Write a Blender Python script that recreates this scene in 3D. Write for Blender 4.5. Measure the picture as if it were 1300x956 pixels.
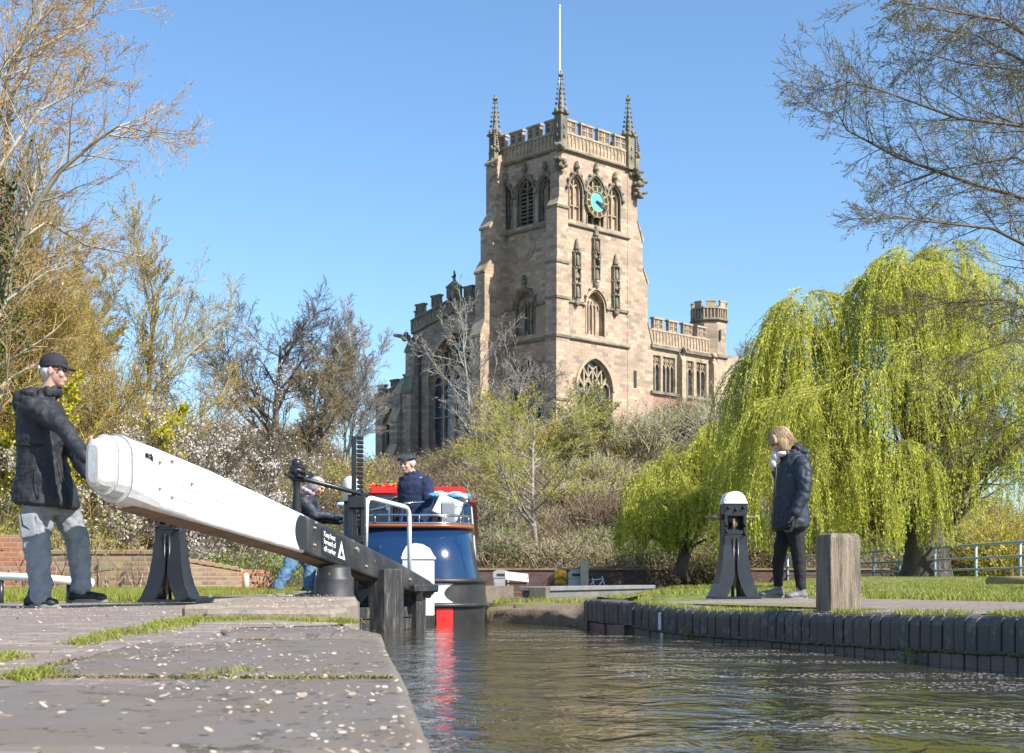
import bpy, bmesh, math, random
import numpy as np
from mathutils import Vector, Matrix, noise as mnoise
R = math.radians
for o in list(bpy.data.objects): bpy.data.objects.remove(o)
SC = bpy.context.scene
COL = SC.collection
# ------------------------------------------------------------------ camera
FPX, HZ, CAMZ = 1805.0, 735.0, 0.18        # focal length in photo pixels, horizon row, camera height
cd = bpy.data.cameras.new('camera'); cam = bpy.data.objects.new('camera', cd); COL.objects.link(cam)
cam.location = (0, 0, CAMZ); cam.rotation_euler = (R(90), 0, 0)
cd.sensor_width = 36; cd.lens = 36*FPX/1300; cd.shift_y = (HZ-478)/1300
cd.clip_start = .05; cd.clip_end = 5000
cd.dof.use_dof = True; cd.dof.focus_distance = 15; cd.dof.aperture_fstop = 14
SC.camera = cam
# ------------------------------------------------------------------ sky and sun
SUN_EL = R(42); SD = Vector((0.80, -0.60, 0)).normalized()*math.cos(SUN_EL); SD.z = math.sin(SUN_EL)
w = bpy.data.worlds.new('World'); SC.world = w; w.use_nodes = True
nt = w.node_tree; bg = nt.nodes['Background']
sky = nt.nodes.new('ShaderNodeTexSky'); sky.sky_type = 'NISHITA'; sky.sun_disc = False
sky.sun_elevation = SUN_EL; sky.sun_rotation = math.atan2(SD.x, SD.y)
sky.altitude = 50; sky.air_density = 1.0; sky.dust_density = 0.6; sky.ozone_density = 3.6
tint = nt.nodes.new('ShaderNodeMix'); tint.data_type = 'RGBA'; tint.blend_type = 'MULTIPLY'; tint.inputs[0].default_value = 1; tint.inputs[7].default_value = (.82,.945,1,1); nt.links.new(sky.outputs[0], tint.inputs[6]); nt.links.new(tint.outputs[2], bg.inputs[0]); bg.inputs[1].default_value = 0.125
sl = bpy.data.lights.new('sun', 'SUN'); sl.energy = 5.0; sl.angle = R(0.5); sl.color = (1, .955, .88)
so = bpy.data.objects.new('sun', sl); COL.objects.link(so)
so.rotation_euler = (-SD).to_track_quat('-Z', 'Y').to_euler()
SC.view_settings.view_transform = 'Standard'; SC.view_settings.look = 'None'
SC.view_settings.gamma = 1; SC.view_settings.exposure = 0.82; SC.view_settings.use_curve_mapping = False
SC.render.resolution_x = 1024; SC.render.resolution_y = 753

# ------------------------------------------------------------------ helpers
def W(px, py, Y): return Vector(((px-650)*Y/FPX, Y, CAMZ+(HZ-py)*Y/FPX))
def G(px, Y, z=0): return Vector(((px-650)*Y/FPX, Y, z))
def tag(o, label=None, cat=None, group=None, kind=None):
    if label: o['label'] = label
    if cat: o['category'] = cat
    if group: o['group'] = group
    if kind: o['kind'] = kind
    return o
def empty(name, loc=(0,0,0), rz=0, label=None, cat=None, group=None):
    o = bpy.data.objects.new(name, None); COL.objects.link(o); o.location = loc; o.rotation_euler = (0,0,rz)
    o.empty_display_size = .1
    return tag(o, label, cat, group)
def smooth01(t): t = max(0., min(1., t)); return t*t*(3-2*t)

class MB:
    def __init__(s): s.v = []; s.f = []; s.sm = []; s.mi = []; s.cm = 0
    def add(s, vs, fs, sm=False):
        n = len(s.v); s.v.extend([tuple(q) for q in vs]); s.f.extend([tuple(i+n for i in f) for f in fs])
        s.sm.extend([sm]*len(fs)); s.mi.extend([s.cm]*len(fs)); return n
    def box(s, x0, x1, y0, y1, z0, z1, M=None):
        vs = [Vector(p) for p in ((x0,y0,z0),(x1,y0,z0),(x1,y1,z0),(x0,y1,z0),(x0,y0,z1),(x1,y0,z1),(x1,y1,z1),(x0,y1,z1))]
        if M is not None: vs = [M @ q for q in vs]
        s.add(vs, [(3,2,1,0),(4,5,6,7),(0,1,5,4),(1,2,6,5),(2,3,7,6),(3,0,4,7)])
    def bbox(s, x0, x1, y0, y1, z0, z1, b=.01, M=None):   # box with chamfered edges
        cx, cy, cz = (x0+x1)/2, (y0+y1)/2, (z0+z1)/2; hx, hy, hz = (x1-x0)/2, (y1-y0)/2, (z1-z0)/2
        b = min(b, hx*.9, hy*.9, hz*.9); pts = []; idx = {}
        for sx in (-1,1):
            for sy in (-1,1):
                for sz in (-1,1):
                    for k in range(3):
                        p = [sx*(hx-b), sy*(hy-b), sz*(hz-b)]; p[k] += (sx,sy,sz)[k]*b
                        idx[(sx,sy,sz,k)] = len(pts); pts.append(Vector((cx+p[0], cy+p[1], cz+p[2])))
        fs = []
        for k in range(3):
            a, c = (k+1)%3, (k+2)%3
            for sg in (-1,1):
                q = []
                for (u, v) in ((-1,-1),(1,-1),(1,1),(-1,1)):
                    t = [0,0,0]; t[k] = sg; t[a] = u; t[c] = v; q.append(idx[(t[0],t[1],t[2],k)])
                fs.append(q if sg > 0 else q[::-1])
            for u in (-1,1):
                for v in (-1,1):
                    t0 = [0,0,0]; t1 = [0,0,0]; t0[a] = t1[a] = u; t0[c] = t1[c] = v; t0[k] = -1; t1[k] = 1
                    q = [idx[(*t0,a)], idx[(*t1,a)], idx[(*t1,c)], idx[(*t0,c)]]
                    fs.append(q if u*v > 0 else q[::-1])
        for sx in (-1,1):
            for sy in (-1,1):
                for sz in (-1,1):
                    q = [idx[(sx,sy,sz,k)] for k in range(3)]; fs.append(q if sx*sy*sz > 0 else q[::-1])
        if M is not None: pts = [M @ q for q in pts]
        s.add(pts, fs)
    def loft(s, rings, closed=True, caps=True, sm=False):
        n = len(rings[0]); vs = [p for r in rings for p in r]; fs = []
        for i in range(len(rings)-1):
            for j in range(n if closed else n-1):
                k = (j+1) % n; fs.append((i*n+j, i*n+k, (i+1)*n+k, (i+1)*n+j))
        b = s.add(vs, fs, sm)
        if caps and closed:
            s.f.append(tuple(b+j for j in reversed(range(n)))); s.f.append(tuple(b+(len(rings)-1)*n+j for j in range(n)))
            s.sm += [False]*2; s.mi += [s.cm]*2
    def tube(s, pts, r, n=8, caps=True, sm=True):
        pts = [Vector(p) for p in pts]; rr = r if hasattr(r, '__len__') else [r]*len(pts)
        rings = []; up = None
        for i, p in enumerate(pts):
            d = (pts[min(i+1,len(pts)-1)] - pts[max(i-1,0)])
            if d.length < 1e-9: d = Vector((0,0,1))
            d.normalize()
            if up is None: up = d.orthogonal().normalized()
            u = (up - d*up.dot(d))
            u = d.orthogonal() if u.length < 1e-6 else u
            u.normalize(); up = u; v = d.cross(u)
            rings.append([p + (u*math.cos(a)+v*math.sin(a))*rr[i] for a in [2*math.pi*k/n for k in range(n)]])
        s.loft(rings, caps=caps, sm=sm)
    def lathe(s, prof, c=(0,0,0), n=24, sm=True, rot=0):
        c = Vector(c); rings = [[c+Vector((r*math.cos(a), r*math.sin(a), z)) for a in [rot+2*math.pi*k/n for k in range(n)]] for r, z in prof]
        s.loft(rings, sm=sm)
    def prism(s, poly, M, d0, d1):     # polygon (u,v) swept along local third axis from d0 to d1; M maps (u,v,w)
        a = [M @ Vector((u,v,d0)) for u,v in poly]; b = [M @ Vector((u,v,d1)) for u,v in poly]
        s.loft([a,b])
    def sphere(s, c, rad, n=12, m=8, M=None):
        rad = rad if hasattr(rad,'__len__') else (rad,)*3; c = Vector(c); rings = []
        for i in range(1, m):
            th = math.pi*i/m - math.pi/2
            rings.append([Vector((math.cos(th)*math.cos(2*math.pi*k/n)*rad[0], math.cos(th)*math.sin(2*math.pi*k/n)*rad[1], math.sin(th)*rad[2])) for k in range(n)])
        vs = [q for r in rings for q in r] + [Vector((0,0,-rad[2])), Vector((0,0,rad[2]))]
        if M is not None: vs = [M @ q for q in vs]
        vs = [q + c for q in vs]; fs = []
        for i in range(m-2):
            for k in range(n): fs.append((i*n+k, i*n+(k+1)%n, (i+1)*n+(k+1)%n, (i+1)*n+k))
        N = (m-1)*n
        for k in range(n): fs.append((N, (k+1)%n, k)); fs.append((N+1, (m-2)*n+k, (m-2)*n+(k+1)%n))
        s.add(vs, fs, True)
    def cap(s, p0, p1, r0, r1, n=12):   # tapered capsule
        p0 = Vector(p0); p1 = Vector(p1); d = p1-p0; L = d.length; d = d.normalized() if L > 1e-6 else Vector((0,0,1))
        pts = []; rr = []
        for i in range(1, 4): a = math.pi/2*i/4; pts.append(p0 - d*r0*math.cos(a)); rr.append(r0*math.sin(a))
        pts += [p0, p1]; rr += [r0, r1]
        for i in (3,2,1): a = math.pi/2*i/4; pts.append(p1 + d*r1*math.cos(a)); rr.append(r1*math.sin(a))
        u = d.orthogonal().normalized(); v = d.cross(u)
        s.loft([[p+(u*math.cos(t)+v*math.sin(t))*q for t in [2*math.pi*k/n for k in range(n)]] for p, q in zip(pts, rr)], sm=True)
    def build(s, name, mat, parent=None, off=None):
        me = bpy.data.meshes.new(name)
        vs = s.v if off is None else [(a-off[0], b-off[1], c-off[2]) for a,b,c in s.v]
        me.from_pydata(vs, [], s.f)
        me.polygons.foreach_set('use_smooth', s.sm)
        for m in (mat if isinstance(mat, (list,tuple)) else [mat]): me.materials.append(m)
        if isinstance(mat, (list,tuple)): me.polygons.foreach_set('material_index', s.mi)
        me.update()
        o = bpy.data.objects.new(name, me); COL.objects.link(o)
        if parent is not None: o.parent = parent
        return o

def npmesh(name, V, F, mat, parent=None, n=4, smooth=False):
    V = np.asarray(V, dtype=np.float32).reshape(-1,3); F = np.asarray(F, dtype=np.int32).reshape(-1,n)
    me = bpy.data.meshes.new(name); me.vertices.add(len(V)); me.loops.add(F.size); me.polygons.add(len(F))
    me.vertices.foreach_set('co', V.ravel()); me.loops.foreach_set('vertex_index', F.ravel())
    me.polygons.foreach_set('loop_start', np.arange(0, F.size, n, dtype=np.int32))
    me.polygons.foreach_set('loop_total', np.full(len(F), n, dtype=np.int32))
    if smooth: me.polygons.foreach_set('use_smooth', np.ones(len(F), dtype=bool))
    me.update(calc_edges=True); me.validate()
    me.materials.append(mat)
    o = bpy.data.objects.new(name, me); COL.objects.link(o)
    if parent is not None: o.parent = parent
    return o

# ------------------------------------------------------------------ materials
def newmat(name):
    m = bpy.data.materials.new(name); m.use_nodes = True
    return m, m.node_tree, m.node_tree.nodes['Principled BSDF']
def ramp(nt, fac, stops):
    r = nt.nodes.new('ShaderNodeValToRGB'); e = r.color_ramp.elements
    while len(e) < len(stops): e.new(.5)
    for k, (p, c) in enumerate(stops): e[k].position = p; e[k].color = (*c, 1) if len(c) == 3 else c
    nt.links.new(fac, r.inputs[0]); return r.outputs[0]
def noise_t(nt, vec, scale, detail=4, rough=.55, dist=0):
    n = nt.nodes.new('ShaderNodeTexNoise'); n.inputs['Scale'].default_value = scale; n.inputs['Detail'].default_value = detail
    n.inputs['Roughness'].default_value = rough; n.inputs['Distortion'].default_value = dist
    if vec is not None: nt.links.new(vec, n.inputs['Vector'])
    return n.outputs['Fac']
def coords(nt, kind='Object', scale=None):
    t = nt.nodes.new('ShaderNodeTexCoord'); o = t.outputs[kind]
    if scale is not None:
        m = nt.nodes.new('ShaderNodeMapping'); m.inputs['Scale'].default_value = scale; nt.links.new(o, m.inputs[0]); o = m.outputs[0]
    return o
def mix(nt, a, b, fac, mode='MIX'):
    m = nt.nodes.new('ShaderNodeMix'); m.data_type = 'RGBA'; m.blend_type = mode
    for s_, v in ((m.inputs[6], a), (m.inputs[7], b), (m.inputs[0], fac)):
        if hasattr(v, 'is_output') or hasattr(v, 'links'): nt.links.new(v, s_)
        elif isinstance(v, (int, float)): s_.default_value = v
        else: s_.default_value = (*v, 1)
    return m.outputs[2]
def bump(nt, bs, h, strength=.3, dist=.02, prev=None):
    b = nt.nodes.new('ShaderNodeBump'); b.inputs['Strength'].default_value = strength; b.inputs['Distance'].default_value = dist
    nt.links.new(h, b.inputs['Height'])
    if prev is not None: nt.links.new(prev, b.inputs['Normal'])
    nt.links.new(b.outputs[0], bs.inputs['Normal']); return b.outputs[0]
def vary(name, c1, c2, scale=3, rough=.7, bs_=.25, bdist=.01, c3=None, stretch=(1,1,1), metal=0, spec=.5, coat=0, fine=None):
    m, nt, b = newmat(name); v = coords(nt, 'Object', stretch)
    f = noise_t(nt, v, scale, 6, .6)
    st = [(.35, c1), (.65, c2)] if c3 is None else [(.3, c1), (.5, c2), (.7, c3)]
    c = ramp(nt, f, st)
    f2 = noise_t(nt, v, fine or scale*9, 5, .65)
    c = mix(nt, c, ramp(nt, f2, [(.25, (.62,.62,.62)), (.7, (1.12,1.12,1.12))]), .55, 'MULTIPLY')
    nt.links.new(c, b.inputs['Base Color']); b.inputs['Roughness'].default_value = rough; b.inputs['Metallic'].default_value = metal
    b.inputs['Specular IOR Level'].default_value = spec; b.inputs['Coat Weight'].default_value = coat
    if bs_: bump(nt, b, f2, bs_, bdist)
    return m
def plain(name, c, rough=.6, metal=0, spec=.5, coat=0):
    m, nt, b = newmat(name); b.inputs['Base Color'].default_value = (*c, 1); b.inputs['Roughness'].default_value = rough
    b.inputs['Metallic'].default_value = metal; b.inputs['Specular IOR Level'].default_value = spec; b.inputs['Coat Weight'].default_value = coat
    return m
def painted(name, c, chip, rough=.45, chips=.62, scale=6, dirt=(.12,.1,.07), coat=0, dirtamt=.35):
    m, nt, b = newmat(name); v = coords(nt, 'Object')
    f = noise_t(nt, v, scale, 8, .7)
    k = ramp(nt, f, [(chips, (0,0,0)), (chips+.02, (1,1,1))])
    d = ramp(nt, noise_t(nt, v, scale*.35, 5, .65), [(.45, (0,0,0)), (.8, (1,1,1))])
    dm = nt.nodes.new('ShaderNodeMath'); dm.operation = 'MULTIPLY'; dm.inputs[1].default_value = dirtamt; nt.links.new(d, dm.inputs[0])
    base = mix(nt, c, dirt, dm.outputs[0])
    nt.links.new(mix(nt, base, chip, k), b.inputs['Base Color']); b.inputs['Roughness'].default_value = rough; b.inputs['Coat Weight'].default_value = coat
    bump(nt, b, noise_t(nt, v, scale*5, 6, .7), .2, .006)
    return m
def brickmat(name, cols, mortar, bw=.22, bh=.075, ms=.012, xy=True, stain=(.10,.09,.07), stainamt=.5, bstr=.5, bdist=.01, scale=1, rough=.85, nsc=.7, moss=None):
    m, nt, b = newmat(name)
    t = nt.nodes.new('ShaderNodeTexCoord'); sp = nt.nodes.new('ShaderNodeSeparateXYZ'); nt.links.new(t.outputs['Object'], sp.inputs[0])
    ad = nt.nodes.new('ShaderNodeMath'); nt.links.new(sp.outputs[0], ad.inputs[0]); nt.links.new(sp.outputs[1], ad.inputs[1])
    cb = nt.nodes.new('ShaderNodeCombineXYZ')
    if xy: nt.links.new(ad.outputs[0], cb.inputs[0]); nt.links.new(sp.outputs[2], cb.inputs[1])
    else: nt.links.new(sp.outputs[0], cb.inputs[0]); nt.links.new(sp.outputs[1], cb.inputs[1])
    br = nt.nodes.new('ShaderNodeTexBrick'); nt.links.new(cb.outputs[0], br.inputs['Vector'])
    br.inputs['Scale'].default_value = scale; br.inputs['Brick Width'].default_value = bw; br.inputs['Row Height'].default_value = bh
    br.inputs['Mortar Size'].default_value = ms; br.inputs['Mortar Smooth'].default_value = .3; br.inputs['Bias'].default_value = 0
    br.inputs['Color1'].default_value = (0,0,0,1); br.inputs['Color2'].default_value = (1,1,1,1); br.inputs['Mortar'].default_value = (.5,.5,.5,1)
    n = len(cols); col = ramp(nt, br.outputs['Color'], [((k+.5)/n if n > 1 else 0, c) for k, c in enumerate(cols)])
    v3 = t.outputs['Object']
    f = noise_t(nt, v3, nsc, 7, .65); f2 = noise_t(nt, v3, nsc*14, 5, .7)
    col = mix(nt, col, ramp(nt, f2, [(.25,(.6,.6,.6)),(.75,(1.2,1.2,1.2))]), .7, 'MULTIPLY')
    k = ramp(nt, f, [(.48,(0,0,0)),(.72,(1,1,1))]); km = nt.nodes.new('ShaderNodeMath'); km.operation='MULTIPLY'; km.inputs[1].default_value = stainamt; nt.links.new(k, km.inputs[0])
    col = mix(nt, col, stain, km.outputs[0])
    col = mix(nt, col, mortar, br.outputs['Fac'])
    if moss:
        k2 = ramp(nt, noise_t(nt, v3, nsc*3, 6, .7), [(moss[1],(0,0,0)),(moss[1]+.08,(1,1,1))]); col = mix(nt, col, moss[0], k2)
    nt.links.new(col, b.inputs['Base Color']); b.inputs['Roughness'].default_value = rough
    inv = nt.nodes.new('ShaderNodeMath'); inv.operation='SUBTRACT'; inv.inputs[0].default_value = 1; nt.links.new(br.outputs['Fac'], inv.inputs[1])
    p = bump(nt, b, inv.outputs[0], bstr, bdist); bump(nt, b, f2, .35, bdist*.6, p)
    return m
def leafmat(name, cols, trans=.35, rough=.6, nscale=.5):
    m, nt, b = newmat(name)
    g = nt.nodes.new('ShaderNodeNewGeometry'); v = coords(nt, 'Object')
    r = g.outputs['Random Per Island']
    f = noise_t(nt, v, nscale, 3, .6)
    a = nt.nodes.new('ShaderNodeMath'); a.operation = 'MULTIPLY_ADD'; a.inputs[1].default_value = .45; nt.links.new(r, a.inputs[0]); 
    s_ = nt.nodes.new('ShaderNodeMath'); s_.operation='MULTIPLY'; s_.inputs[1].default_value = .6; nt.links.new(f, s_.inputs[0]); nt.links.new(s_.outputs[0], a.inputs[2])
    n = len(cols); c = ramp(nt, a.outputs[0], [(.1+.8*k/(n-1), q) for k, q in enumerate(cols)])
    nt.links.new(c, b.inputs['Base Color']); b.inputs['Roughness'].default_value = rough; b.inputs['Specular IOR Level'].default_value = .25
    if trans:
        tr = nt.nodes.new('ShaderNodeBsdfTranslucent'); nt.links.new(c, tr.inputs[0])
        mx = nt.nodes.new('ShaderNodeMixShader'); mx.inputs[0].default_value = trans
        nt.links.new(b.outputs[0], mx.inputs[1]); nt.links.new(tr.outputs[0], mx.inputs[2])
        nt.links.new(mx.outputs[0], nt.nodes['Material Output'].inputs[0])
    return m
# ------------------------------------------------------------------ ground
WATER = -0.28
CH_L, CH_R = -2.42, -0.26                                  # lock chamber beyond the gate
rwall = [(1560,5.7,0.0),(1420,6.2,0.0),(1300,6.9,.004),(1200,7.6,-.012),(1100,8.45,-.026),(1009,9.35,-.04),(940,10.1,-.047),(880,10.75,-.05),(838,11.2,-.035),(803,11.6,-.012)]
RW = [Vector((G(p,Y).x, Y, z)) for p, Y, z in rwall]
RC = G(803,11.6,-.012); RE = G(743,12.75,-.005)            # wing end
bank = [G(740,13.25), G(725,13.75), G(692,14.3), G(655,14.75), G(614,15.1)]
ledge = [Vector((.02,.9,0)), Vector((-.1,2.0,0)), Vector((-.235,3.3,0)), Vector((-.33,4.2,0)), Vector((-.48,5.4,0)), Vector((-.79,6.6,0))]
def inpoly(x, y, P):
    c = False; n = len(P)
    for i in range(n):
        a, b = P[i], P[(i+1)%n]
        if (a[1] > y) != (b[1] > y) and x < (b[0]-a[0])*(y-a[1])/(b[1]-a[1])+a[0]: c = not c
    return c
basin = [(q.x,q.y) for q in RW]+[(RE.x,RE.y)]+[(q.x,q.y) for q in bank]+[(CH_R,15.1),(CH_R,37),(CH_L,37),(CH_L,14),(-1.65,12),(-1.33,11.2),(-.86,7.2)]+[(q.x,q.y) for q in ledge[::-1]]+[(.4,-3),(7,-3)]
def terr(x, y):
    n1 = mnoise.noise(Vector((x*.13, y*.13, 3)))
    n2 = mnoise.noise(Vector((x*.7, y*.7, 7)))
    px = 650+1805*x/max(y, 1)
    # centre drops away beyond the lock, the right stays level
    drop = smooth01((y-22)/16)*smooth01((930-px)/120)
    z = -.66*drop
    if px > 650: z += .055*math.exp(-((y-21)/6)**2)*smooth01((px-760)/150) + .02*n2*smooth01((y-14)/4)
    z += smooth01((px-930)/150)*smooth01((y-24)/20)*.22
    z += (-.11*smooth01((850-px)/120)*smooth01((y-13)/2) - .14*smooth01((870-px)/130)*smooth01((y-16)/7))*smooth01((px-560)/40)*(1-drop)
    if y > 64.5:
        h = .62 + .66*drop*0
        k = (y-64.5)/44
        rise = 10.6*(.55*smooth01(k)+.45*max(0,min(1,k)))
        side = 1-smooth01((x-19)/24)
        z = (h + rise*(.15+.85*side) + 2.4*smooth01((px-800)/60)*smooth01((y-100)/12)*side + n1*.7*smooth01((y-66)/8))
        z -= 2.6*smooth01((640-px)/110)*smooth01((px-380)/80)*smooth01((y-78)/20)
    elif x < -5 and y > 20:
        z = max(z, -.66 + (.7+1.8*smooth01((-x-6)/10))*smooth01((y-24)/26)+.2*n1)
    return z
def axis(pts): 
    out = []
    for a, b, st in pts: out += list(np.arange(a, b, st))
    return out + [pts[-1][1]]
xs = axis([(-1500,-300,150),(-300,-90,20),(-90,-40,3),(-40,-12,1),(-12,14,.28),(14,50,1),(50,100,4),(100,300,20),(300,1500,150)])
ys = axis([(11.0,24,.28),(24,64.44,.85),(64.44,64.56,.12),(64.56,115,1.0),(115,200,5),(200,400,25),(400,2500,150)])
V = []; F = []
nx = len(xs); keep = {}
inw = {}
for j, y in enumerate(ys):
    for i, x in enumerate(xs):
        z = terr(x, y)
        if y < 38 and -3.5 < x < 3:
            z2 = z
            wv = inpoly(x, y, basin)
            if not wv and y < 14.9:
                for dx, dy in ((.29,0),(-.29,0),(0,.29),(0,-.29),(.2,-.2),(.2,.2),(-.2,-.2)):
                    if inpoly(x+dx, y+dy, basin): wv = True
            if wv: z = -1.4
        if y < 15.5 and x > -.3 and z > -1: z = -.09 if x-float(np.interp(y, [q.y for q in RW]+[RE.y,14.8], [q.x for q in RW]+[RE.x,RE.x-.1])) < 1.5 else -.02
        if y < 19 and x < -2: z -= .02
        V.append((x, y, z))
for j in range(len(ys)-1):
    for i in range(nx-1): a = j*nx+i; F.append((a, a+1, a+1+nx, a+nx))
m, nt, b = newmat('ground_grass'); v = coords(nt)
f = noise_t(nt, v, .35, 8, .7); f2 = noise_t(nt, v, 6, 6, .75)
c = ramp(nt, f, [(.34,(.24,.19,.11)),(.46,(.17,.17,.06)),(.62,(.12,.17,.03))])
c = mix(nt, c, ramp(nt, f2, [(.3,(.45,.42,.4)),(.7,(1.35,1.3,1.15))]), .8, 'MULTIPLY')
nt.links.new(c, b.inputs['Base Color']); b.inputs['Roughness'].default_value = .95; bump(nt, b, f2, .6, .04)
m2, nt, b = newmat('hill_soil'); v = coords(nt)
f = noise_t(nt, v, .5, 8, .75)
c = ramp(nt, f, [(.3,(.05,.038,.022)),(.5,(.11,.08,.045)),(.66,(.085,.10,.03))]); nt.links.new(c, b.inputs['Base Color']); b.inputs['Roughness'].default_value = 1; bump(nt, b, f, .8, .2)
gnd = npmesh('ground', V, F, m, smooth=True); gnd.data.materials.append(m2)
mi = np.zeros(len(F), dtype=np.int32)
for k in range(len(F)):
    a = V[F[k][0]]
    if a[1] > 64.4 or (a[0] < -9 and a[1] > 30): mi[k] = 1
gnd.data.polygons.foreach_set('material_index', mi)
tag(gnd, kind='structure')

# water
m, nt, b = newmat('canal_water'); v = coords(nt, 'Object', (1,1.0,1))
b.inputs['Base Color'].default_value = (.045,.040,.021,1); b.inputs['Roughness'].default_value = .035; b.inputs['IOR'].default_value = 1.33
b.inputs['Specular IOR Level'].default_value = .9
v1 = coords(nt, 'Object', (1.3, 1.0, 1))
p = bump(nt, b, noise_t(nt, v1, 2.6, 4, .55, .8), .34, .08)
bump(nt, b, noise_t(nt, v1, 13, 3, .5, .5), .22, .018, p)
mb = MB(); mb.add([(-6,-4,WATER),(9,-4,WATER),(9,37.2,WATER),(-6,37.2,WATER)], [(0,1,2,3)])
tag(mb.build('canal_water', m), kind='structure')
mb = MB(); mb.add([(-6,-4,-1.5),(9,-4,-1.5),(9,37.2,-1.5),(-6,37.2,-1.5)], [(0,1,2,3)])
tag(mb.build('canal_bed', plain('bed', (.04,.035,.02), .9)), kind='structure')

# ---- left lockside: paved sheet
pave = brickmat('left_paving', [(.24,.17,.15),(.30,.23,.19),(.19,.16,.16),(.33,.26,.21)], (.20,.16,.11), .23,.115,.012, xy=False, stain=(.16,.14,.13), stainamt=.45, bstr=.6, bdist=.012, nsc=1.6, moss=((.12,.15,.03), .63))
slab = painted('slab_stone', (.150,.128,.110), (.08,.07,.055), .85, .58, 9, dirt=(.15,.105,.06), dirtamt=1.0); vary('slab_stone_old', (.17,.16,.155), (.25,.23,.205), 2.6, .8, .8, .012, c3=(.30,.25,.19), fine=26)
def strip_grid(P0, P1, zf, ny=40, nxx=30):
    V = []; F = []
    for j in range(ny+1):
        a = P0(j/ny); b_ = P1(j/ny)
        for i in range(nxx+1):
            q = a.lerp(b_, i/nxx); V.append((q.x, q.y, zf(q.x, q.y)))
    for j in range(ny):
        for i in range(nxx): k = j*(nxx+1)+i; F.append((k, k+1, k+nxx+2, k+nxx+1))
    return V, F
def edge_left(y):      # x of the lockside edge at depth y
    P = [(-.02,.5),(.02,.9),(-.1,2.0),(-.235,3.3),(-.33,4.2),(-.48,5.4),(-.79,6.6),(-.86,7.2),(-1.33,11.2),(-1.65,12),(CH_L,14),(CH_L,37)]
    for (x0,y0),(x1,y1) in zip(P, P[1:]):
        if y0 <= y <= y1: return x0+(x1-x0)*(y-y0)/(y1-y0)
    return P[0][0] if y < P[0][1] else P[-1][0]
def zleft(x, y): return -.02 - .035*smooth01((6.6-y)/2.4) + .006*mnoise.noise(Vector((x*1.5,y*1.5,0)))
V, F = [], []
ylist = list(np.arange(-2, 19.01, .2)); nxx = 26
for y in ylist:
    e = edge_left(max(.5,y)) - (.55 if y < 6.1 else (.1 if y < 6.3 else .02))
    for i in range(nxx+1):
        x = e + (-16-e)*(i/nxx)**1.6; V.append((x, y, zleft(x, y)))
for j in range(len(ylist)-1):
    for i in range(nxx): k = j*(nxx+1)+i; F.append((k+1, k, k+nxx+1, k+nxx+2))
vg = MB(); vg.add([(-1.9,12.9,-.012),(-2.9,14,-.010),(-3.05,27.5,-.3),(-4.2,27.5,-.3),(-4.9,23,-.008),(-16,22.2,-.008),(-16,12.6,-.012)], [(0,1,2,3,4,5,6)]); tag(vg.build('verge', bpy.data.materials['ground_grass']), kind='structure')
tag(npmesh('lockside_paving', V, F, pave, smooth=True), kind='structure')
# dark stone slabs along the near edge (one coping course)
mb = MB(); random.seed(4)
prev = -1.2; joints = [-1.2, .6, 1.9, 3.35, 5.35, 6.31]
for a, b_ in zip(joints, joints[1:]):
    e0, e1 = edge_left(max(.5,a+.01)), edge_left(b_-.01); wdt = .95 if a < 4 else .62
    zt = -.014 - .036*smooth01((6.4-a)/2.4) + random.uniform(-.003,.003)
    sk = random.uniform(-.06,.06)
    g = .014
    ring = lambda z, ins: [Vector((e0-wdt+ins, a+g+ins, z)), Vector((e0-ins, a+g+ins, z)), Vector((e1-ins, b_-g-ins, z)), Vector((e1-wdt+sk+ins, b_-g-ins, z))]
    mb.loft([ring(-.75,0), ring(zt-.05,0)], sm=False, caps=False)
    R0 = ring(0,0); NG = 40; gv = []
    for j in range(NG+1):
        for i in range(NG+1):
            u, v = i/NG, j/NG; q = R0[0].lerp(R0[1],u).lerp(R0[3].lerp(R0[2],u), v)
            eu = min(u,1-u)*wdt; ev = min(v,1-v)*(b_-a); e = min(eu, ev)
            h = .0045*mnoise.noise(q*2.3) + .0028*mnoise.noise(q*9) + .0018*mnoise.noise(q*31)
            rd = .02+.012*mnoise.noise(q*6); h -= (.05 if e < 1e-6 else (rd*max(0,1-e/.035)**2)) if e < .035 else 0
            c_ = mnoise.noise(q*4+Vector((0,0,5))); h -= .010*max(0, c_-.42)*3
            gv.append((q.x, q.y, zt+h))
    mb.add(gv, [(j*(NG+1)+i, j*(NG+1)+i+1, (j+1)*(NG+1)+i+1, (j+1)*(NG+1)+i) for j in range(NG) for i in range(NG)], True)
tag(mb.build('edge_coping', slab), kind='structure')
mb = MB(); P_ = [(-2,.0)]+[(y, edge_left(max(.5,y))) for y in (.6,1.5,2.5,3.5,4.5,5.5,6.3)]
for (y0,e0),(y1,e1) in zip(P_, P_[1:]): mb.add([(e0-.95,y0,-.068),(e0-.02,y0,-.068),(e1-.02,y1,-.068),(e1-.95,y1,-.068)], [(0,1,2,3)])
tag(mb.build('joint_bed', vary('joint_dirt', (.12,.085,.045), (.10,.11,.03), 9, .95)), kind='structure')
mb = MB()
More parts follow.
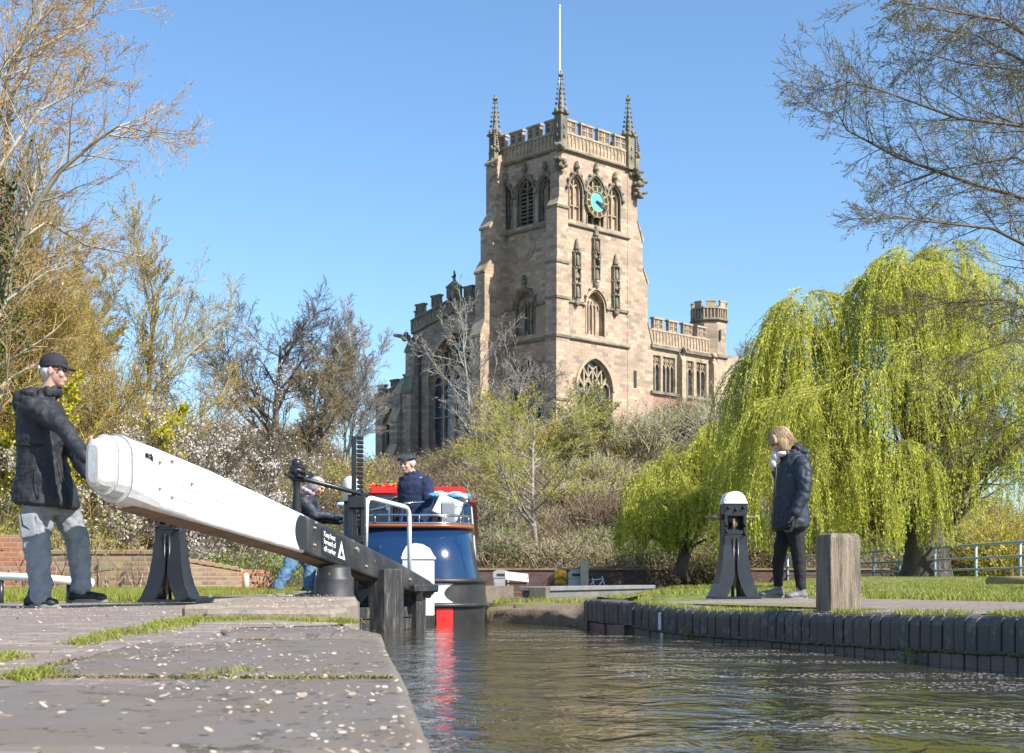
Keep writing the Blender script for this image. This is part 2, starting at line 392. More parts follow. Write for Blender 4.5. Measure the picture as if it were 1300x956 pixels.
# lock wall below the left edge, and the raised stones beside the gate
P = [(.02,-2),(.02,.9),(-.1,2.0),(-.235,3.3),(-.33,4.2),(-.48,5.4),(-.79,6.6)]
for (x0,y0),(x1,y1) in zip(P, P[1:]): mb.add([(x0-.03,y0,-.12),(x1-.03,y1,-.12),(x1-.03,y1,-1.5),(x0-.03,y0,-1.5)], [(0,1,2,3)])
stone = vary('gate_coping_stone', (.20,.15,.11), (.30,.24,.18), 3.5, .85, .7, .015, c3=(.15,.14,.14))
tag(mb.build('lock_wall', brickmat('lockwall', [(.08,.07,.07),(.11,.10,.10)], (.05,.05,.045))), kind='structure')
mb = MB(); random.seed(9)
y = 6.3
specs = [(6.32,6.88,-.765,-1.75,-.015),(6.9,7.5,-.86,-1.50,.03),(7.52,8.6,-.93,-1.75,.042),(8.62,9.9,-1.06,-1.8,.035),(9.92,11.2,-1.22,-2.1,.04),(11.22,12.4,-1.72,-2.5,.03),(12.42,13.6,-2.1,-2.9,.03)]
for a, b_, x1, x0, zt in specs:
    mb.bbox(x0, x1, a, b_, -.8, zt, .02)
for k in range(20):
    a = 13.62+k*1.2; mb.bbox(-3.0, CH_L, a, a+1.17, -.8, .025+random.uniform(-.01,.01), .02)
tag(mb.build('gate_coping', stone), kind='structure')

# ---- right lockside: paving strip and turf lip
V, F = [], []
pav2 = brickmat('right_paving', [(.25,.18,.15),(.20,.16,.15),(.30,.24,.19)], (.16,.13,.10), .23,.115,.012, xy=False, stain=(.22,.19,.14), stainamt=.5, nsc=1.2, moss=((.14,.17,.04), .6))
def rw_at(t):
    n = len(RW)-1; k = min(int(t*n), n-1); return RW[k].lerp(RW[k+1], t*n-k)
N = 60
for j in range(N+1):
    a = rw_at(j/N); nrm = Vector((.95,.85,0)).normalized()
    for i in range(9):
        d = .12+i*(2.6 if j < N*.9 else 2.0)/8
        q = a + nrm*d; V.append((q.x, q.y, a.z*(1-i/8)**1.5 + .003 + .004*mnoise.noise(q*2)))
for j in range(N):
    for i in range(8): k = j*9+i; F.append((k, k+9, k+10, k+1))
rp = npmesh('towpath', V, F, pav2, smooth=True); tag(rp, kind='structure')
# turf behind the path close to the camera (right)
mb = MB(); mb.add([(3.3,5.0,-.02),(14,3,-.02),(40,3,-.02),(40,12,-.02),(1.0,12.3,-.02),(2.6,9,-.02)], [(0,1,2,3,4,5)])
tag(mb.build('lawn', bpy.data.materials['ground_grass']), kind='structure')
# blue engineering brick coping, each brick modelled
blue = painted('blue_brick', (.062,.058,.058), (.15,.13,.10), .55, .565, 9, dirt=(.11,.10,.05), dirtamt=.8)
mb = MB(); random.seed(3)
def polylen(P): return sum((b-a).length for a, b in zip(P, P[1:]))
def along(P, s):
    for a, b in zip(P, P[1:]):
        L = (b-a).length
        if s <= L: return a.lerp(b, s/L), (b-a).normalized()
        s -= L
    return P[-1], (P[-1]-P[-2]).normalized()
def brick_course(mb, P, pitch, depth, h, ztop, setback=0, rnd=.05, jit=.004):
    L = polylen(P); s = 0
    while s < L-pitch*.5:
        c, d = along(P, s+pitch/2); d.z = 0; d.normalize(); n = Vector((d.y,-d.x,0))     # n points inland
        c = c + n*(setback+random.uniform(-jit,jit)); zt = c.z + ztop + random.uniform(-jit,jit)*.8
        M = Matrix(((d.x, n.x, 0, c.x),(d.y, n.y, 0, c.y),(0,0,1,zt),(0,0,0,1)))
        hw = pitch/2-.0055; prof = [(0,-h),(0,-rnd)]
        for k in range(1,5): a = math.pi/2*k/4; prof.append((rnd-rnd*math.cos(a), -rnd+rnd*math.sin(a)))
        prof += [(depth,0),(depth,-h)]
        e = .004
        rings = [[M @ Vector((-hw, p[0]+e*(1 if p[0]<depth/2 else -1), p[1]-(e if p[1]>-h/2 else -e))) for p in prof],
                 [M @ Vector((-hw+e, p[0], p[1])) for p in prof], [M @ Vector((hw-e, p[0], p[1])) for p in prof],
                 [M @ Vector((hw, p[0]+e*(1 if p[0]<depth/2 else -1), p[1]-(e if p[1]>-h/2 else -e))) for p in prof]]
        mb.loft(rings)
        s += pitch*random.uniform(.95,1.05)
brick_course(mb, RW, .112, .26, .19, 0, 0, .055, .006)
wing = [RW[-1], RE]
brick_course(mb, wing, .112, .26, .19, 0, 0, .03, .006)
blue.node_tree.nodes['Principled BSDF']
cp = mb.build('brick_coping', blue)
dl = MB(); rr_ = random.Random(6); Lw = polylen(RW); s_ = 0
while s_ < Lw:
    c, d = along(RW, s_); d.z = 0; d.normalize(); n = Vector((d.y,-d.x,0)); q = .012+.012*abs(mnoise.noise(Vector((s_*4,0,0))))
    dl.sphere(c+n*.01+Vector((0,0,-.196+rr_.uniform(-.006,.006))), (.022,.016,q*.7), 6, 5)
    s_ += .018
tag(dl.build('ledge_dirt', vary('ledge_mud', (.13,.10,.06), (.11,.095,.045), 14, .95, c3=(.20,.15,.10))), kind='structure')
dl = MB(); s_ = .056
while s_ < Lw:
    c, d = along(RW, s_); d.z = 0; d.normalize(); n = Vector((d.y,-d.x,0))
    if rr_.random() < .8: dl.sphere(c+n*rr_.uniform(.02,.05)+Vector((0,0,-rr_.uniform(.004,.03))), (.006,.02,rr_.uniform(.008,.02)), 6, 5)
    s_ += .056*2
tag(dl.build('joint_mortar', vary('pale_mortar', (.30,.27,.22), (.42,.39,.33), 20, .9)), kind='structure'); tag(cp, kind='structure')
mb = MB(); brick_course(mb, [q-Vector((0,0,.195)) for q in RW], .122, .25, .35, 0, .018, .006, .003)
brick_course(mb, [q-Vector((0,0,.195)) for q in wing], .24, .25, .35, 0, .03, .01, .02)
tag(mb.build('lock_wall', vary('wet_brick', (.06,.055,.05), (.10,.095,.09), 3, .35, .4, .008, c3=(.14,.12,.10))), kind='structure')
mb = MB(); PP = [q-Vector((0,0,.0)) for q in RW]+[RE]
dk = MB()
for a, b_ in zip(PP, PP[1:]):
    d = (b_-a).normalized(); n = Vector((d.y,-d.x,0)).normalized()
    o_ = n*.035
    dk.add([a+o_-Vector((0,0,.012)), b_+o_-Vector((0,0,.012)), b_+o_-Vector((0,0,1.6)), a+o_-Vector((0,0,1.6))], [(0,1,2,3)])
    o2 = n*.28
    dk.add([a+o_-Vector((0,0,.012)), b_+o_-Vector((0,0,.012)), b_+o2-Vector((0,0,.012)), a+o2-Vector((0,0,.012))], [(0,1,2,3)])
tag(dk.build('wall_core', vary('mortar_dark', (.05,.045,.035), (.10,.085,.06), 6, .9)), kind='structure')
# white level mark on the wall
c, d = along(RW+[RE], 0); 
def rw_px(px):
    best = None
    for a, b_ in zip(RW, RW[1:]):
        for k in range(50):
            q = a.lerp(b_, k/50); e = abs(650+1805*q.x/q.y-px)
            if best is None or e < best[0]: best = (e, q, (b_-a).normalized())
    return best[1], best[2]
q, d = rw_px(838); d.z = 0; d.normalize(); n = Vector((d.y,-d.x,0)); M = Matrix(((d.x,n.x,0,q.x),(d.y,n.y,0,q.y),(0,0,1,q.z),(0,0,0,1)))
mb = MB(); mb.box(-.02,.02,-.006,.0,-.185,-.05,M); mb.box(-.018,.018,.012,.017,-.34,-.2,M)
o = mb.build('cill_marker', painted('cillwhite', (.75,.76,.78), (.2,.2,.2), chips=.6, scale=20)); tag(o, 'white painted cill marker stripe running down the lock wall into the water', 'marker')

# ---- muddy bank between the boat and the brick wing wall
mb = MB(); B = [Vector((RE.x+.02, RE.y+.02,0))]+bank+[Vector((CH_R,15.15,0))]
random.seed(5)
rings = []
top = []
PB = []
for k in range(41):
    q, d = along(B, polylen(B)*k/40); PB.append((q, d))
V = []; F = []; prof = [(-.06,-.7),(-.03,-.28),(.0,-.2),(.03,-.145),(.1,-.125),(.5,-.11),(1.0,-.10),(1.8,-.10),(2.6,-.10),(3.6,-.11)]
for k, (q, d) in enumerate(PB):
    fr = k/40; back = Vector((.25,.97,0)).normalized()
    for i, (u, z) in enumerate(prof):
        nn = mnoise.noise(Vector((q.x*5, q.y*5, i)))
        zz = z + (.02*nn if 1 < i else 0) - (.05*smooth01((1-abs(fr-.32)/.2)) if 2 < i < 6 else 0)
        p = q + back*(u+.05*nn*(i > 1)); zz = zz if i < 5 else max(zz*(1 if i < 7 else 1.3), terr(p.x,p.y)+.02); V.append((p.x, p.y, zz))
npf = len(prof)
for k in range(40):
    for i in range(npf-1): a = k*npf+i; F.append((a+npf, a, a+1, a+npf+1))
tag(npmesh('earth_bank', V, F, vary('mud', (.16,.115,.07), (.25,.185,.12), 4, .9, .8, .03, c3=(.13,.13,.05)), smooth=True), kind='structure')
mb = MB(); k = 0; y = 15.2
while y < 36: mb.bbox(CH_R-.02*(y-15.1), CH_R-.02*(y-15.1)+.3, y, y+.95, -1.2, -.20+random.uniform(-.01,.01), .02); y += .98
tag(mb.build('chamber_coping', bpy.data.materials['mud']), kind='structure')
mb = MB(); mb.box(CH_L-.3, CH_R+.3, 36.5, 37.2, -1.4, .0); tag(mb.build('lock_end_wall', stone), kind='structure')
# ------------------------------------------------------------------ church
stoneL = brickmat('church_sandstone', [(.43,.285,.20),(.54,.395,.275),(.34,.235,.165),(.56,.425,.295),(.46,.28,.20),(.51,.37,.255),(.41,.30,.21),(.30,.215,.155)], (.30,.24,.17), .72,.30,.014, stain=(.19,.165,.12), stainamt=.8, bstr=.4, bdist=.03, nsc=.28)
stoneD = brickmat('church_blackened_shaded_sandstone', [(.30,.235,.18),(.42,.33,.25),(.22,.18,.145),(.45,.36,.27),(.34,.25,.20)], (.20,.17,.13), .72,.30,.014, stain=(.10,.09,.08), stainamt=.7, bstr=.4, bdist=.03, nsc=.3)  # weathered stone, its dark colour also deepens the shade on the west walls
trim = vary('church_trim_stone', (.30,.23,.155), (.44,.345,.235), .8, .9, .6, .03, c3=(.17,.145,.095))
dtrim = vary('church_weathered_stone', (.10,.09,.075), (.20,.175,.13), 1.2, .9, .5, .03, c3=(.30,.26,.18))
glassm = vary('leaded_glass', (.02,.025,.035), (.07,.08,.10), 3, .18, .3, .01, spec=.8)
slate = plain('roof_lead', (.16,.17,.18), .6)
gild = plain('gilding', (.42,.32,.14), .45, .3)
clockblue = plain('clock_turquoise', (.13,.42,.42), .4)
clockdk = plain('clock_dark_ring', (.03,.035,.03), .6)
whitep = plain('flagpole_white', (.8,.8,.8), .4)
O3 = Vector(((712-650)*116/FPX, 116, 9.0)); CH = empty('church', O3, R(44), 'large sandstone church with square pinnacled clock tower standing on the hill', 'church')
ZB = O3.z
def zc(z): return z-ZB
def arch_pts(hw, spring, apex, n=10, bottom=None):
    # pointed arch outline as (u,z) from left springing over the apex to right springing
    h = apex-spring; r = (hw*hw+h*h)/(2*hw); pts = []
    a1 = math.asin(min(1, h/r))
    for k in range(n+1): a = a1*k/n; pts.append((-hw + r - r*math.cos(a), spring + r*math.sin(a)))
    pts += [(-u, z) for u, z in pts[-2::-1]]
    return pts
# frames: 'S' = plane y=const facing -y (u along +x) ; 'W' = plane x=const facing -x (u along -y seen.. u=y)
def frame(kind, cx, plane):
    if kind == 'S': return Matrix(((1,0,0,cx),(0,0,-1,plane),(0,1,0,0),(0,0,0,1)))      # (u,z,out)
    return Matrix(((0,0,-1,plane),(-1,0,0,cx),(0,1,0,0),(0,0,0,1)))
def wall_with_openings(mb, M, u0, u1, z0, z1, ops, depth=.55, topf=None):
    """flat wall in the frame with pointed openings [(uc,hw,bottom,spring,apex)], built column by column"""
    us = {u0, u1}
    for uc, hw, b, s_, a in ops:
        for u, z in arch_pts(hw, s_, a): us.add(round(uc+u,5))
    if topf:
        for k in range(1,12): us.add(u0+(u1-u0)*k/12)
    us = sorted(us)
    def az(op, u):
        uc, hw, b, s_, a = op; h = a-s_; r = (hw*hw+h*h)/(2*hw); x = hw-abs(u-uc)
        return s_ + math.sqrt(max(0, r*r-(r-max(0,x))**2))
    tf = topf or (lambda u: z1)
    for a, b_ in zip(us, us[1:]):
        if b_-a < 1e-5: continue
        mid = (a+b_)/2; hit = sorted([op for op in ops if op[0]-op[1] < mid < op[0]+op[1]], key=lambda o: o[2])
        zlo0 = zlo1 = z0
        for op in hit:
            mb.add([M@Vector((a,zlo0,0)), M@Vector((b_,zlo1,0)), M@Vector((b_,op[2],0)), M@Vector((a,op[2],0))], [(0,1,2,3)])
            zlo0, zlo1 = az(op,a), az(op,b_)
            mb.add([M@Vector((a,zlo0,0)), M@Vector((b_,zlo1,0)), M@Vector((b_,zlo1,-depth)), M@Vector((a,zlo0,-depth))], [(0,1,2,3)])
        mb.add([M@Vector((a,zlo0,0)), M@Vector((b_,zlo1,0)), M@Vector((b_,tf(b_),0)), M@Vector((a,tf(a),0))], [(0,1,2,3)])
    for uc, hw, b, s_, a in ops:
        for sg in (-1,1): u = uc+sg*hw; mb.add([M@Vector((u,b,0)), M@Vector((u,s_,0)), M@Vector((u,s_,-depth)), M@Vector((u,b,-depth))], [(0,1,2,3)])
        mb.add([M@Vector((uc-hw,b+.0,-depth)), M@Vector((uc+hw,b+.0,-depth)), M@Vector((uc+hw,b-.0,0)), M@Vector((uc-hw,b-.0,0))], [(0,1,2,3)])
def moulding(mb, M, uc, hw, spring, apex, w_, out, inn=-.1, legs=0, n=10):
    a = arch_pts(hw+w_, spring, apex+w_*1.25, n); b = arch_pts(hw, spring, apex, n)
    if legs: a = [(a[0][0], spring-legs)]+a+[(a[-1][0], spring-legs)]; b = [(b[0][0], spring-legs)]+b+[(b[-1][0], spring-legs)]
    rings = [[M@Vector((uc+p[0],p[1],inn)), M@Vector((uc+p[0],p[1],out)), M@Vector((uc+q[0],q[1],out)), M@Vector((uc+q[0],q[1],inn))] for p, q in zip(a, b)]
    mb.loft(rings)
def bar(mb, M, u0, z0, u1, z1, w_, d0, d1):
    a = Vector((u0,z0)); b = Vector((u1,z1)); d = (b-a).normalized(); n = Vector((-d.y,d.x))*w_/2
    mb.loft([[M@Vector((q.x,q.y,dd)) for q in (a+n,b+n,b-n,a-n)] for dd in (d0,d1)])
def polybar(mb, M, pts, w_, d0, d1):
    for (a, b) in zip(pts, pts[1:]): bar(mb, M, *a, *b, w_, d0, d1)
def window(parent, M, op, lights, depth=.5, rows=0, tr=trim, hood=True, gl=None, fancy=True):
    uc, hw, b, s_, a = op
    g = MB(); out = arch_pts(hw, s_, a); vs = [M@Vector((uc-hw,b,-depth+.05))]+[M@Vector((uc+u,z,-depth+.05)) for u, z in out]+[M@Vector((uc+hw,b,-depth+.05))]
    g.add(vs, [tuple(range(len(vs)))])
    t = MB(); d0, d1 = -depth+.07, -depth+.27; lw = 2*hw/lights; wb = min(.16, lw*.18)
    h = a-s_; r = (hw*hw+h*h)/(2*hw)
    def azl(u): x = hw-abs(u); return s_ + math.sqrt(max(0, r*r-(r-x)**2))
    moulding(t, M, uc, hw-.14, s_, a-.17, .14, d1+.02, d0, legs=s_-b)
    for k in range(1, lights):
        u = -hw+lw*k; zt = min(azl(u)-.05, s_+h*.55 if fancy else 1e9); bar(t, M, uc+u, b, uc+u, zt, wb, d0, d1)
    tips = s_ - lw*.1
    for k in range(lights):
        u = -hw+lw*(k+.5); top = min(tips+lw*.75, azl(u)-.08)
        ap = arch_pts(lw/2, tips, top, 5); polybar(t, M, [(uc+u+p[0], p[1]) for p in ap], wb*.75, d0+.03, d1-.03)
        for q in range(rows): z = b+(tips-b)*(q+1)/(rows+1); bar(t, M, uc+u-lw/2, z, uc+u+lw/2, z, wb*.6, d0+.04, d1-.04)
    if fancy and lights >= 3:      # intersecting tracery in the head
        for k in range(1, lights):
            u = -hw+lw*k
            for sg in (-1,1):
                pts = []
                for q in range(9):
                    t_ = q/8; uu = u+sg*(t_*lw*1.5); zz = tips+lw*.3+(h*.95)*math.sin(t_*1.35)*.75
                    if abs(uu) < hw-.1 and zz < azl(uu)-.08: pts.append((uc+uu, zz))
                polybar(t, M, pts, wb*.7, d0+.02, d1-.02)
        for k in range(lights*2-1):
            u = -hw+lw*(k+1)/2; z0 = tips+lw*.65; z1 = azl(u)-.1
            if z1 > z0+.2: bar(t, M, uc+u, z0, uc+u, min(z1, z0+h*.5), wb*.5, d0+.03, d1-.05)
    wd = g.build('window', gl or glassm, parent)
    t.build('tracery', tr, wd)
    if hood:
        hm = MB(); moulding(hm, M, uc, hw, s_, a, .26, .13, -.12, legs=0); moulding(hm, M, uc, hw+.02, s_, a, .09, .05, -.3, legs=s_-b)
        hm.build('arch_moulding', tr, wd)
    return wd
def ogee(mb, M, uc, hw, spring, apex, fin=1.2, croc=True):
    moulding(mb, M, uc, hw, spring, apex, .16, .2, -.05)
    top = apex+.2
    mb.box(uc-.09, uc+.09, 0, 0, 0, 0) if False else None
    bar(mb, M, uc, top-.1, uc, top+fin, .14, -.05, .3)
    for z, r_ in ((top+fin*.45,.28),(top+fin*.75,.2),(top+fin,.12)): mb.sphere(M@Vector((uc,z,.15)), (r_,r_,r_*.8), 6, 5)
    if croc:
        for u, z in arch_pts(hw+.22, spring, apex+.24, 3)[::1]: mb.sphere(M@Vector((uc+u,z,.14)), .15, 5, 4)
# --- tower
S_ = 8.2
TW = empty('tower', (0,0,0)); TW.parent = CH
mb = MB(); z1 = 35.4-ZB
MS, MW = frame('S', 0, 0), frame('W', 0, 0)      # W: u -> -y so window centre u = -y
zS, zLow, zMid, zBel = 35.4-ZB, 20.04-ZB, 23-ZB, 29.4-ZB
Z = zc
opsS = [(4.1,2.15,Z(12.2),Z(16.0),Z(18.6)), (4.15,1.08,Z(20.55),Z(22.9),Z(24.2)),
        (4.1,.95,Z(29.75),Z(32.4),Z(33.7)), (1.75,.75,Z(29.75),Z(32.3),Z(33.4)), (6.45,.75,Z(29.75),Z(32.3),Z(33.4))]
opsW = [(-(q[0]),)+q[1:] for q in opsS]
wall_with_openings(mb, MS, 0, S_, 0, zS, opsS)
wall_with_openings(mb, MW, -S_, 0, 0, zS, opsW)
mb.add([(S_,0,0),(S_,S_,0),(S_,S_,zS),(S_,0,zS)], [(0,1,2,3)]); mb.add([(0,S_,0),(S_,S_,0),(S_,S_,zS),(0,S_,zS)], [(0,1,2,3)])
mb.build('tower_wall', stoneL, TW)
louv = plain('belfry_louvre', (.03,.03,.03), .8)
for M, ops in ((MS, opsS), (MW, opsW)):
    window(TW, M, ops[0], 4, rows=1)
    # niche with a slit light
    uc, hw, b, s_, a = ops[1]; n_ = MB(); pts = [(uc-hw,b)]+[(uc+u,z) for u,z in arch_pts(hw,s_,a)]+[(uc+hw,b)]
    n_.add([M@Vector((u,z,-.5)) for u,z in pts], [tuple(range(len(pts)))]); nw = n_.build('niche', stoneL, TW)
    h_ = MB(); moulding(h_, M, uc, hw, s_, a, .14, .06, -.3, legs=s_-b); ogee(h_, M, uc, hw+.15, s_, a+.15, 1.0)
    h_.loft([[M@Vector(q) for q in ((uc-hw-.1,b-.55,.02),(uc+hw+.1,b-.55,.02),(uc+hw+.1,b-.5,.18),(uc-hw-.1,b-.5,.18))],[M@Vector(q) for q in ((uc-hw,b,-.5),(uc+hw,b,-.5),(uc+hw,b+.05,-.5),(uc-hw,b+.05,-.5))]])
    for sg in (-1,0,1): bar(h_, M, uc+sg*.42, b+.05, uc+sg*.42, s_+.5, .1, -.49, -.33)
    for sg in (-1.5,-.5,.5,1.5):
        polybar(h_, M, [(uc+sg*.42+p[0], p[1]) for p in arch_pts(.2, s_-.1, s_+.35, 4)], .08, -.49, -.35)
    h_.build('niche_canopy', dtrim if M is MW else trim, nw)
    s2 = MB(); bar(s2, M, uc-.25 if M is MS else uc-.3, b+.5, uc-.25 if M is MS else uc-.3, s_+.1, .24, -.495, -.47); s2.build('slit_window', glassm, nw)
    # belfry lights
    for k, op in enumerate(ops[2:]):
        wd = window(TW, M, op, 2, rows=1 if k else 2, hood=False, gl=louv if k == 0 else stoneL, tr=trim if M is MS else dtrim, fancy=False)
        hm = MB(); moulding(hm, M, op[0], op[1], op[3], op[4], .12, .07, -.3, legs=op[3]-op[2]); ogee(hm, M, op[0], op[1]+.14, op[3], op[4]+.14, .8)
        if k == 0:
            for q in range(9): z = op[2]+.2+q*.33; hm.loft([[M@Vector(v) for v in ((op[0]-op[1],z,-.45),(op[0]+op[1],z,-.45),(op[0]+op[1],z+.05,-.45),(op[0]-op[1],z+.05,-.45))],[M@Vector(v) for v in ((op[0]-op[1],z-.16,-.2),(op[0]+op[1],z-.16,-.2),(op[0]+op[1],z-.11,-.2),(op[0]-op[1],z-.11,-.2))]]) if M is MW else None
        hm.build('canopy', dtrim, wd)
# string courses
def ring_course(mb, x0, x1, y0, y1, z0, z1, out, slope=.12):
    def rr(o, z): return [Vector((x0-o,y0-o,z)), Vector((x1+o,y0-o,z)), Vector((x1+o,y1+o,z)), Vector((x0-o,y1+o,z))]
    mb.loft([rr(-.1,z0-.001), rr(out*.5,z0), rr(out,z0+(z1-z0)*.35), rr(out,z0+(z1-z0)*.6), rr(-.1,z1+slope)])
sc = MB()
for q in ((zS-.25, zS+.05, .28),(zBel-.2, zBel+.05, .2),(Z(19.85), Z(20.15), .22)): sc = MB(); ring_course(sc, 0,S_,0,S_, *q); sc.build('string_course', dtrim, TW)
for M, us in ((MS, ((0,2.8),(5.5,S_))), (MW, ((-S_,-5.5),(-2.8,0)))):
    for u0, u1 in us: sc = MB(); bar(sc, M, u0, zMid, u1, zMid, .22, -.05, .16); sc.build('string_course', dtrim, TW)
# parapet with panels and battlements
def parapet(parent, x0, x1, y0, y1, z0, h1, h2, mw, gap, mat, trm, sides='SWEN', topf=None, rib=.42):
    p = MB(); t = MB(); dl_ = []; th = .35
    for sd in sides:
        if sd in 'SN': M = frame('S', 0, y0 if sd == 'S' else y1+th); a, b = x0, x1
        else: M = frame('W', 0, x0 if sd == 'W' else x1-th*0+th); a, b = -y1, -y0
        if sd == 'N': M = frame('S', 0, y1-.001)
        if sd == 'E': M = frame('W', 0, x1-.35)
        L = b-a; n = max(1, round((L-gap)/(mw+gap))); g = (L-n*mw)/(n) 
        tf = topf if (topf and sd in 'WE') else (lambda u: 0)
        seg = 12 if topf else 1
        for k in range(seg):
            u0_, u1_ = a+L*k/seg, a+L*(k+1)/seg; q0, q1 = tf(u0_), tf(u1_)
            p.loft([[M@Vector(v) for v in ((u0_,z0+q0,dd),(u1_,z0+q1,dd),(u1_,z0+h1+q1,dd),(u0_,z0+h1+q0,dd))] for dd in (-.3,-.02)])
            t.loft([[M@Vector(v) for v in ((u0_,z0+h1-.12+q0,dd),(u1_,z0+h1-.12+q1,dd),(u1_,z0+h1+.03+q1,dd),(u0_,z0+h1+.03+q0,dd))] for dd in (-.36,.09)])
            t.loft([[M@Vector(v) for v in ((u0_,z0+q0,dd),(u1_,z0+q1,dd),(u1_,z0+.14+q1,dd),(u0_,z0+.14+q0,dd))] for dd in (-.1,.07)])
        nr = int(L/rib)
        for k in range(nr+1):
            u = a+L*k/nr; q0 = tf(u); bar(t, M, u, z0+q0+.1, u, z0+q0+h1-.1, .1, -.1, .06)
            if k < nr: polybar(t, M, [(u+L/nr/2+c[0], c[1]+tf(u)) for c in arch_pts(L/nr/2-.04, z0+h1-.42, z0+h1-.16, 3)], .06, -.1, .04)
        for k in range(n):
            u = a+g/2+(mw+g)*k; q = tf(u+mw/2)
            p.loft([[M@Vector(v) for v in ((u,z0+h1+q-.25*bool(topf),dd),(u+mw,z0+h1+q-.25*bool(topf),dd),(u+mw,z0+h1+h2+q,dd),(u,z0+h1+h2+q,dd))] for dd in (-.3,-.02)])
            t.loft([[M@Vector(v) for v in ((u-.08,z0+h1+h2-.03+q,dd),(u+mw+.08,z0+h1+h2-.03+q,dd),(u+mw+.08,z0+h1+h2+.13+q,dd),(u-.08,z0+h1+h2+.13+q,dd))] for dd in (-.38,.1)])
            for c in (.22,.78):
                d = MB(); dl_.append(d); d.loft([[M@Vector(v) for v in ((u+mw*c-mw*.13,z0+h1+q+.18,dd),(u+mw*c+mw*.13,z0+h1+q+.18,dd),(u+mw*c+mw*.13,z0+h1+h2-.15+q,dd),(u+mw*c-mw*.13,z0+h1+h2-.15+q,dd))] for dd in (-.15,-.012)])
            bar(t, M, u+mw/2, z0+h1+q+.1, u+mw/2, z0+h1+h2+q-.08, .09, -.1, .04); bar(t, M, u+.05, z0+h1+h2*.55+q, u+mw-.05, z0+h1+h2*.55+q, .07, -.1, .03)
            for c in (.04,.96): bar(t, M, u+mw*c, z0+h1+q+.05, u+mw*c, z0+h1+h2+q-.05, .09, -.1, .04)
    P = p.build('parapet', mat, parent); t.build('coping', trm, P)
    for d in dl_: d.build('shade_panel', plain('panel_shadow_stone', (.12,.10,.08), .9) if 'panel_shadow_stone' not in bpy.data.materials else bpy.data.materials['panel_shadow_stone'], P)  # solid panels, their dark colour stands for shade inside pierced openings
parapet(TW, -.05, S_+.05, -.05, S_+.05, zS+.05, 1.3, 1.0, 1.5, .62, stoneL, trim)
# pinnacles with crockets
def pinnacle(parent, x, y, z0, zshaft, ztip, r=.42, mat=dtrim):
    p = MB(); q = .7071
    p.loft([[Vector((x+r*a*s_, y+r*b*s_, z)) for a,b in ((-1,-1),(1,-1),(1,1),(-1,1))] for s_, z in ((.9,z0),(.9,zshaft-.25),(1.25,zshaft-.15),(1.25,zshaft),(.75,zshaft+.15))])
    p.loft([[Vector((x+rr*math.cos(k*math.pi/4+.39), y+rr*math.sin(k*math.pi/4+.39), z)) for k in range(8)] for rr, z in ((r*.72,zshaft),(r*.08,ztip-.25))])
    n = 7
    for k in range(n):
        t = (k+.3)/n; z = zshaft+.2+(ztip-zshaft-.6)*t; rr = r*.72*(1-t)+.08
        for a in range(4): an = a*math.pi/2+math.pi/4; p.sphere((x+math.cos(an)*(rr+.05), y+math.sin(an)*(rr+.05), z), .13-.05*t, 5, 4)
    for a in range(4):
        an = a*math.pi/2; p.sphere((x+math.cos(an)*r*1.25, y+math.sin(an)*r*1.25, zshaft+.05), (.2,.2,.26), 5, 4)
        for zz in (.35,.6): p.sphere((x+math.cos(an)*r*.95, y+math.sin(an)*r*.95, z0+(zshaft-z0)*zz), (.12,.12,.25), 5, 4)
    p.sphere((x,y,ztip-.35), .22, 6, 5); p.sphere((x,y,ztip-.1), (.11,.11,.2), 6, 5)
    for a in range(4): an = a*math.pi/2; p.sphere((x+.2*math.cos(an), y+.2*math.sin(an), ztip-.35), .08, 5, 4)
    p.build('pinnacle', mat, parent)
for x, y in ((-.1,-.1),(S_+.1,0.0),(0.05,S_-.35),(S_+.1,S_+.1)):
    pinnacle(TW, x, y, zS-.2, Z(38.2), Z(41.6))
for x, y in ((S_+1.0,-.05),(-.75,S_-1.1)): pinnacle(TW, x, y, Z(34.2), Z(36.6), Z(38.6), .26)
# flagpole
mb = MB(); mb.tube([(4.1,4.1,zS),(4.1,4.1,Z(40)),(4.1,4.1,Z(49.2))], [.12,.1,.05], 8); mb.sphere((4.1,4.1,Z(49.25)), .12, 8, 6); mb.build('flagpole', whitep, TW)
mb = MB(); mb.box(.3,S_-.3,.3,S_-.3,zS+.1,zS+.5); mb.build('tower_roof', slate, TW)
# gargoyles at the parapet corners
def lump(mb, c, r, seed, n=6):
    rnd = random.Random(seed)
    for k in range(n): mb.sphere(Vector(c)+Vector([rnd.uniform(-r,r)*.75 for _ in range(3)]), (r*rnd.uniform(.35,.6), r*rnd.uniform(.35,.6), r*rnd.uniform(.35,.6)), 7, 5)
for k, (x, y, z) in enumerate(((-.45,-.35,35.3),(-.4,-.3,34.1),(-.35,-.3,33.6),(S_+.6,-.3,35.0),(S_+1.0,-.4,34.2),(S_+1.0,-.4,33.3),(-.9,S_-1.1,35.0),(-.8,S_-1.1,34.2))):
    g = MB(); lump(g, (x,y,Z(z)), .46, k, 9); g.tube([(x,y,Z(z)),(x-.5 if x < 2 else x+.6,y-.5,Z(z)+.1)], [.22,.13], 7); g.build('gargoyle', dtrim, TW)
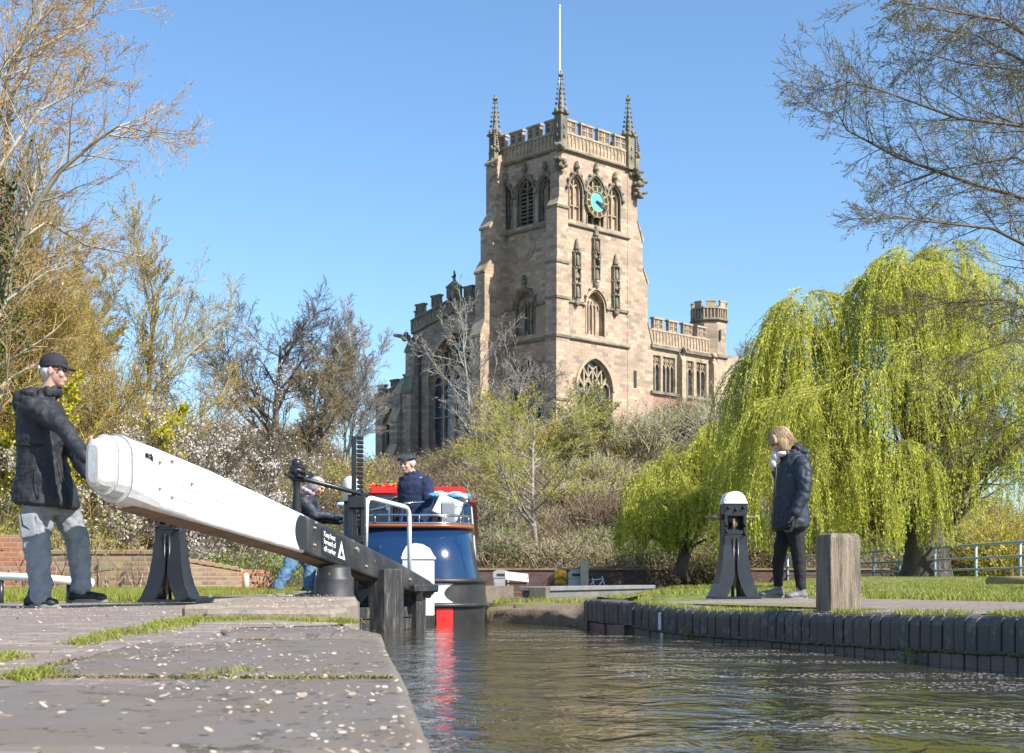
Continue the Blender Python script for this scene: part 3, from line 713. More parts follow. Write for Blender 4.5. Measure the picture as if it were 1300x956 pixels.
# buttresses (stepped, with weathered set-offs)
def stepped(mb, M, prof, d0, d1):
    """prof: list of (u,z) outer outline climbing from ground; inner side u=0"""
    poly = [(0,prof[0][1])]+prof+[(0,prof[-1][1])]
    mb.loft([[M@Vector((u,z,d)) for u,z in poly] for d in (d0,d1)])
def caps_for(par, M, prof, d0, d1, mat=None):
    for (u0,z0),(u1,z1_) in zip(prof, prof[1:]):
        if abs(u1-u0) > .15 and abs(z1_-z0) < 2.2:
            dd = .1; mb = MB(); mb.loft([[M@Vector(v) for v in ((u0+math.copysign(.12,u0),z0-.16,d),(u0+math.copysign(.1,u0),z0+.02,d),(u1,z1_+.05,d),(u1,z1_-.1,d),(u0,z0-.2,d))] for d in (d0-dd,d1+dd)]); mb.build('weathering', mat or trim, par)
# left buttress: projects -x from the west face at y 7.0..8.3
Mx = Matrix(((1,0,0,0),(0,0,1,0),(0,1,0,0),(0,0,0,1)))      # (u=x, z, d=y)
My = Matrix(((0,0,1,0),(1,0,0,0),(0,1,0,0),(0,0,0,1)))      # (u=y, z, d=x)
pl = [(-2.95,0),(-2.95,Z(20.6)),(-2.45,Z(22.0)),(-2.45,Z(26.0)),(-1.85,Z(27.0)),(-1.85,Z(29.8)),(-1.2,Z(30.9)),(-1.2,Z(35.4)),(-.6,Z(36.0))]
pr = [(S_+3.35,0),(S_+3.35,Z(20.4)),(S_+2.6,Z(22.4)),(S_+2.55,Z(26.0)),(S_+1.95,Z(27.1)),(S_+1.9,Z(29.5)),(S_+1.25,Z(31.0)),(S_+1.2,Z(35.4)),(S_+.6,Z(36))]
for M, pf, d0, d1, sh in ((Mx, pl, 6.5, 7.65, 0), (Mx, [(a-S_,b) for a,b in pr], -.03, 1.4, S_)):
    MM = M.copy(); MM[0][3] = sh
    b_ = MB(); stepped(b_, MM, pf, d0, d1); B_ = b_.build('buttress', stoneL, TW); caps_for(B_, MM, pf, d0, d1)
b_ = MB()
def nbx(o, z): return [Vector(v) for v in ((-o,-o*.42,z),(.62*o,-o*.42,z),(.62*o,.9,z),(-o,.9,z))]
b_.loft([nbx(o,z) for o,z in ((1.0,0),(1.0,Z(14.7)),(.94,Z(14.8)),(.94,Z(20.0)),(.88,Z(20.3)),(.88,Z(26.0)),(.8,Z(26.4)),(.8,Z(30.5)),(.35,Z(31.3)),(.3,Z(35.1)))]); B_ = b_.build('buttress', stoneL, TW)
for z, o in ((19.85,.97),(23,.9),(25.9,.9),(14.7,1.0),(30.4,.84)): c_ = MB(); c_.box(-o-.06, .62*o+.1, -.42*o-.1, .95, Z(z), Z(z)+.2); c_.build('weathering', dtrim, B_)
# buttresses out of the south face and behind
pe = [(-(q[0]-S_)-.0, q[1]) for q in pr]
b_ = MB(); MM = My.copy(); MM[1][3] = S_; stepped(b_, MM, [(-u*.8,z) for u,z in pl], .2, 1.4); b_.build('buttress', stoneL, TW)
# slit in the stair buttress
mb = MB(); mb.box(S_+.75, S_+1.15, -.045, .02, Z(16.6), Z(18.1)); mb.build('slit_window', louv, TW)
# clock
def disc(mb, M, uc, zc_, r0, r1, d0, d1, n=32):
    a = [(uc+r1*math.cos(2*math.pi*k/n), zc_+r1*math.sin(2*math.pi*k/n)) for k in range(n)]
    if r0 <= 0: mb.loft([[M@Vector((u,z,d)) for u,z in a] for d in (d0,d1)])
    else:
        b = [(uc+r0*math.cos(2*math.pi*k/n), zc_+r0*math.sin(2*math.pi*k/n)) for k in range(n)]
        mb.loft([[M@Vector((p[0],p[1],d0)), M@Vector((p[0],p[1],d1)), M@Vector((q[0],q[1],d1)), M@Vector((q[0],q[1],d0))] for p, q in zip(a+[a[0]], b+[b[0]])], caps=False)
CK = MB(); cz = Z(31.65); disc(CK, MS, 4.1, cz, .82, 1.28, .16, .24); ck = CK.build('clock', clockdk, TW)
c_ = MB(); disc(c_, MS, 4.1, cz, 0, .84, .14, .22); c_.build('clock_face', clockblue, ck)
CKd = MB(); c_ = MB(); disc(c_, MS, 4.1, cz, 1.25, 1.31, .14, .3); disc(c_, MS, 4.1, cz, .8, .87, .14, .29)
for k in range(12):
    a = k*math.pi/6; bar(c_, MS, 4.1+.9*math.sin(a), cz+.9*math.cos(a), 4.1+1.22*math.sin(a), cz+1.22*math.cos(a), .15, .24, .28)
    a += math.pi/12; CKd.sphere(MS@Vector((4.1+1.42*math.sin(a), cz+1.42*math.cos(a), .22)), .07, 5, 4)
c_.build('numeral_ring', gild, ck); CKd.build('rim_beading', dtrim, ck)
for ang, L, w_ in ((118,1.2,.11),(100,.75,.16)):      # about twenty past three
    c_ = MB(); a = R(ang); bar(c_, MS, 4.1-.15*math.sin(a), cz-.15*math.cos(a), 4.1+L*math.sin(a), cz+L*math.cos(a), w_, .3, .34); c_.build('clock_hand', clockdk, ck)
# blank medallion on the west face
c_ = MB(); disc(c_, MW, -4.1, Z(27.9), .95, 1.12, -.02, .08); disc(c_, MW, -4.1, Z(27.9), 0, .95, -.02, .02); c_.build('medallion', trim, TW)
# canopied statue niches on the south face
for u, z0, z1_ in ((4.1,24.9,28.9),(1.75,23.1,27.4),(6.55,22.9,26.9)):
    n_ = MB(); M = MS
    n_.loft([[M@Vector((u+a*.3,Z(z),b*.4-.02)) for a,b in ((-1,0),(-.6,1),(.6,1),(1,0))] for z in (z0, z0+.15)])
    n_.sphere(M@Vector((u,Z(z0)-.15,.15)), (.3,.25,.35), 7, 5)
    nst = 3
    for k in range(nst):
        zz = z0+.2+k*(z1_-z0-.4)/nst; hh = (z1_-z0-.4)/nst
        if k % 2 == 0:
            n_.cap(M@Vector((u,Z(zz)+.15,.22)), M@Vector((u,Z(zz)+hh*.62,.2)), .2, .16, 8); n_.sphere(M@Vector((u,Z(zz)+hh*.62+.25,.2)), .15, 8, 6)
        else: lump(n_, M@Vector((u,Z(zz)+hh*.5,.15)), .34, k+int(u*10), 7)
        for sg in (-1,1): bar(n_, M, u+sg*.34, Z(zz), u+sg*.34, Z(zz)+hh*.9, .1, -.02, .3)
        for q in range(5): a = q*math.pi/4; n_.sphere(M@Vector((u+.34*math.cos(a),Z(zz)+hh*.9,.12+.25*math.sin(a))), .13, 5, 4)
    for k in range(5): t = k/4; n_.sphere(M@Vector((u,Z(z1_)+t*.7,.15)), (.3-.22*t,.25-.18*t,.2), 6, 5)
    n_.build('statue_niche', dtrim, TW)
# --- nave west gable
NV = empty('nave', (0,0,0)); NV.parent = CH; PX = .45
gable = lambda u: -abs(u+13.45)*.22
MN = frame('W', 0, PX); zg = Z(24.15)
op = (-13.5,3.55,Z(8.8)+.5,Z(17.6),Z(22.0))
mb = MB(); wall_with_openings(mb, MN, -19.3, -7.7, 0, 0, [op], .8, topf=lambda u: zg+gable(u))
mb.add([(PX,19.3,0),(45,19.3,0),(45,19.3,Z(22.9)),(PX,19.3,Z(22.9))], [(0,1,2,3)]); mb.add([(PX,7.7,0),(45,7.7,0),(45,7.7,Z(22.9)),(PX,7.7,Z(22.9))], [(0,1,2,3)])
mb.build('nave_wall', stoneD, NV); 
mb = MB(); mb.add([(PX+.4,7.7,Z(22.6)),(PX+.4,13.45,Z(24.0)),(45,13.45,Z(24.0)),(45,7.7,Z(22.6))],[(0,1,2,3)]); mb.add([(PX+.4,19.3,Z(22.6)),(PX+.4,13.45,Z(24.0)),(45,13.45,Z(24.0)),(45,19.3,Z(22.6))],[(0,1,2,3)]); mb.build('roof', slate, NV)
window(NV, MN, op, 5, .8, rows=2, tr=trim)
sc = MB()
for k in range(12):
    u0_, u1_ = -19.3+11.6*k/12, -19.3+11.6*(k+1)/12
    sc.loft([[MN@Vector(v) for v in ((u0_,zg+gable(u0_)-.3,dd),(u1_,zg+gable(u1_)-.3,dd),(u1_,zg+gable(u1_),dd),(u0_,zg+gable(u0_),dd))] for dd in (-.1,.22)])
sc.build('string_course', dtrim, NV)
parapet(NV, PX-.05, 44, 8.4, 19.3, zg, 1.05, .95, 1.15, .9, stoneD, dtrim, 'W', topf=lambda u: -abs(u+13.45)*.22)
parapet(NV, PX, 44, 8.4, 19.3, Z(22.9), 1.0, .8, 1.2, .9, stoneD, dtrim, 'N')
f_ = MB(); f_.loft([[Vector((PX-.1+a*s_,13.45+b*s_,z)) for a,b in ((-1,-1),(1,-1),(1,1),(-1,1))] for s_, z in ((.5,Z(25.0)),(.5,Z(25.9)),(.58,Z(26.0)),(.25,Z(26.4)),(.1,Z(26.6)),(.09,Z(26.9)))]); lump(f_, (PX-.1,13.45,Z(27.0)), .2, 3); f_.sphere((PX-.1,13.45,Z(27.3)), (.1,.1,.22), 6, 5)
f_.build('gable_finial', dtrim, NV)
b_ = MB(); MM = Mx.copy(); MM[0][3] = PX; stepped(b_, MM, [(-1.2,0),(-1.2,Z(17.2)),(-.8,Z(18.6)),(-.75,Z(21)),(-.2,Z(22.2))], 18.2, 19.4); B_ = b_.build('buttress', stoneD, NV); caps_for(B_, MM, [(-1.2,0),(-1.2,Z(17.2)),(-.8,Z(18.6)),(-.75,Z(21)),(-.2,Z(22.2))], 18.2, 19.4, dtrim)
g = MB(); lump(g, (PX-.9,19.4,Z(22.2)), .45, 4); g.tube([(PX-.4,19.3,Z(22.2)),(PX-1.9,19.7,Z(22.35))], [.25,.15], 7); g.build('gargoyle', dtrim, NV)
mb = MB(); mb.tube([(PX-.2,18.1,0),(PX-.2,18.1,Z(22.3))], .1, 8); mb.build('drainpipe', plain('drain_iron', (.05,.055,.06), .5), NV)
# --- north aisle
NA = empty('north_aisle', (0,0,0)); NA.parent = CH
MA = frame('W', 0, PX+.2); op = (-22.4,1.55,Z(10.2),Z(14.2),Z(16.1))
mb = MB(); wall_with_openings(mb, MA, -25.0, -19.3, 0, 0, [op], .6, topf=lambda u: Z(17.0)+(u+25)*.17)
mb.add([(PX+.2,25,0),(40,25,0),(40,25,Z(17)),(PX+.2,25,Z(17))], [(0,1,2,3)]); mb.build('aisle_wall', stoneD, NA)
mb = MB(); mb.add([(PX+.4,19.3,Z(17.9)),(PX+.4,25,Z(16.9)),(40,25,Z(16.9)),(40,19.3,Z(17.9))],[(0,1,2,3)]); mb.build('roof', slate, NA)
window(NA, MA, op, 3, .6, rows=1, tr=trim)
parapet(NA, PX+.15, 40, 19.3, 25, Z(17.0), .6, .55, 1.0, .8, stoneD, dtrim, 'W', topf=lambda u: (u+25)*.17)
pf = [(-2.1,0),(-2.1,Z(11.5)),(-1.75,Z(12.4)),(-1.75,Z(14.6)),(-1.3,Z(15.8)),(-1.3,Z(17.2)),(-.3,Z(18.6))]
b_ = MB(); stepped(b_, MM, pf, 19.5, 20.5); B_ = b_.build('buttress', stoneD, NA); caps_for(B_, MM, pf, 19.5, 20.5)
# --- south aisle with turret
SA = empty('south_aisle', (0,0,0)); SA.parent = CH
AX0, AX1 = S_+3.3, 19.3; MSA = frame('S', 0, .05)
redb = brickmat('church_red_brick', [(.38,.15,.10),(.45,.20,.13),(.33,.14,.10)], (.35,.28,.22), .23,.08,.01, nsc=.6, stainamt=.3)
mb = MB(); mb.box(AX0-.2, AX1+4, .02, 8, 0, Z(16.4)); mb.build('brick_plinth', redb, SA)
mb = MB(); mb.box(AX0-.3, AX1+4, .9, 8, Z(16.4), Z(20.5)); mb.build('aisle_glass', glassm, SA)
# windows: square headed, in pairs
w_ = MB(); t_ = MB()
ZS0, ZS1 = Z(16.6), Z(19.75)
w_.box(AX0-.3, AX1+4, .05, .6, ZS1, Z(20.6)); 
piers = [(AX0-.3,AX0-.05),(AX0+1.15,AX0+1.45),(AX0+3.15,AX0+4.35),(AX0+5.75,AX0+6.15),(AX0+7.6,AX0+9.2)]
for a, b in piers: w_.box(a, b, .05, .6, Z(16.4), ZS1)
w_.box(AX1+1.3, AX1+4, .05, .6, Z(16.4), ZS1)
w_.build('aisle_wall', trim, SA)
for a, b, nl in ((AX0-.05,AX0+1.15,2),(AX0+1.45,AX0+3.15,3),(AX0+4.35,AX0+5.75,2),(AX0+6.15,AX0+7.6,2),):
    g = MB(); g.box(a, b, .42, .46, ZS0, ZS1); wd = g.build('window', glassm, SA); t = MB(); lw = (b-a)/nl
    for k in range(nl+1): bar(t, MSA, a+lw*k, ZS0, a+lw*k, ZS1, .1, -.42, -.12)
    for k in range(nl):
        c = a+lw*(k+.5); polybar(t, MSA, [(c+p[0],p[1]) for p in arch_pts(lw/2-.03, ZS1-1.1, ZS1-.65, 5)], .07, -.4, -.15)
        polybar(t, MSA, [(c+p[0],p[1]) for p in arch_pts(lw/4-.02, ZS1-.45, ZS1-.12, 4)], .06, -.4, -.15); bar(t, MSA, c, ZS1-.7, c, ZS1, .06, -.4, -.15)
        for q in range(6): bar(t, MSA, a+lw*k, ZS0+.3+q*.33, a+lw*(k+1), ZS0+.3+q*.33, .02, -.41, -.38)
    t.build('tracery', trim, wd)
for q in ((AX1+4,.25,16.35,16.6),(AX1+.1,.22,20.35,20.65)): c_ = MB(); c_.box(AX0-.3, q[0], -q[1], .1, Z(q[2]), Z(q[3])); c_.build('string_course', dtrim, SA)
for a in (AX0+3.75, AX0+8.3):
    b_ = MB(); MM2 = My.copy(); b_.box(a-.3,a+.3,-.5,.1,Z(14),Z(19.6)); b_.loft([[Vector(v) for v in ((a-.3,-.5,Z(19.6)),(a+.3,-.5,Z(19.6)),(a+.3,.08,Z(19.6)),(a-.3,.08,Z(19.6)))],[Vector(v) for v in ((a-.3,-.1,Z(20.4)),(a+.3,-.1,Z(20.4)),(a+.3,.08,Z(20.4)),(a-.3,.08,Z(20.4)))]])
    lump(b_, (a,-.4,Z(20.5)), .35, int(a)); b_.build('buttress', trim, SA)
parapet(SA, AX0-.2, AX1+.1, .05, 8, Z(20.65), 1.35, .95, 1.25, .72, stoneL, trim, 'S')
mb = MB(); mb.box(AX0, AX1+4, .4, 8, Z(20.55), Z(20.9)); mb.build('roof', slate, SA)
# turret
TU = MB(); tx, ty, tr_ = AX1+1.75, 1.3, 1.62
TU.lathe([(tr_,Z(16.6)),(tr_,Z(24.0)),(tr_*1.0,Z(24.05))], (tx,ty,0), 8, False, math.pi/8); tu = TU.build('stair_turret', stoneL, SA)
t = MB(); t.lathe([(tr_,Z(23.7)),(tr_+.25,Z(23.9)),(tr_+.2,Z(24.1)),(tr_+.05,Z(24.1))], (tx,ty,0), 8, False, math.pi/8); t.build('string_course', dtrim, tu); t = MB(); t.lathe([(tr_,Z(20.3)),(tr_+.2,Z(20.45)),(tr_+.2,Z(20.6)),(tr_,Z(20.8))], (tx,ty,0), 8, False, math.pi/8)
t.build('string_course', dtrim, tu)
t = MB(); rr = tr_+.06
t.lathe([(rr-.12,Z(24.1)),(rr-.12,Z(25.0)),(rr-.3,Z(25.0))], (tx,ty,0), 8, False, math.pi/8)
for k in range(8):
    a0 = math.pi/8+k*math.pi/4; p0 = Vector((tx+rr*math.cos(a0),ty+rr*math.sin(a0),0)); p1 = Vector((tx+rr*math.cos(a0+math.pi/4),ty+rr*math.sin(a0+math.pi/4),0))
    d = (p1-p0).normalized(); n = Vector((d.y,-d.x,0)); L = (p1-p0).length
    M = Matrix(((d.x,n.x,0,p0.x),(d.y,n.y,0,p0.y),(0,0,1,0),(0,0,0,1)))
    for q in range(5): u = L*q/4; t.box(u-.05,u+.05,-.06,.06,Z(24.1),Z(25.0),M)
    t.box(0,L,-.1,.1,Z(24.95),Z(25.1),M); t.box(L*.2,L*.8,-.1,.08,Z(25.1),Z(25.55),M); t.box(L*.15,L*.85,-.14,.12,Z(25.55),Z(25.68),M)
t.build('battlement', trim, tu)
t = MB(); t.box(tx-.5,tx-.25,-.33,-.29,Z(22),Z(23)); t.build('slit_window', louv, tu)
mb = MB(); mb.box(.5,45,8.0,8.1,Z(20),Z(20.2)); mb.build('nave_parapet_base', slate, NV)
# ------------------------------------------------------------------ lock gear
wpaint = painted('white_gloss', (.70,.70,.69), (.16,.13,.10), .42, .70, 8, dirt=(.40,.38,.32), dirtamt=.4)
beamw, nt, b = newmat('beam_white'); tc = nt.nodes.new('ShaderNodeTexCoord'); mp = nt.nodes.new('ShaderNodeMapping'); mp.vector_type = 'POINT'; mp.inputs['Rotation'].default_value = (0,R(14),R(-66)); nt.links.new(tc.outputs['Object'], mp.inputs[0]); m2_ = nt.nodes.new('ShaderNodeMapping'); m2_.inputs['Scale'].default_value = (.35,3,3); nt.links.new(mp.outputs[0], m2_.inputs[0]); vv = m2_.outputs[0]
f1 = noise_t(nt, vv, 7, 8, .75); f2 = noise_t(nt, tc.outputs['Object'], 2.2, 6, .7); f3 = noise_t(nt, vv, 3, 9, .8)
c = mix(nt, (.70,.70,.695), (.46,.45,.38), ramp(nt, f2, [(.44,(0,0,0)),(.74,(.85,.85,.85))])); c = mix(nt, c, (.52,.50,.44), ramp(nt, f1, [(.53,(0,0,0)),(.68,(.85,.85,.85))])); c = mix(nt, c, (.20,.15,.10), ramp(nt, f3, [(.655,(0,0,0)),(.67,(1,1,1))])); nt.links.new(c, b.inputs['Base Color']); b.inputs['Roughness'].default_value = .5; pv = bump(nt, b, f1, .45, .012); bump(nt, b, f3, .3, .01, pv)
bpaint = painted('black_paint', (.022,.022,.024), (.22,.18,.14), .5, .655, 9, dirt=(.13,.115,.10), dirtamt=.6)
iron = painted('black_iron', (.016,.017,.02), (.10,.05,.03), .32, .70, 14, dirt=(.06,.06,.06), dirtamt=.4)
rustwood = vary('bare_timber', (.14,.085,.05), (.24,.16,.10), 3, .85, .5, .006, c3=(.10,.07,.05), stretch=(1,1,6))
greywood = vary('grey_weathered_wood', (.10,.075,.05), (.31,.245,.175), 5, .9, 1.0, .02, c3=(.40,.33,.25), stretch=(7,7,.55), fine=22)
btimber, nt, b = newmat('weathered_black_timber'); v = coords(nt, 'Object', (5,5,.8)); f = noise_t(nt, v, 5, 8, .75)
k = ramp(nt, f, [(.42,(.020,.020,.021)),(.56,(.055,.05,.045)),(.66,(.20,.17,.13)),(.72,(.04,.04,.04))]); nt.links.new(k, b.inputs['Base Color']); b.inputs['Roughness'].default_value = .65; bump(nt, b, f, .7, .012)
# balance beam
A = Vector((-2.535, 9.25, 0)); Bp = Vector((-.735, 13.3, 0)); D = (Bp-A).normalized(); N = Vector((D.y,-D.x,0))   # N points right/near
Lb = (Bp-A).length
root_gate = empty('lock_gate', (-1.5,11.85,WATER), 0, 'timber lock gate with a long white and black balance beam ending in a rounded tip', 'lock gate')
GO = Vector(root_gate.location)
def beam_ring(t, wd, extra=0, n=4, rad=.05, sx=0):
    top = np.interp(t, [0,.1,.5,.87,1.0], [1.165,1.065,.695,.315,.16])+extra; bot = np.interp(t, [0,.5,.87,1.0], [.69,.385,.09,.0])-extra
    c = A + D*(t*Lb) + N*(-.15); pts = []
    w2 = wd/2+extra; h0, h1 = bot, top; r = min(rad, (h1-h0)*.45)
    for (su, zz, a0) in ((1,h1-r,0),(-1,h1-r,90),(-1,h0+r,180),(1,h0+r,270)):
        for k in range(n+1):
            a = R(a0+90*k/n); cu = su*(w2-r)
            pts.append(c + N*(cu + r*math.cos(a)) + Vector((0,0,zz + r*math.sin(a))))
    return pts
def wdt(t): return .31-.05*t
T_BLK = .50
mb = MB(); rings = []
# rounded stepped tip
for t, ex, rd in ((-.024,-.115,.04),(-.021,-.085,.07),(-.015,-.068,.09),(-.001,-.064,.10),(0,-.036,.125),(.004,-.032,.13),(.0225,-.032,.13),(.0235,-.004,.15),(.027,.0,.155),(.045,.0,.15),(.07,.0,.12)):
    rings.append(beam_ring(t, .31, ex, 4, rd))
ts = list(np.linspace(.12, T_BLK, 12))
rings.append(beam_ring(.09, wdt(.09), 0, 4, .09))
mb.loft(rings, sm=False, caps=True)
rings = [rings[-1]]
for t in ts: rings.append(beam_ring(t, wdt(t), .0, 4, .035+.055*max(0,1-(t-.09)/.12)))
mb.loft(rings, sm=True, caps=False)
beam = mb.build('balance_beam', beamw, root_gate, GO)
mb = MB()
mb.loft([beam_ring(t, wdt(t)+.0, .001, 4, .03) for t in np.linspace(T_BLK, 1.0, 14)], sm=True)
blk = mb.build('beam_black_end', bpaint, root_gate, GO); blk['label'] = 'black painted lower half of the beam'
# curved edge of the white paint, as a slightly raised skin on the near side
mb = MB()
for zz in np.linspace(0,1,9):
    pass
pts = []
def side_pt(t, f, out=.004):
    top = np.interp(t, [0,.1,.5,.87,1.0], [1.165,1.065,.695,.315,.16]); bot = np.interp(t, [0,.5,.87,1.0], [.69,.385,.09,.0])
    return A + D*(t*Lb) + N*(-.15+wdt(t)/2+out) + Vector((0,0,bot+(top-bot)*f))
rows = 14
for k in range(rows):
    f0, f1 = .07+.86*k/rows, .07+.86*(k+1)/rows
    g = lambda f: T_BLK - .033*(1-math.sqrt(max(0,1-(2*f-1)**2)))*-1 - .033
    mb.add([side_pt(g(f0),f0), side_pt(T_BLK+.004,f0), side_pt(T_BLK+.004,f1), side_pt(g(f1),f1)], [(0,1,2,3)])
mb.build('beam_paint_edge', bpaint, root_gate, GO)
# bare underside
mb = MB(); 
for k in range(16):
    t0, t1 = .05+.92*k/16, .05+.92*(k+1)/16
    q = [side_pt(t0,0,-.03), side_pt(t1,0,-.03), side_pt(t1,0,-wdt(t1)+.03), side_pt(t0,0,-wdt(t0)+.03)]
    mb.add([v-Vector((0,0,.004)) for v in q], [(0,1,2,3)])
mb.build('beam_underside', rustwood, root_gate, GO)
# bolt heads, hooks and the iron plate
mb = MB()
for t, f in ((.115,.85),(.115,.28),(.165,.62),(.085,.75),(.085,.35),(.53,.75),(.535,.9),(.68,.72),(.72,.3),(.53,.3),(.9,.5)):
    mb = MB(); p = side_pt(t, f, .0); mb.cap(p, p+N*.012, .014, .010, 8)
    mb.build('bolt', bpy.data.materials.get('bolt_iron') or painted('bolt_iron', (.35,.34,.32), (.2,.1,.05), .5, .55, 40), root_gate, GO)
mb = MB()
for k in range(3): mb.tube([side_pt(.052,.74+.02*k,.0), side_pt(.06,.78,.02), side_pt(.068,.72+.02*k,.0)], .008, 6)
mb.build('hook', iron, root_gate, GO)
# long cracks in the white timber, and painted shade lines around the stepped tip
mb = MB(); random.seed(8)
for t0, f0, n_ in ((.14,.52,20),(.10,.30,9),(.30,.25,10)):
    pts = [side_pt(t0+k*.013, f0-.004*k+random.uniform(-.012,.012), .0005) for k in range(n_)]; mb.tube(pts, [.0022]*n_, 4)
for t, ex, rd in ((.0004,-.038,.125),(.023,-.006,.145)):  # dark rings painted as shading where the tip bands step
    q = beam_ring(t, .31, ex+.004, 4, rd); mb.tube(q+[q[0]], .0022, 4)
mb.build('crack_and_shade_line', plain('crack_and_shade_dark', (.3,.27,.22), .9), root_gate, GO)
# sign plate
ST0, ST1 = .602, .70
def sgn(t, f): return side_pt(t, f, .006)
mb = MB(); mb.loft([[side_pt(.556,.86,o), side_pt(.643,.86,o), side_pt(.643,.14,o), side_pt(.556,.14,o)] for o in (0,.005)])
sg = mb.build('sign', plain('sign_black', (.018,.018,.02), .35), root_gate, GO)
signw = plain('sign_white', (.8,.8,.8), .5)
Bd = (side_pt(.7,.5)-side_pt(.6,.5)).normalized(); 
up = Vector((0,0,1)); 
def text_on(txt, p, size, parent, mat, xdir, ydir, ext=.0012, name='lettering', off=None, xs=1.0):
    cu = bpy.data.curves.new(name, 'FONT'); cu.body = txt; cu.size = size; cu.extrude = ext; cu.align_x = 'LEFT'
    o = bpy.data.objects.new(name+'_tmp', cu); COL.objects.link(o); bpy.context.view_layer.update()
    me = bpy.data.meshes.new_from_object(o.evaluated_get(bpy.context.evaluated_depsgraph_get())); bpy.data.objects.remove(o)
    z = xdir.cross(ydir).normalized(); M = Matrix(((xdir.x*xs,ydir.x,z.x,p.x),(xdir.y*xs,ydir.y,z.y,p.y),(xdir.z*xs,ydir.z,z.z,p.z),(0,0,0,1)))
    me.transform(M); 
    if off is not None: me.transform(Matrix.Translation(-Vector(off)))
    me.materials.clear(); me.materials.append(mat); r = bpy.data.objects.new(name, me); COL.objects.link(r)
    if parent: r.parent = parent
    return r
for k, l in enumerate(('Keep boat', 'forward of', 'cill marker')):
    text_on(l, side_pt(.562,.65-.2*k,.007), .064, sg, signw, Bd, up, xs=.68, off=GO)
mb = MB(); ty_ = [(.612,.22),(.638,.22),(.625,.74)]
mb.loft([[side_pt(t,f,o) for t,f in ty_] for o in (.006,.008)]); sgt = mb.build('warning_triangle', signw, sg, GO)
mb = MB(); mb.loft([[side_pt(t,f,o) for t,f in ((.619,.29),(.631,.29),(.629,.36),(.626,.48),(.621,.37))] for o in (.0085,.0095)]); mb.build('boat_symbol', plain('sign_black2', (.02,.02,.02), .4), sgt, GO)
# gate leaf below the beam
mb = MB(); Md = Matrix(((D.x,N.x,0,A.x),(D.y,N.y,0,A.y),(0,0,1,0),(0,0,0,1)))
def gx(t): return t*Lb
mb.bbox(gx(.64), gx(.985), -.24, -.12, -.55, -.07, .012, Md)
for k in range(4): mb.bbox(gx(.64), gx(.985), -.122, -.105, -.5+k*.11, -.4+k*.11, .004, Md)
mb.build('plank_panel', btimber, root_gate, GO)
mb = MB(); mb.bbox(gx(.772), gx(.850), -.13, .05, -.6, .27, .012, Md); mb.build('middle_post', btimber, root_gate, GO)
mb = MB(); mb.bbox(gx(.945), gx(.985), -.25, -.04, -.6, .05, .012, Md); mb.build('mitre_post', btimber, root_gate, GO)
mb = MB(); mb.bbox(gx(.95), gx(1.0), -.30, .02, .03, .14, .02, Md); mb.bbox(gx(.90), gx(1.005), -.08, .05, .055, .13, .015, Md); mb.build('beam_end_block', bpaint, root_gate, GO)
mb = MB(); mb.bbox(gx(.625), gx(.655), -.22, .02, -.6, .22, .012, Md); mb.build('heel_post', bpaint, root_gate, GO)
mb = MB(); 
for p in ((.79,.08),(.93,-.0)): q = Md@Vector((gx(p[0]),.015,p[1]+.05)); mb.bbox(-.03,.03,-.03,.03,-.07,.07,.006,Matrix.Translation(q))
mb.build('iron_strap', iron, root_gate, GO)
# rounded black post with domed cap by the gate heel
mb = MB(); c = G(424, 11.75, 0); r = .165
mb.lathe([(r*1.12,-.4),(r*1.1,.02),(r,.06),(r,.17),(r*.98,.19),(r*.86,.21),(r*.84,.265),(r*.78,.28),(.02,.30)], c, 24)
o = mb.build('anchor_post', bpaint, None, c); o.location = c; tag(o, 'squat round black post with stepped domed cap under the beam', 'post')
# white hooped handrail on the gate
def rod(mb, pts, r, n=10, bend=.09):
    out = [Vector(pts[0])]
    for a, b, c in zip(pts, pts[1:], pts[2:]):
        a, b, c = Vector(a), Vector(b), Vector(c); u = (a-b).normalized(); v = (c-b).normalized()
        p0 = b+u*bend; p1 = b+v*bend
        for k in range(6): t = k/5; out.append(p0*(1-t)**2 + b*2*t*(1-t) + p1*t*t)
    out.append(Vector(pts[-1])); mb.tube(out, r, n)
mb = MB(); rod(mb, [W(464,697,12.4), W(465.5,631,12.4), W(519.5,645,13.1), W(520,728,13.1)], .021)
o = mb.build('handrail', painted('rail_white', (.78,.79,.8), (.2,.15,.1), .35, .7, 12), root_gate, GO); o['label'] = 'white tubular hand hoop'
# paddle rack and gearing standing on the gate
pr = empty('paddle_gear', W(453,690,12.2), 0, 'black toothed paddle rack and winding shaft rising behind the black half of the beam', 'paddle gear'); PO = Vector(pr.location)
mb = MB(); Yp = 12.25
for k in range(24):
    z = W(0,686-5.6*k,Yp).z; x = W(454,0,Yp).x
    if k > 2: mb.bbox(x-.004, x+.05, Yp-.03, Yp+.03, z-.008, z+.022, .006)
mb.bbox(W(451,0,Yp).x-.03, W(451,0,Yp).x+.008, Yp-.03, Yp+.03, W(0,690,Yp).z, W(0,554,Yp).z, .005)
mb.build('toothed_rack', iron, pr, PO)
mb = MB()
for px in (445.5, 461): 
    a = W(px,0,Yp); mb.bbox(a.x-.022, a.x+.022, Yp-.05, Yp+.05, .3, W(0,628,Yp).z, .008)
mb.bbox(W(443,0,Yp).x, W(464,0,Yp).x, Yp-.07, Yp+.07, W(0,646,Yp).z, W(0,630,Yp).z, .01); mb.bbox(W(444,0,Yp).x, W(463,0,Yp).x, Yp-.06, Yp+.06, W(0,690,Yp).z, W(0,680,Yp).z, .01)
mb.build('rack_housing', iron, pr, PO)
mb = MB(); a, b = W(362,602,11.6), W(466,629,12.3); mb.tube([a, a.lerp(b,.1), a.lerp(b,.1001), a.lerp(b,.98), b], [.014,.014,.02,.02,.02], 8)
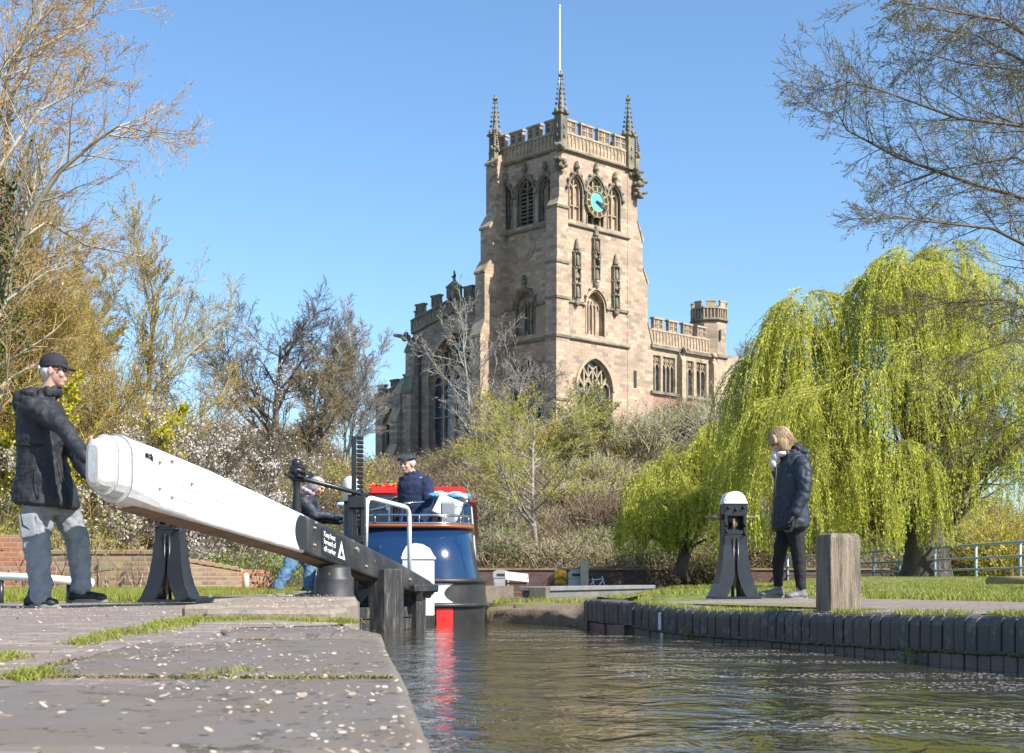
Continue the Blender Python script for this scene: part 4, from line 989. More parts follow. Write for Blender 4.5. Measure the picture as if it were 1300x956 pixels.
mb.build('winding_shaft', iron, pr, PO)
mb = MB(); c = W(376.5,600,11.7); mb.lathe([(.028,-.55),(.032,-.42),(.04,-.3),(.03,-.15),(.036,-.02),(.062,.0),(.062,.03),(.03,.04),(.042,.06),(.045,.085),(.03,.108),(.004,.115)], c, 12)
q = MB(); d = (b-a).normalized()
for k in range(10): an = k*math.pi/5; u = d.orthogonal().normalized(); v = d.cross(u); mb.cap(c+(u*math.cos(an)+v*math.sin(an))*.065-d*.02, c+(u*math.cos(an)+v*math.sin(an))*.065+d*.03, .014, .014, 6)
mb.tube([c-d*.03, c+d*.05], .06, 12); mb.tube([c+d*.06-Vector((0,0,.05)), c+d*.16+Vector((0,0,.02))], .025, 8)
mb.build('shaft_pedestal', iron, pr, PO)
# windlass bar hooked on the far rail
# white round-topped cap on a stand behind the rack
def paddle_stand(px, Y, z0, rz, label, top=True, sc=1.0, lean=0):
    o = empty('paddle_stand', G(px,Y,z0), rz, label, 'paddle stand', 'ground paddle stands')
    h = 1.0*sc
    mb = MB()
    # flared body: two splayed legs with a web, thick in depth
    def half(z): # half width
        return np.interp(z, [0,.06,.14,.24,.36,.5,.66,.92], [.232,.20,.165,.14,.122,.112,.108,.105])
    zs = [0,.03,.06,.1,.14,.19,.24,.3,.36,.43,.5]
    for sg in (-1,1):
        rings = []
        for z in zs:
            w_ = float(half(z)); t = .075-.02*(z/.5) if z < .45 else .05
            inner = w_-(.13 if z < .3 else .13-.05*(z-.3)/.2)
            inner = max(inner, .012); dp = .13-.05*z/.5
            rings.append([Vector((sg*w_, -dp, z)), Vector((sg*w_, dp, z)), Vector((sg*inner, dp, z)), Vector((sg*inner, -dp, z))])
        mb.loft(rings)
    mb.box(-.225,.225,-.14,.14,0,.022)
    mb.bbox(-.112,.112,-.075,.075,.47,.60,.012)
    for sg in (-1,1): mb.bbox(sg*.105-.033*(sg>0)-.0*(sg<0), sg*.105+.033*(sg<0), -.08,.08,.58,.88,.008)
    mb.bbox(-.109,.109,-.082,-.05,.76,.885,.008); mb.bbox(-.109,.109,.05,.082,.58,.885,.008); mb.bbox(-.08,.08,-.075,-.045,.585,.64,.01)
    for sg in (-1,1): mb.tube([(sg*.025,-.07,.02),(sg*.022,-.085,.28),(sg*.02,-.08,.56)], [.016,.012,.012], 6)
    body = mb.build('stand_body', iron, o)
    for x, z in ((-.07,.84),(0,.82),(.07,.84),(-.085,.68),(.085,.68),(-.085,.62),(.085,.6)): mb = MB(); mb.cap((x,-.082,z),(x,-.1,z),.018,.012,8); mb.build('bolt', iron, body)
    mb = MB(); mb.tube([(0,-.05,.69),(0,.02,.69)], .026, 12); mb.tube([(-.012,-.05,.60),(-.012,-.05,.74)], .016, 8); mb.build('rack', vary('worn_steel', (.10,.08,.06), (.18,.11,.06), 20, .5, .2, .003, metal=.4), o)
    mb = MB(); mb.tube([(-.27,0,.755),(-.2,0,.755),(-.199,0,.755),(-.1,0,.757)], [.010,.012,.024,.026], 10); mb.tube([(.1,0,.757),(.14,0,.757),(.141,0,.757),(.235,0,.757)], [.024,.022,.011,.010], 10)
    mb.build('spindle', [m for m in [vary('spindle_steel', (.32,.26,.2), (.22,.15,.1), 14, .5, .2, .003, metal=.4)]][0], o)
    if top:
        mb = MB(); 
        for y0, y1, rr in ((-.075,.075,.108),(-.09,-.076,.095)):
            pts = [(rr*math.cos(math.pi*k/20), .885+rr*1.0*math.sin(math.pi*k/20)) for k in range(21)]
            mb.loft([[Vector((x,y,z)) for x,z in pts] for y in (y0,y1)], sm=False)
        mb.bbox(-.112,.112,-.095,.08,.875,.895,.004)
        mb.build('cap', wpaint, o)
    return o
paddle_stand(931, 13.15, -.005, R(6), 'black paddle stand with white round cap beside the woman in the navy coat')
paddle_stand(216.5, 11.75, -.01, R(-8), 'black flared paddle stand under the white half of the balance beam', top=True, sc=1)
# rounded white top of a post behind the rack
o = empty('mooring_post', G(448,14.0,0), 0, 'post with rounded white top just behind the toothed rack', 'post')
o.location.z = -.1; mb = MB(); zt = W(0,606,14.2).z+.1; mb.lathe([(.075,0),(.07,zt-.25)], (-.02,0,0), 14); mb.build('post_shaft', iron, o)
mb = MB(); mb.lathe([(.082,zt-.25),(.085,zt-.08),(.07,zt-.03),(.04,zt-.008),(.004,zt)], (-.02,0,0), 16); mb.build('cap', wpaint, o)
# white round-topped box on the far gate post
mb = MB(); Yb = 13.75; c = W(531.5,735,Yb); x0, x1 = -.15,.15
prof = [(-.145,-.35),(-.145,.20),(-.15,.20),(-.15,.235),(-.135,.27),(-.11,.315),(-.07,.335),(-.02,.343),(.04,.335),(.10,.30),(.135,.24),(.15,.215),(.15,.20),(.145,.20),(.145,-.35)]
mb.loft([[Vector((x,y,z)) for x,z in prof] for y in (-.14,.14)])
mb.bbox(-.16,.16,-.15,.15,.185,.215,.006)
o = mb.build('housing_box', wpaint, None); o.location = (c.x, Yb, .18); tag(o, 'white painted box with rounded lid between the hand hoop and the boat stern', 'box')
# wooden mooring bollard, right
mb = MB(); hw = .108
rings = []
for z, s_ in ((-.05,1),(.0,1),(.43,.985),(.452,.97),(.468,.90),(.478,.80)):
    pts = []
    for a in range(4):
        cx, cy = ((-1,-1),(1,-1),(1,1),(-1,1))[a]; nxt = ((1,-1),(1,1),(-1,1),(-1,-1))[a]
        for k in range(5):
            t = k/5; pts.append(Vector((hw*s_*(cx+(nxt[0]-cx)*t)+.003*mnoise.noise(Vector((a*5+k,z*4,1))), hw*s_*(cy+(nxt[1]-cy)*t), z)))
    rings.append(pts)
mb.loft(rings)
o = mb.build('wooden_post', greywood, None); q = G(1064,9.35,-.0); o.location = q; o.rotation_euler = (0,0,R(14)); tag(o, 'stout square weathered timber mooring post standing at the lock edge', 'mooring post')
bv = o.modifiers.new('b','BEVEL'); bv.width = .005; bv.segments = 2
# white horizontal rail at far left
o = empty('low_rail', G(20,11.6,0), 0, 'low white round rail on dark posts behind the man in the cap', 'rail')
oc = Vector(o.location); mb = MB(); mb.tube([W(-120,729,11.9), W(40,733,11.7), W(117,739.5,11.5)], [.035,.035,.033], 12); mb.build('rail', wpaint, o, oc)
for px in (-60, 1, 88):
    mb = MB(); Y = 11.9-.3*(px+120)/237; q = G(px,Y,0); mb.tube([(q.x,Y,-.1),(q.x,Y,.17)], .025, 8); mb.build('post', iron, o, oc)

# ------------------------------------------------------------------ left brick walls
brA = brickmat('garden_brick_orange', [(.42,.14,.07),(.50,.20,.10),(.36,.13,.08),(.46,.24,.13)], (.33,.26,.20), .23,.075,.011, nsc=1.2, stainamt=.35, bstr=.6)
brB = brickmat('garden_brick_old', [(.28,.13,.09),(.36,.22,.12),(.20,.11,.09),(.34,.26,.15),(.24,.12,.10)], (.30,.25,.18), .23,.075,.011, nsc=1.5, stain=(.30,.26,.14), stainamt=.55, bstr=.7, moss=((.16,.17,.05),.66))
def brick_wall(px0, px1, Y0, Y1, zt0, zt1, mat, name, label, th=.23, cap=None, zb=-.5, cat='wall'):
    a = G(px0,Y0); b = G(px1,Y1); ang = math.atan2(b.y-a.y, b.x-a.x); L = (b-a).length
    o = empty(name, a, ang, label, cat); mb = MB()
    mb.loft([[Vector(v) for v in ((0,d,zb),(L,d,zb),(L,d,zt1),(0,d,zt0))] for d in (th,0)]); mb.build('brickwork', mat, o)
    if cap:
        mb = MB(); n = int(L/.235); 
        for k in range(n):
            u = L*k/n; z = zt0+(zt1-zt0)*k/n; mb.bbox(u+.004, u+L/n-.004, -.02, th+.02, z, z+.075, .012)
        mb.build('coping', cap, o)
    return o
capb = vary('coping_brick', (.20,.10,.08), (.30,.19,.12), 4, .85, .5, .01, c3=(.24,.22,.10))
brick_wall(-260, 47, 22, 22, .86, .86, brA, 'brick_wall', 'bright orange brick wall at the far left behind the man')
brick_wall(44, 197, 22.2, 22.2, .56, .56, brB, 'brick_wall', 'older mossy brown brick wall with brick coping between the man and the left paddle stand', cap=capb)
brick_wall(196, 302, 22.6, 25.0, .52, .31, brB, 'brick_wall', 'mossy brick wall sloping down to the right behind the left paddle stand', cap=capb)
brick_wall(302, 346, 25.2, 25.6, .36, .34, brA, 'brick_wall', 'short stub of orange brick wall right of the sloping wall')
o = brick_wall(340, 425, 27, 27.5, .24, .24, brickmat('purple_brick', [(.13,.06,.06),(.18,.08,.07),(.12,.07,.07)], (.12,.10,.09), stainamt=.3), 'brick_wall', 'dark purple brick wall behind the leaning person')
mb = MB(); q = G(312,24.6,-.02); mb.lathe([(.06,-.05),(.06,.25),(.045,.29),(.004,.31)], (0,0,0), 10); o = mb.build('marker_post', plain('pale_post', (.55,.5,.42), .8), None); o.location = q; tag(o, 'little pale post in front of the orange wall stub', 'post')

# ------------------------------------------------------------------ far side: retaining wall, bins, board, block wall
brR = brickmat('retaining_brick', [(.11,.045,.04),(.16,.07,.055),(.09,.045,.045),(.14,.08,.06)], (.12,.10,.085), .23,.075,.01, nsc=.4, stainamt=.4, stain=(.07,.05,.04))
o = empty('retaining_wall', (-30,64,0), 0, 'long low dark red brick retaining wall at the foot of the church hill', 'wall')
mb = MB(); mb.box(0, 47, 0, .4, -1.3, .58); mb.build('brickwork', brR, o); mb = MB(); mb.box(0, 47, -.06, .46, .582, .66); mb.build('coping', capb, o)
grey = brickmat('block_grey', [(.17,.165,.155),(.21,.20,.18),(.15,.145,.14)], (.17,.16,.14), .45,.16,.012, nsc=1, stainamt=.4)
a = G(697,24.5); b = G(830,30.5); ang = math.atan2(b.y-a.y,b.x-a.x); L = (b-a).length
o = empty('block_wall', a, ang, 'low grey stone block wall with pale coping in front of the man in yellow', 'wall')
mb = MB(); mb.box(0,L,0,.5,-.9,-.03); mb.build('blockwork', grey, o); mb = MB(); mb.bbox(-.03,L,-.04,.55,-.03,.05,.01); mb.build('coping', vary('coping_pale', (.17,.165,.155),(.23,.22,.21),3,.8), o)
mb = MB(); mb.bbox(-.2,-.02,-.02,.3,-.9,.045,.015); mb.build('end_pier', vary('end_dark', (.12,.10,.08),(.18,.16,.12),4,.9), o)
def bin_(px, Y, label, z0=-.66, h=1.22):
    o = empty('litter_bin', G(px,Y,z0), 0, label, 'litter bin', 'grey litter bins')
    g = painted('bin_grey', (.34,.35,.36), (.2,.2,.2), .55, .75, 3, dirtamt=.2) if 'bin_grey' not in bpy.data.materials else bpy.data.materials['bin_grey']
    w_ = .32; mb = MB(); mb.bbox(-w_,w_,-.28,.28,0,h*.7,.03); mb.bbox(-w_*.94,w_*.94,-.27,.27,h*.69,h*.72,.01); body = mb.build('bin_body', g, o)
    mb = MB(); poly = [(-w_,h*.72),(w_,h*.72),(w_,h*.92),(w_*.55,h*.985),(0,h),(-w_*.55,h*.985),(-w_,h*.92)]
    mb.loft([[Vector((x,y,z)) for x,z in poly] for y in (-.29,.29)]); mb.build('hood', g, o)
    mb = MB(); mb.bbox(-w_*.55,w_*.55,-.30,-.27,h*.77,h*.87,.02); mb.build('opening', plain('bin_hole', (.03,.03,.02), .7), o)
    mb = MB(); mb.bbox(-w_*.8,w_*.8,-.3,-.28,h*.2,h*.6,.01); mb.build('door_panel', g, o)
    return o
bin_(636, 58, 'grey litter bin standing beside the information board'); bin_(731.5, 57, 'grey litter bin standing beside the tall pale post')
mb = MB(); mb.bbox(-.16,.16,-.1,.1,0,1.58,.02); o = mb.build('tall_post', vary('pale_wood',(.42,.36,.27),(.5,.44,.34),4,.8), None); o.location = G(742,56.5,-.66); tag(o, 'tall pale square post touching the right litter bin', 'post')
o = empty('information_board', G(656,57,-.66), R(4), 'slanted white information board on brown legs', 'information board')
mb = MB(); M = Matrix.Translation((0,0,1.08)) @ Matrix.Rotation(R(-18),4,'Y') @ Matrix.Rotation(R(52),4,'X') ; mb.bbox(-.48,.48,-.27,.27,-.02,.02,.01,Matrix.Translation((0,0,.92))@Matrix.Rotation(R(38),4,'X')@Matrix.Rotation(R(8),4,'Y')); bd = mb.build('board', plain('board_frame',(.5,.5,.48),.5), o)
mb = MB(); mb.bbox(-.46,.46,-.25,.25,.021,.026,.002,Matrix.Translation((0,0,.92))@Matrix.Rotation(R(38),4,'X')@Matrix.Rotation(R(8),4,'Y')); mb.build('panel', plain('board_white',(.50,.51,.50),.4), bd)
for sx in (-.42,.42):
    mb = MB(); mb.bbox(sx-.04,sx+.04,-.04,.04,0,.88,.01); mb.build('leg', plain('board_leg',(.20,.07,.05),.6), o)
mb = MB(); mb.bbox(-.42,.42,-.03,.03,.25,.33,.01); mb.bbox(-.42,.42,-.03,.03,.62,.7,.01); mb.build('crossbar', bpy.data.materials['board_leg'], o)
# bicycle leaning at the post
o = empty('bicycle', G(757,57,-.66), R(35), 'dark bicycle with white frame leaning beyond the block wall', 'bicycle')
for cx in (-.5,.5):
    mb = MB(); pts = [(cx+.33*math.cos(a),0,.34+.33*math.sin(a)) for a in [2*math.pi*k/20 for k in range(21)]]; mb.tube(pts, .02, 6); wh = mb.build('wheel', plain('tyre',(.02,.02,.02),.8) if 'tyre' not in bpy.data.materials else bpy.data.materials['tyre'], o)
    mb = MB(); 
    for k in range(10): a = 2*math.pi*k/10; mb.tube([(cx,0,.34),(cx+.31*math.cos(a),0,.34+.31*math.sin(a))], .004, 4)
    mb.build('spokes', plain('spoke',(.5,.5,.5),.3,.8) if 'spoke' not in bpy.data.materials else bpy.data.materials['spoke'], wh)
mb = MB(); 
for a, b in (((-.5,.34),(-.15,.75)),((-.5,.34),(-.05,.34)),((-.05,.34),(-.2,.9)),((-.05,.34),(.32,.78)),((-.17,.8),(.34,.84)),((.5,.34),(.3,.95))): mb.tube([(a[0],0,a[1]),(b[0],0,b[1])], .025, 7)
mb.build('frame', plain('bike_white',(.7,.7,.75),.3), o)
mb = MB(); mb.tube([(.3,-.28,1.02),(.32,-.1,1.0),(.3,0,.96),(.32,.1,1.0),(.3,.28,1.02)], .018, 6); mb.build('handlebar', iron, o)
mb = MB(); mb.sphere((-.22,0,.93), (.15,.07,.04), 8, 5); mb.build('saddle', plain('saddle',(.02,.02,.02),.5), o)

# ------------------------------------------------------------------ blue tubular fence on the right
fpaint = plain('fence_blue', (.30,.42,.46), .4)
FP = [(985,66),(1000,64),(1048,60.5),(1109,56.5),(1142,54),(1187,51),(1239,48),(1295,45),(1360,42),(1440,39)]
F0 = G(1140,54,.2); o = empty('railing', F0, 0, 'pale blue tubular railing running past the willow trunk', 'railing')
pp = [G(p, Y, 0) for p, Y in FP]
def fz(k): return float(np.interp(FP[k][0], [985,1109,1300,1440], [.02,.14,.24,.25]))
for h in (.30,.68,1.12):
    mb = MB(); mb.tube([q+Vector((0,0,fz(k)+h)) for k, q in enumerate(pp)], .035 if h < 1 else .045, 8); mb.build('rail', fpaint, o, F0)
for k, q in enumerate(pp):
    mb = MB(); mb.tube([q+Vector((0,0,fz(k)-.4)), q+Vector((0,0,fz(k)+1.14))], .05, 8); mb.build('post', fpaint, o, F0)
# log / low timber on the grass right
mb = MB(); mb.tube([G(1256,30,.04)+Vector((0,0,.08)), G(1330,28.5,.04)+Vector((0,0,.09))], [.11,.12], 12); c = G(1290,29.5,.06); o = mb.build('log', vary('log_wood',(.30,.22,.08),(.38,.30,.14),5,.9), None, c); o.location = c; tag(o, 'yellowish timber log lying on the grass at the right edge', 'log')
# ------------------------------------------------------------------ narrowboat
XC = -1.335; BH = 1.03; SY = 14.15      # hull centre, half beam, sternmost point
nb = empty('narrowboat', (XC, 16, WATER), R(1.25), 'dark blue narrowboat with red roof edge, its rounded stern towards the camera, in the lock', 'narrowboat'); NO = Vector(nb.location)
navy = plain('boat_blue', (.008,.030,.085), .14, coat=.5)
hullb = painted('hull_black', (.022,.022,.022), (.20,.18,.15), .45, .66, 6, dirt=(.12,.11,.09), dirtamt=.5)
bwhite = painted('boat_white', (.78,.8,.8), (.4,.4,.35), .35, .8, 5)
bred = painted('boat_red', (.62,.02,.015), (.3,.05,.03), .35, .75, 5, dirt=(.3,.05,.03))
wood = vary('varnished_wood', (.24,.075,.025), (.32,.11,.035), 4, .3, .1, .002, stretch=(1,1,8))
chrome = plain('polished_rail', (.6,.6,.6), .15, 1)
def plan(off, front=36.0, n=22, ry=.85):     # outline starting at right front, round the stern
    b = BH+off; pts = [(b,front)]
    for k in range(n+1):
        a = math.pi*k/n; c, s_ = math.cos(a), math.sin(a)
        e = .62; pts.append((b*math.copysign(abs(c)**e, c), SY+ry - (ry+off)*abs(s_)**.8))
    pts.append((-b,front)); return pts
def ringp(off, z, **k): return [Vector((XC+x, y, z)) for x, y in plan(off, **k)]
# hull with paint zones: right of stern centre white/red patch, black elsewhere -> separate panels
def hull_band(z0, z1, o0, o1, xr=None, name='hull', mat=hullb, eps=0):
    mb = MB(); a, b = plan(o0+eps, n=64), plan(o1+eps, n=64)
    for k in range(len(a)-1):
        xm = (a[k][0]+a[k+1][0])/2; ym = (a[k][1]+a[k+1][1])/2
        if xr and not (xr[0] <= xm <= xr[1] and ym < SY+1.2): continue
        mb.add([(XC+a[k][0],a[k][1],z0),(XC+a[k+1][0],a[k+1][1],z0),(XC+b[k+1][0],b[k+1][1],z1),(XC+b[k][0],b[k][1],z1)], [(0,1,2,3)], True)
    return mb.build(name, mat, nb, NO)
DZ = .165
hull_band(-.6,-.085,-.03,0); hull_band(-.085,DZ,.0,.0)
for z in (-.085,):
    mb = MB(); rings = [ringp(o, zz) for o, zz in ((0,z-.025),(.03,z-.018),(.035,z),(.03,z+.018),(0,z+.025))]
    mb.loft(rings, closed=False, sm=True); mb.build('rubbing_strake', hullb, nb, NO)
mb = MB(); rings = [ringp(o, zz) for o, zz in ((0,DZ-.03),(.03,DZ-.022),(.035,DZ),(.025,DZ+.018),(-.05,DZ+.02),(-.3,DZ+.015))]
mb.loft(rings, closed=False, sm=True); mb.build('gunwale', hullb, nb, NO)
def patch(x0, x1, z0, z1, mat, name, bulge=0):
    mb = MB(); n = 24
    for k in range(n):
        f0, f1 = k/n, (k+1)/n
        def xr(f): return x1 - bulge*(1-math.sqrt(max(0,1-(2*f-1)**2)))*-1
        def row(f, side):
            return None
        za, zb_ = z0+(z1-z0)*f0, z0+(z1-z0)*f1; P = plan(.004, n=1600)
        xa = x1-bulge*(1-(2*((f0+f1)/2)-1)**2)
        seg = [p for p in P if x0 <= p[0] <= xa and p[1] < SY+1.0]
        for p, q in zip(seg, seg[1:]): mb.add([(XC+p[0],p[1],za),(XC+q[0],q[1],za),(XC+q[0],q[1],zb_),(XC+p[0],p[1],zb_)], [(0,1,2,3)], True)
    return mb.build(name, mat, nb, NO)
patch(-.45,.62,-.058,DZ-.032,bwhite,'white_band',.12); patch(.40,.61,-.30,-.112,bred,'red_band',0)
patch(-.9,.38,-.30,-.112,hullb,'hull_plate',0)
# deck
mb = MB(); mb.add(ringp(-.04, DZ-.12), [tuple(range(len(ringp(-.04,0))))]); mb.build('deck', plain('deck_grey',(.08,.085,.09),.7), nb, NO)
# rounded dodger
ZD = .70
mb = MB(); pl_ = lambda o, z: [Vector((XC+x,y,z)) for x, y in plan(o, front=16.9, n=40)]
mb.loft([pl_(-.07,DZ+.01), pl_(-.12,.35), pl_(-.19,ZD), pl_(-.22,ZD), pl_(-.13,DZ+.01)], closed=False, sm=False)
o = mb.build('stern_dodger', navy, nb, NO)
for f in o.data.polygons: f.use_smooth = True
mb = MB()
mb.loft([pl_(o_, z) for o_, z in ((-.19,ZD-.004),(-.155,ZD),(-.15,ZD+.016),(-.155,ZD+.034),(-.22,ZD+.036),(-.25,ZD+.02),(-.24,ZD-.004))], closed=False, sm=True); mb.build('timber_band', wood, nb, NO)
mb = MB(); mb.loft([pl_(o_, z) for o_, z in ((-.20,ZD+.036),(-.165,ZD+.037),(-.158,ZD+.046),(-.168,ZD+.056),(-.24,ZD+.056),(-.24,ZD+.036))], closed=False, sm=True); mb.build('bright_trim', chrome, nb, NO)
mb = MB(); P = [Vector((XC+x*1.0,y,ZD+.125)) for x, y in plan(-.20, front=16.9, n=40)]; mb.tube(P, .013, 8, sm=True)
for k in range(0,len(P),5): mb.tube([P[k], P[k]-Vector((0,0,.07))], .008, 6)
mb.build('taff_rail', chrome, nb, NO)
# cabin
CY0, CY1, ZR = 16.9, 35.2, 1.16
def cab(y, z0=DZ, ztop=ZR): # cross-section
    return [Vector((XC+x,y,z)) for x,z in ((-.90,z0),(-.90,z0+.03),(-.80,ztop-.05),(-.76,ztop),(-.4,ztop+.05),(0,ztop+.07),(.4,ztop+.05),(.76,ztop),(.80,ztop-.05),(.90,z0+.03),(.90,z0))]
mb = MB(); mb.loft([cab(CY0), cab(CY1)]); mb.build('cabin', navy, nb, NO)
mb = MB(); mb.loft([[q+Vector((0,0,.012)) if q.z > ZR-.06 else q+Vector((0,0,ZR-.06-q.z)) for q in cab(y)] for y in (CY0+.05,CY1-.05)]); mb.build('roof', bred, nb, NO)
for sx in (-1,1):
    mb = MB(); mb.tube([(XC+sx*.74,CY0+.03,ZR+.035),(XC+sx*.74,CY1-.1,ZR+.035)], .02, 8); mb.build('grab_rail', bred, nb, NO)
    mb = MB(); mb.loft([[Vector((XC+sx*(.906+d),y,DZ+.05)) , Vector((XC+sx*(.82+d),y,ZR-.12)), Vector((XC+sx*(.82+d),y+.5,ZR-.12)), Vector((XC+sx*(.906+d),y+.5,DZ+.05))] for d in (-.004,.012) for y in (CY0+.02,)]); mb.build('white_panel', bwhite, nb, NO)
    for k in range(7):
        y = CY0+1.6+k*2.4; mb = MB(); mb.loft([[Vector((XC+sx*(.86+d),y+1.0*math.cos(0),.55)), Vector((XC+sx*(.835+d),y+1.0,.9)), Vector((XC+sx*(.835+d),y,.9)), Vector((XC+sx*(.86+d),y,.55))] for d in (-.004,.014)]); mb.build('window', glassm, nb, NO)
# red slide hatch and rear doorway
mb = MB(); mb.bbox(XC-.72,XC+.22+.5,CY0-.03,CY0+.9,ZR+.02,ZR+.115,.02); mb.build('slide_hatch', bred, nb, NO)
mb = MB(); mb.bbox(XC-.33,XC+.33,CY0-.02,CY0+.04,DZ,ZR-.12,.005); mb.build('doorway', plain('door_dark',(.015,.012,.012),.8), nb, NO)
for sx in (-1,1):
    mb = MB(); mb.bbox(XC+sx*.55-.16,XC+sx*.55+.16,CY0-.02,CY0+.02,.62,ZR-.16,.01); mb.build('rear_window', glassm, nb, NO)
# open doors painted in blue and white
for sx, a in ((-1,-28),(1,28)):
    M = Matrix.Translation((XC+sx*.35,CY0-.03,DZ+.35)) @ Matrix.Rotation(R(a),4,'Z')
    mb = MB(); mb.bbox(min(0,sx*.3),max(0,sx*.3),-.025,0,0,.62,.006,M); d_ = mb.build('cabin_door', navy, nb, NO)
    mb = MB(); mb.bbox(min(sx*.05,sx*.25),max(sx*.05,sx*.25),-.032,-.026,.32,.56,.003,M); mb.build('painted_panel', bwhite, d_, NO)
# small control pedestal, tiller pin and brass rail inside the stern
mb = MB(); mb.bbox(XC+.42,XC+.62,15.1,15.3,DZ,ZD+.30,.02); mb.build('control_pedestal', plain('pedestal',(.25,.26,.27),.5), nb, NO)
mb = MB(); mb.tube([W(466,735,14.6), W(470,690,14.6), W(478,640,14.9)], .02, 8); mb.build('tiller_post', plain('tiller_blue',(.01,.02,.07),.3), nb, NO)
mb = MB(); mb.tube([W(425,648,15.4), W(470,640,15.4), W(515,637,15.4)], .01, 8); mb.build('tiller_arm', chrome, nb, NO)
nb.location.x = -1.105; nb.scale = (.78,1,1)
# things on the roof -----------------------------------------
def cloth_heap(name, c, rad, cols, seed, label, cat):
    rnd = random.Random(seed); o = empty(name, c, 0, label, cat)
    for ci, cc in enumerate(cols):
        mb = MB()
        for k in range(6): 
            q = Vector((rnd.uniform(-1,1)*rad[0], rnd.uniform(-1,1)*rad[1], rnd.uniform(.0,1)*rad[2]+ci*.015)); mb.sphere(q, (rad[0]*rnd.uniform(.3,.55), rad[1]*.5, rad[2]*rnd.uniform(.3,.6)), 10, 7)
        x = mb.build('fold', plain(name+'_c%d' % ci, cc, .7), o)
        rm = x.modifiers.new('r','REMESH'); rm.mode='VOXEL'; rm.voxel_size=.012; x.modifiers.new('s','SMOOTH').iterations = 3
        tx = bpy.data.textures.new('wr','CLOUDS'); tx.noise_scale = .06; dm = x.modifiers.new('d','DISPLACE'); dm.texture = tx; dm.strength = .03
    return o
cloth_heap('cloth', W(569,634,16.4)+Vector((0,0,-.04)), (.19,.14,.09), ((.07,.25,.45),(.75,.78,.82)), 3, 'blue and white cloth heaped on the right rear corner of the boat roof', 'cloth')
cloth_heap('cloth', W(441,643,16.2)+Vector((0,0,-.04)), (.10,.12,.06), ((.10,.32,.5),(.75,.78,.82)), 5, 'small blue and white bundle on the left corner of the boat roof', 'cloth')
for sx in (.28,.62): 
    mb = MB(); q = (W(560,662,16.2) if sx < .5 else W(582,660,16.2))
mb = MB(); mb.bbox(-.16,.14,-.02,.02,-.12,.12,.01, Matrix.Rotation(R(-18),4,'X')@Matrix.Rotation(R(24),4,'Y')); o = mb.build('folded_board', painted('board_w',(.7,.7,.66),(.05,.08,.2),.5,.55,9), None); o.location = W(570,645,16.0); tag(o, 'tilted white board with dark marks leaning beside the blue cloth', 'board')
o = empty('flower_tray', W(495,622,17.6)+Vector((0,0,-.10)), 0, 'tray of red and orange flowers on the boat roof beside the flat capped man', 'flower tray')
mb = MB(); mb.bbox(-.22,.30,-.12,.12,0,.08,.01); mb.build('tray', plain('tray_red',(.6,.03,.02),.5), o)
rnd = random.Random(2); mb = MB()
for k in range(260):
    a = Vector((rnd.uniform(-.24,.32), rnd.uniform(-.13,.13), rnd.uniform(.06,.17))); r_ = rnd.uniform(.012,.026)
    mb.sphere(a, (r_,r_,r_*.7), 5, 4)
    mb.cm = rnd.choice((0,0,0,1,1,2)) 
mb.build('flowers', [plain('petal_red',(.75,.02,.02),.6), plain('petal_orange',(.85,.22,.02),.6), plain('flower_leaf',(.08,.16,.03),.7)], o)
# ------------------------------------------------------------------ people
skin = vary('skin', (.52,.30,.21), (.60,.36,.26), 14, .5, .1, .001)
eyew = plain('eye_dark', (.03,.025,.02), .25)
def cloth(name, c1, c2, rough=.85, sc=14): return vary(name, c1, c2, sc, rough, .35, .003, fine=160)
coatblk = cloth('coat_black', (.014,.015,.018), (.022,.024,.03), .7); greytr = cloth('trouser_grey', (.20,.22,.24), (.27,.29,.31), .85)
coatnavy = cloth('coat_navy', (.012,.018,.030), (.020,.028,.042), .6); blkcl = cloth('cloth_black', (.008,.008,.010), (.014,.014,.017), .8)
wool = cloth('wool_navy', (.010,.018,.05), (.016,.026,.07), .95); denim = cloth('denim', (.09,.20,.34), (.16,.28,.42), .85)
shoeb = vary('shoe_black', (.012,.012,.013), (.03,.03,.03), 20, .55, .3, .003); shoeg = vary('shoe_grey', (.12,.12,.12), (.2,.2,.19), 20, .55, .3, .003)
sole = plain('sole_pale', (.22,.21,.2), .8)
capm = cloth('cap_cloth', (.014,.013,.017), (.022,.02,.026), .8)
def hairmat(name, c1, c2):
    m, nt, b = newmat(name); v = coords(nt, 'Object', (40,40,5)); f = noise_t(nt, v, 2, 4, .6)
    nt.links.new(ramp(nt, f, [(.35,c1),(.65,c2)]), b.inputs['Base Color']); b.inputs['Roughness'].default_value = .45; bump(nt, b, f, .9, .006); return m
hair_w = hairmat('hair_white', (.45,.43,.41), (.75,.72,.68)); hair_b = hairmat('hair_blonde', (.20,.12,.06), (.46,.31,.17)); hair_g = hairmat('hair_grey', (.25,.24,.23), (.5,.48,.46))
texw = bpy.data.textures.new('folds', 'CLOUDS'); texw.noise_scale = .11; texw.noise_depth = 2
texs = bpy.data.textures.new('folds_small', 'CLOUDS'); texs.noise_scale = .04; texs.noise_depth = 1
texr = bpy.data.textures.new('creases', 'MUSGRAVE'); texr.noise_scale = .16; texr.musgrave_type = 'RIDGED_MULTIFRACTAL'; texr.octaves = 2; texr.noise_intensity = .6
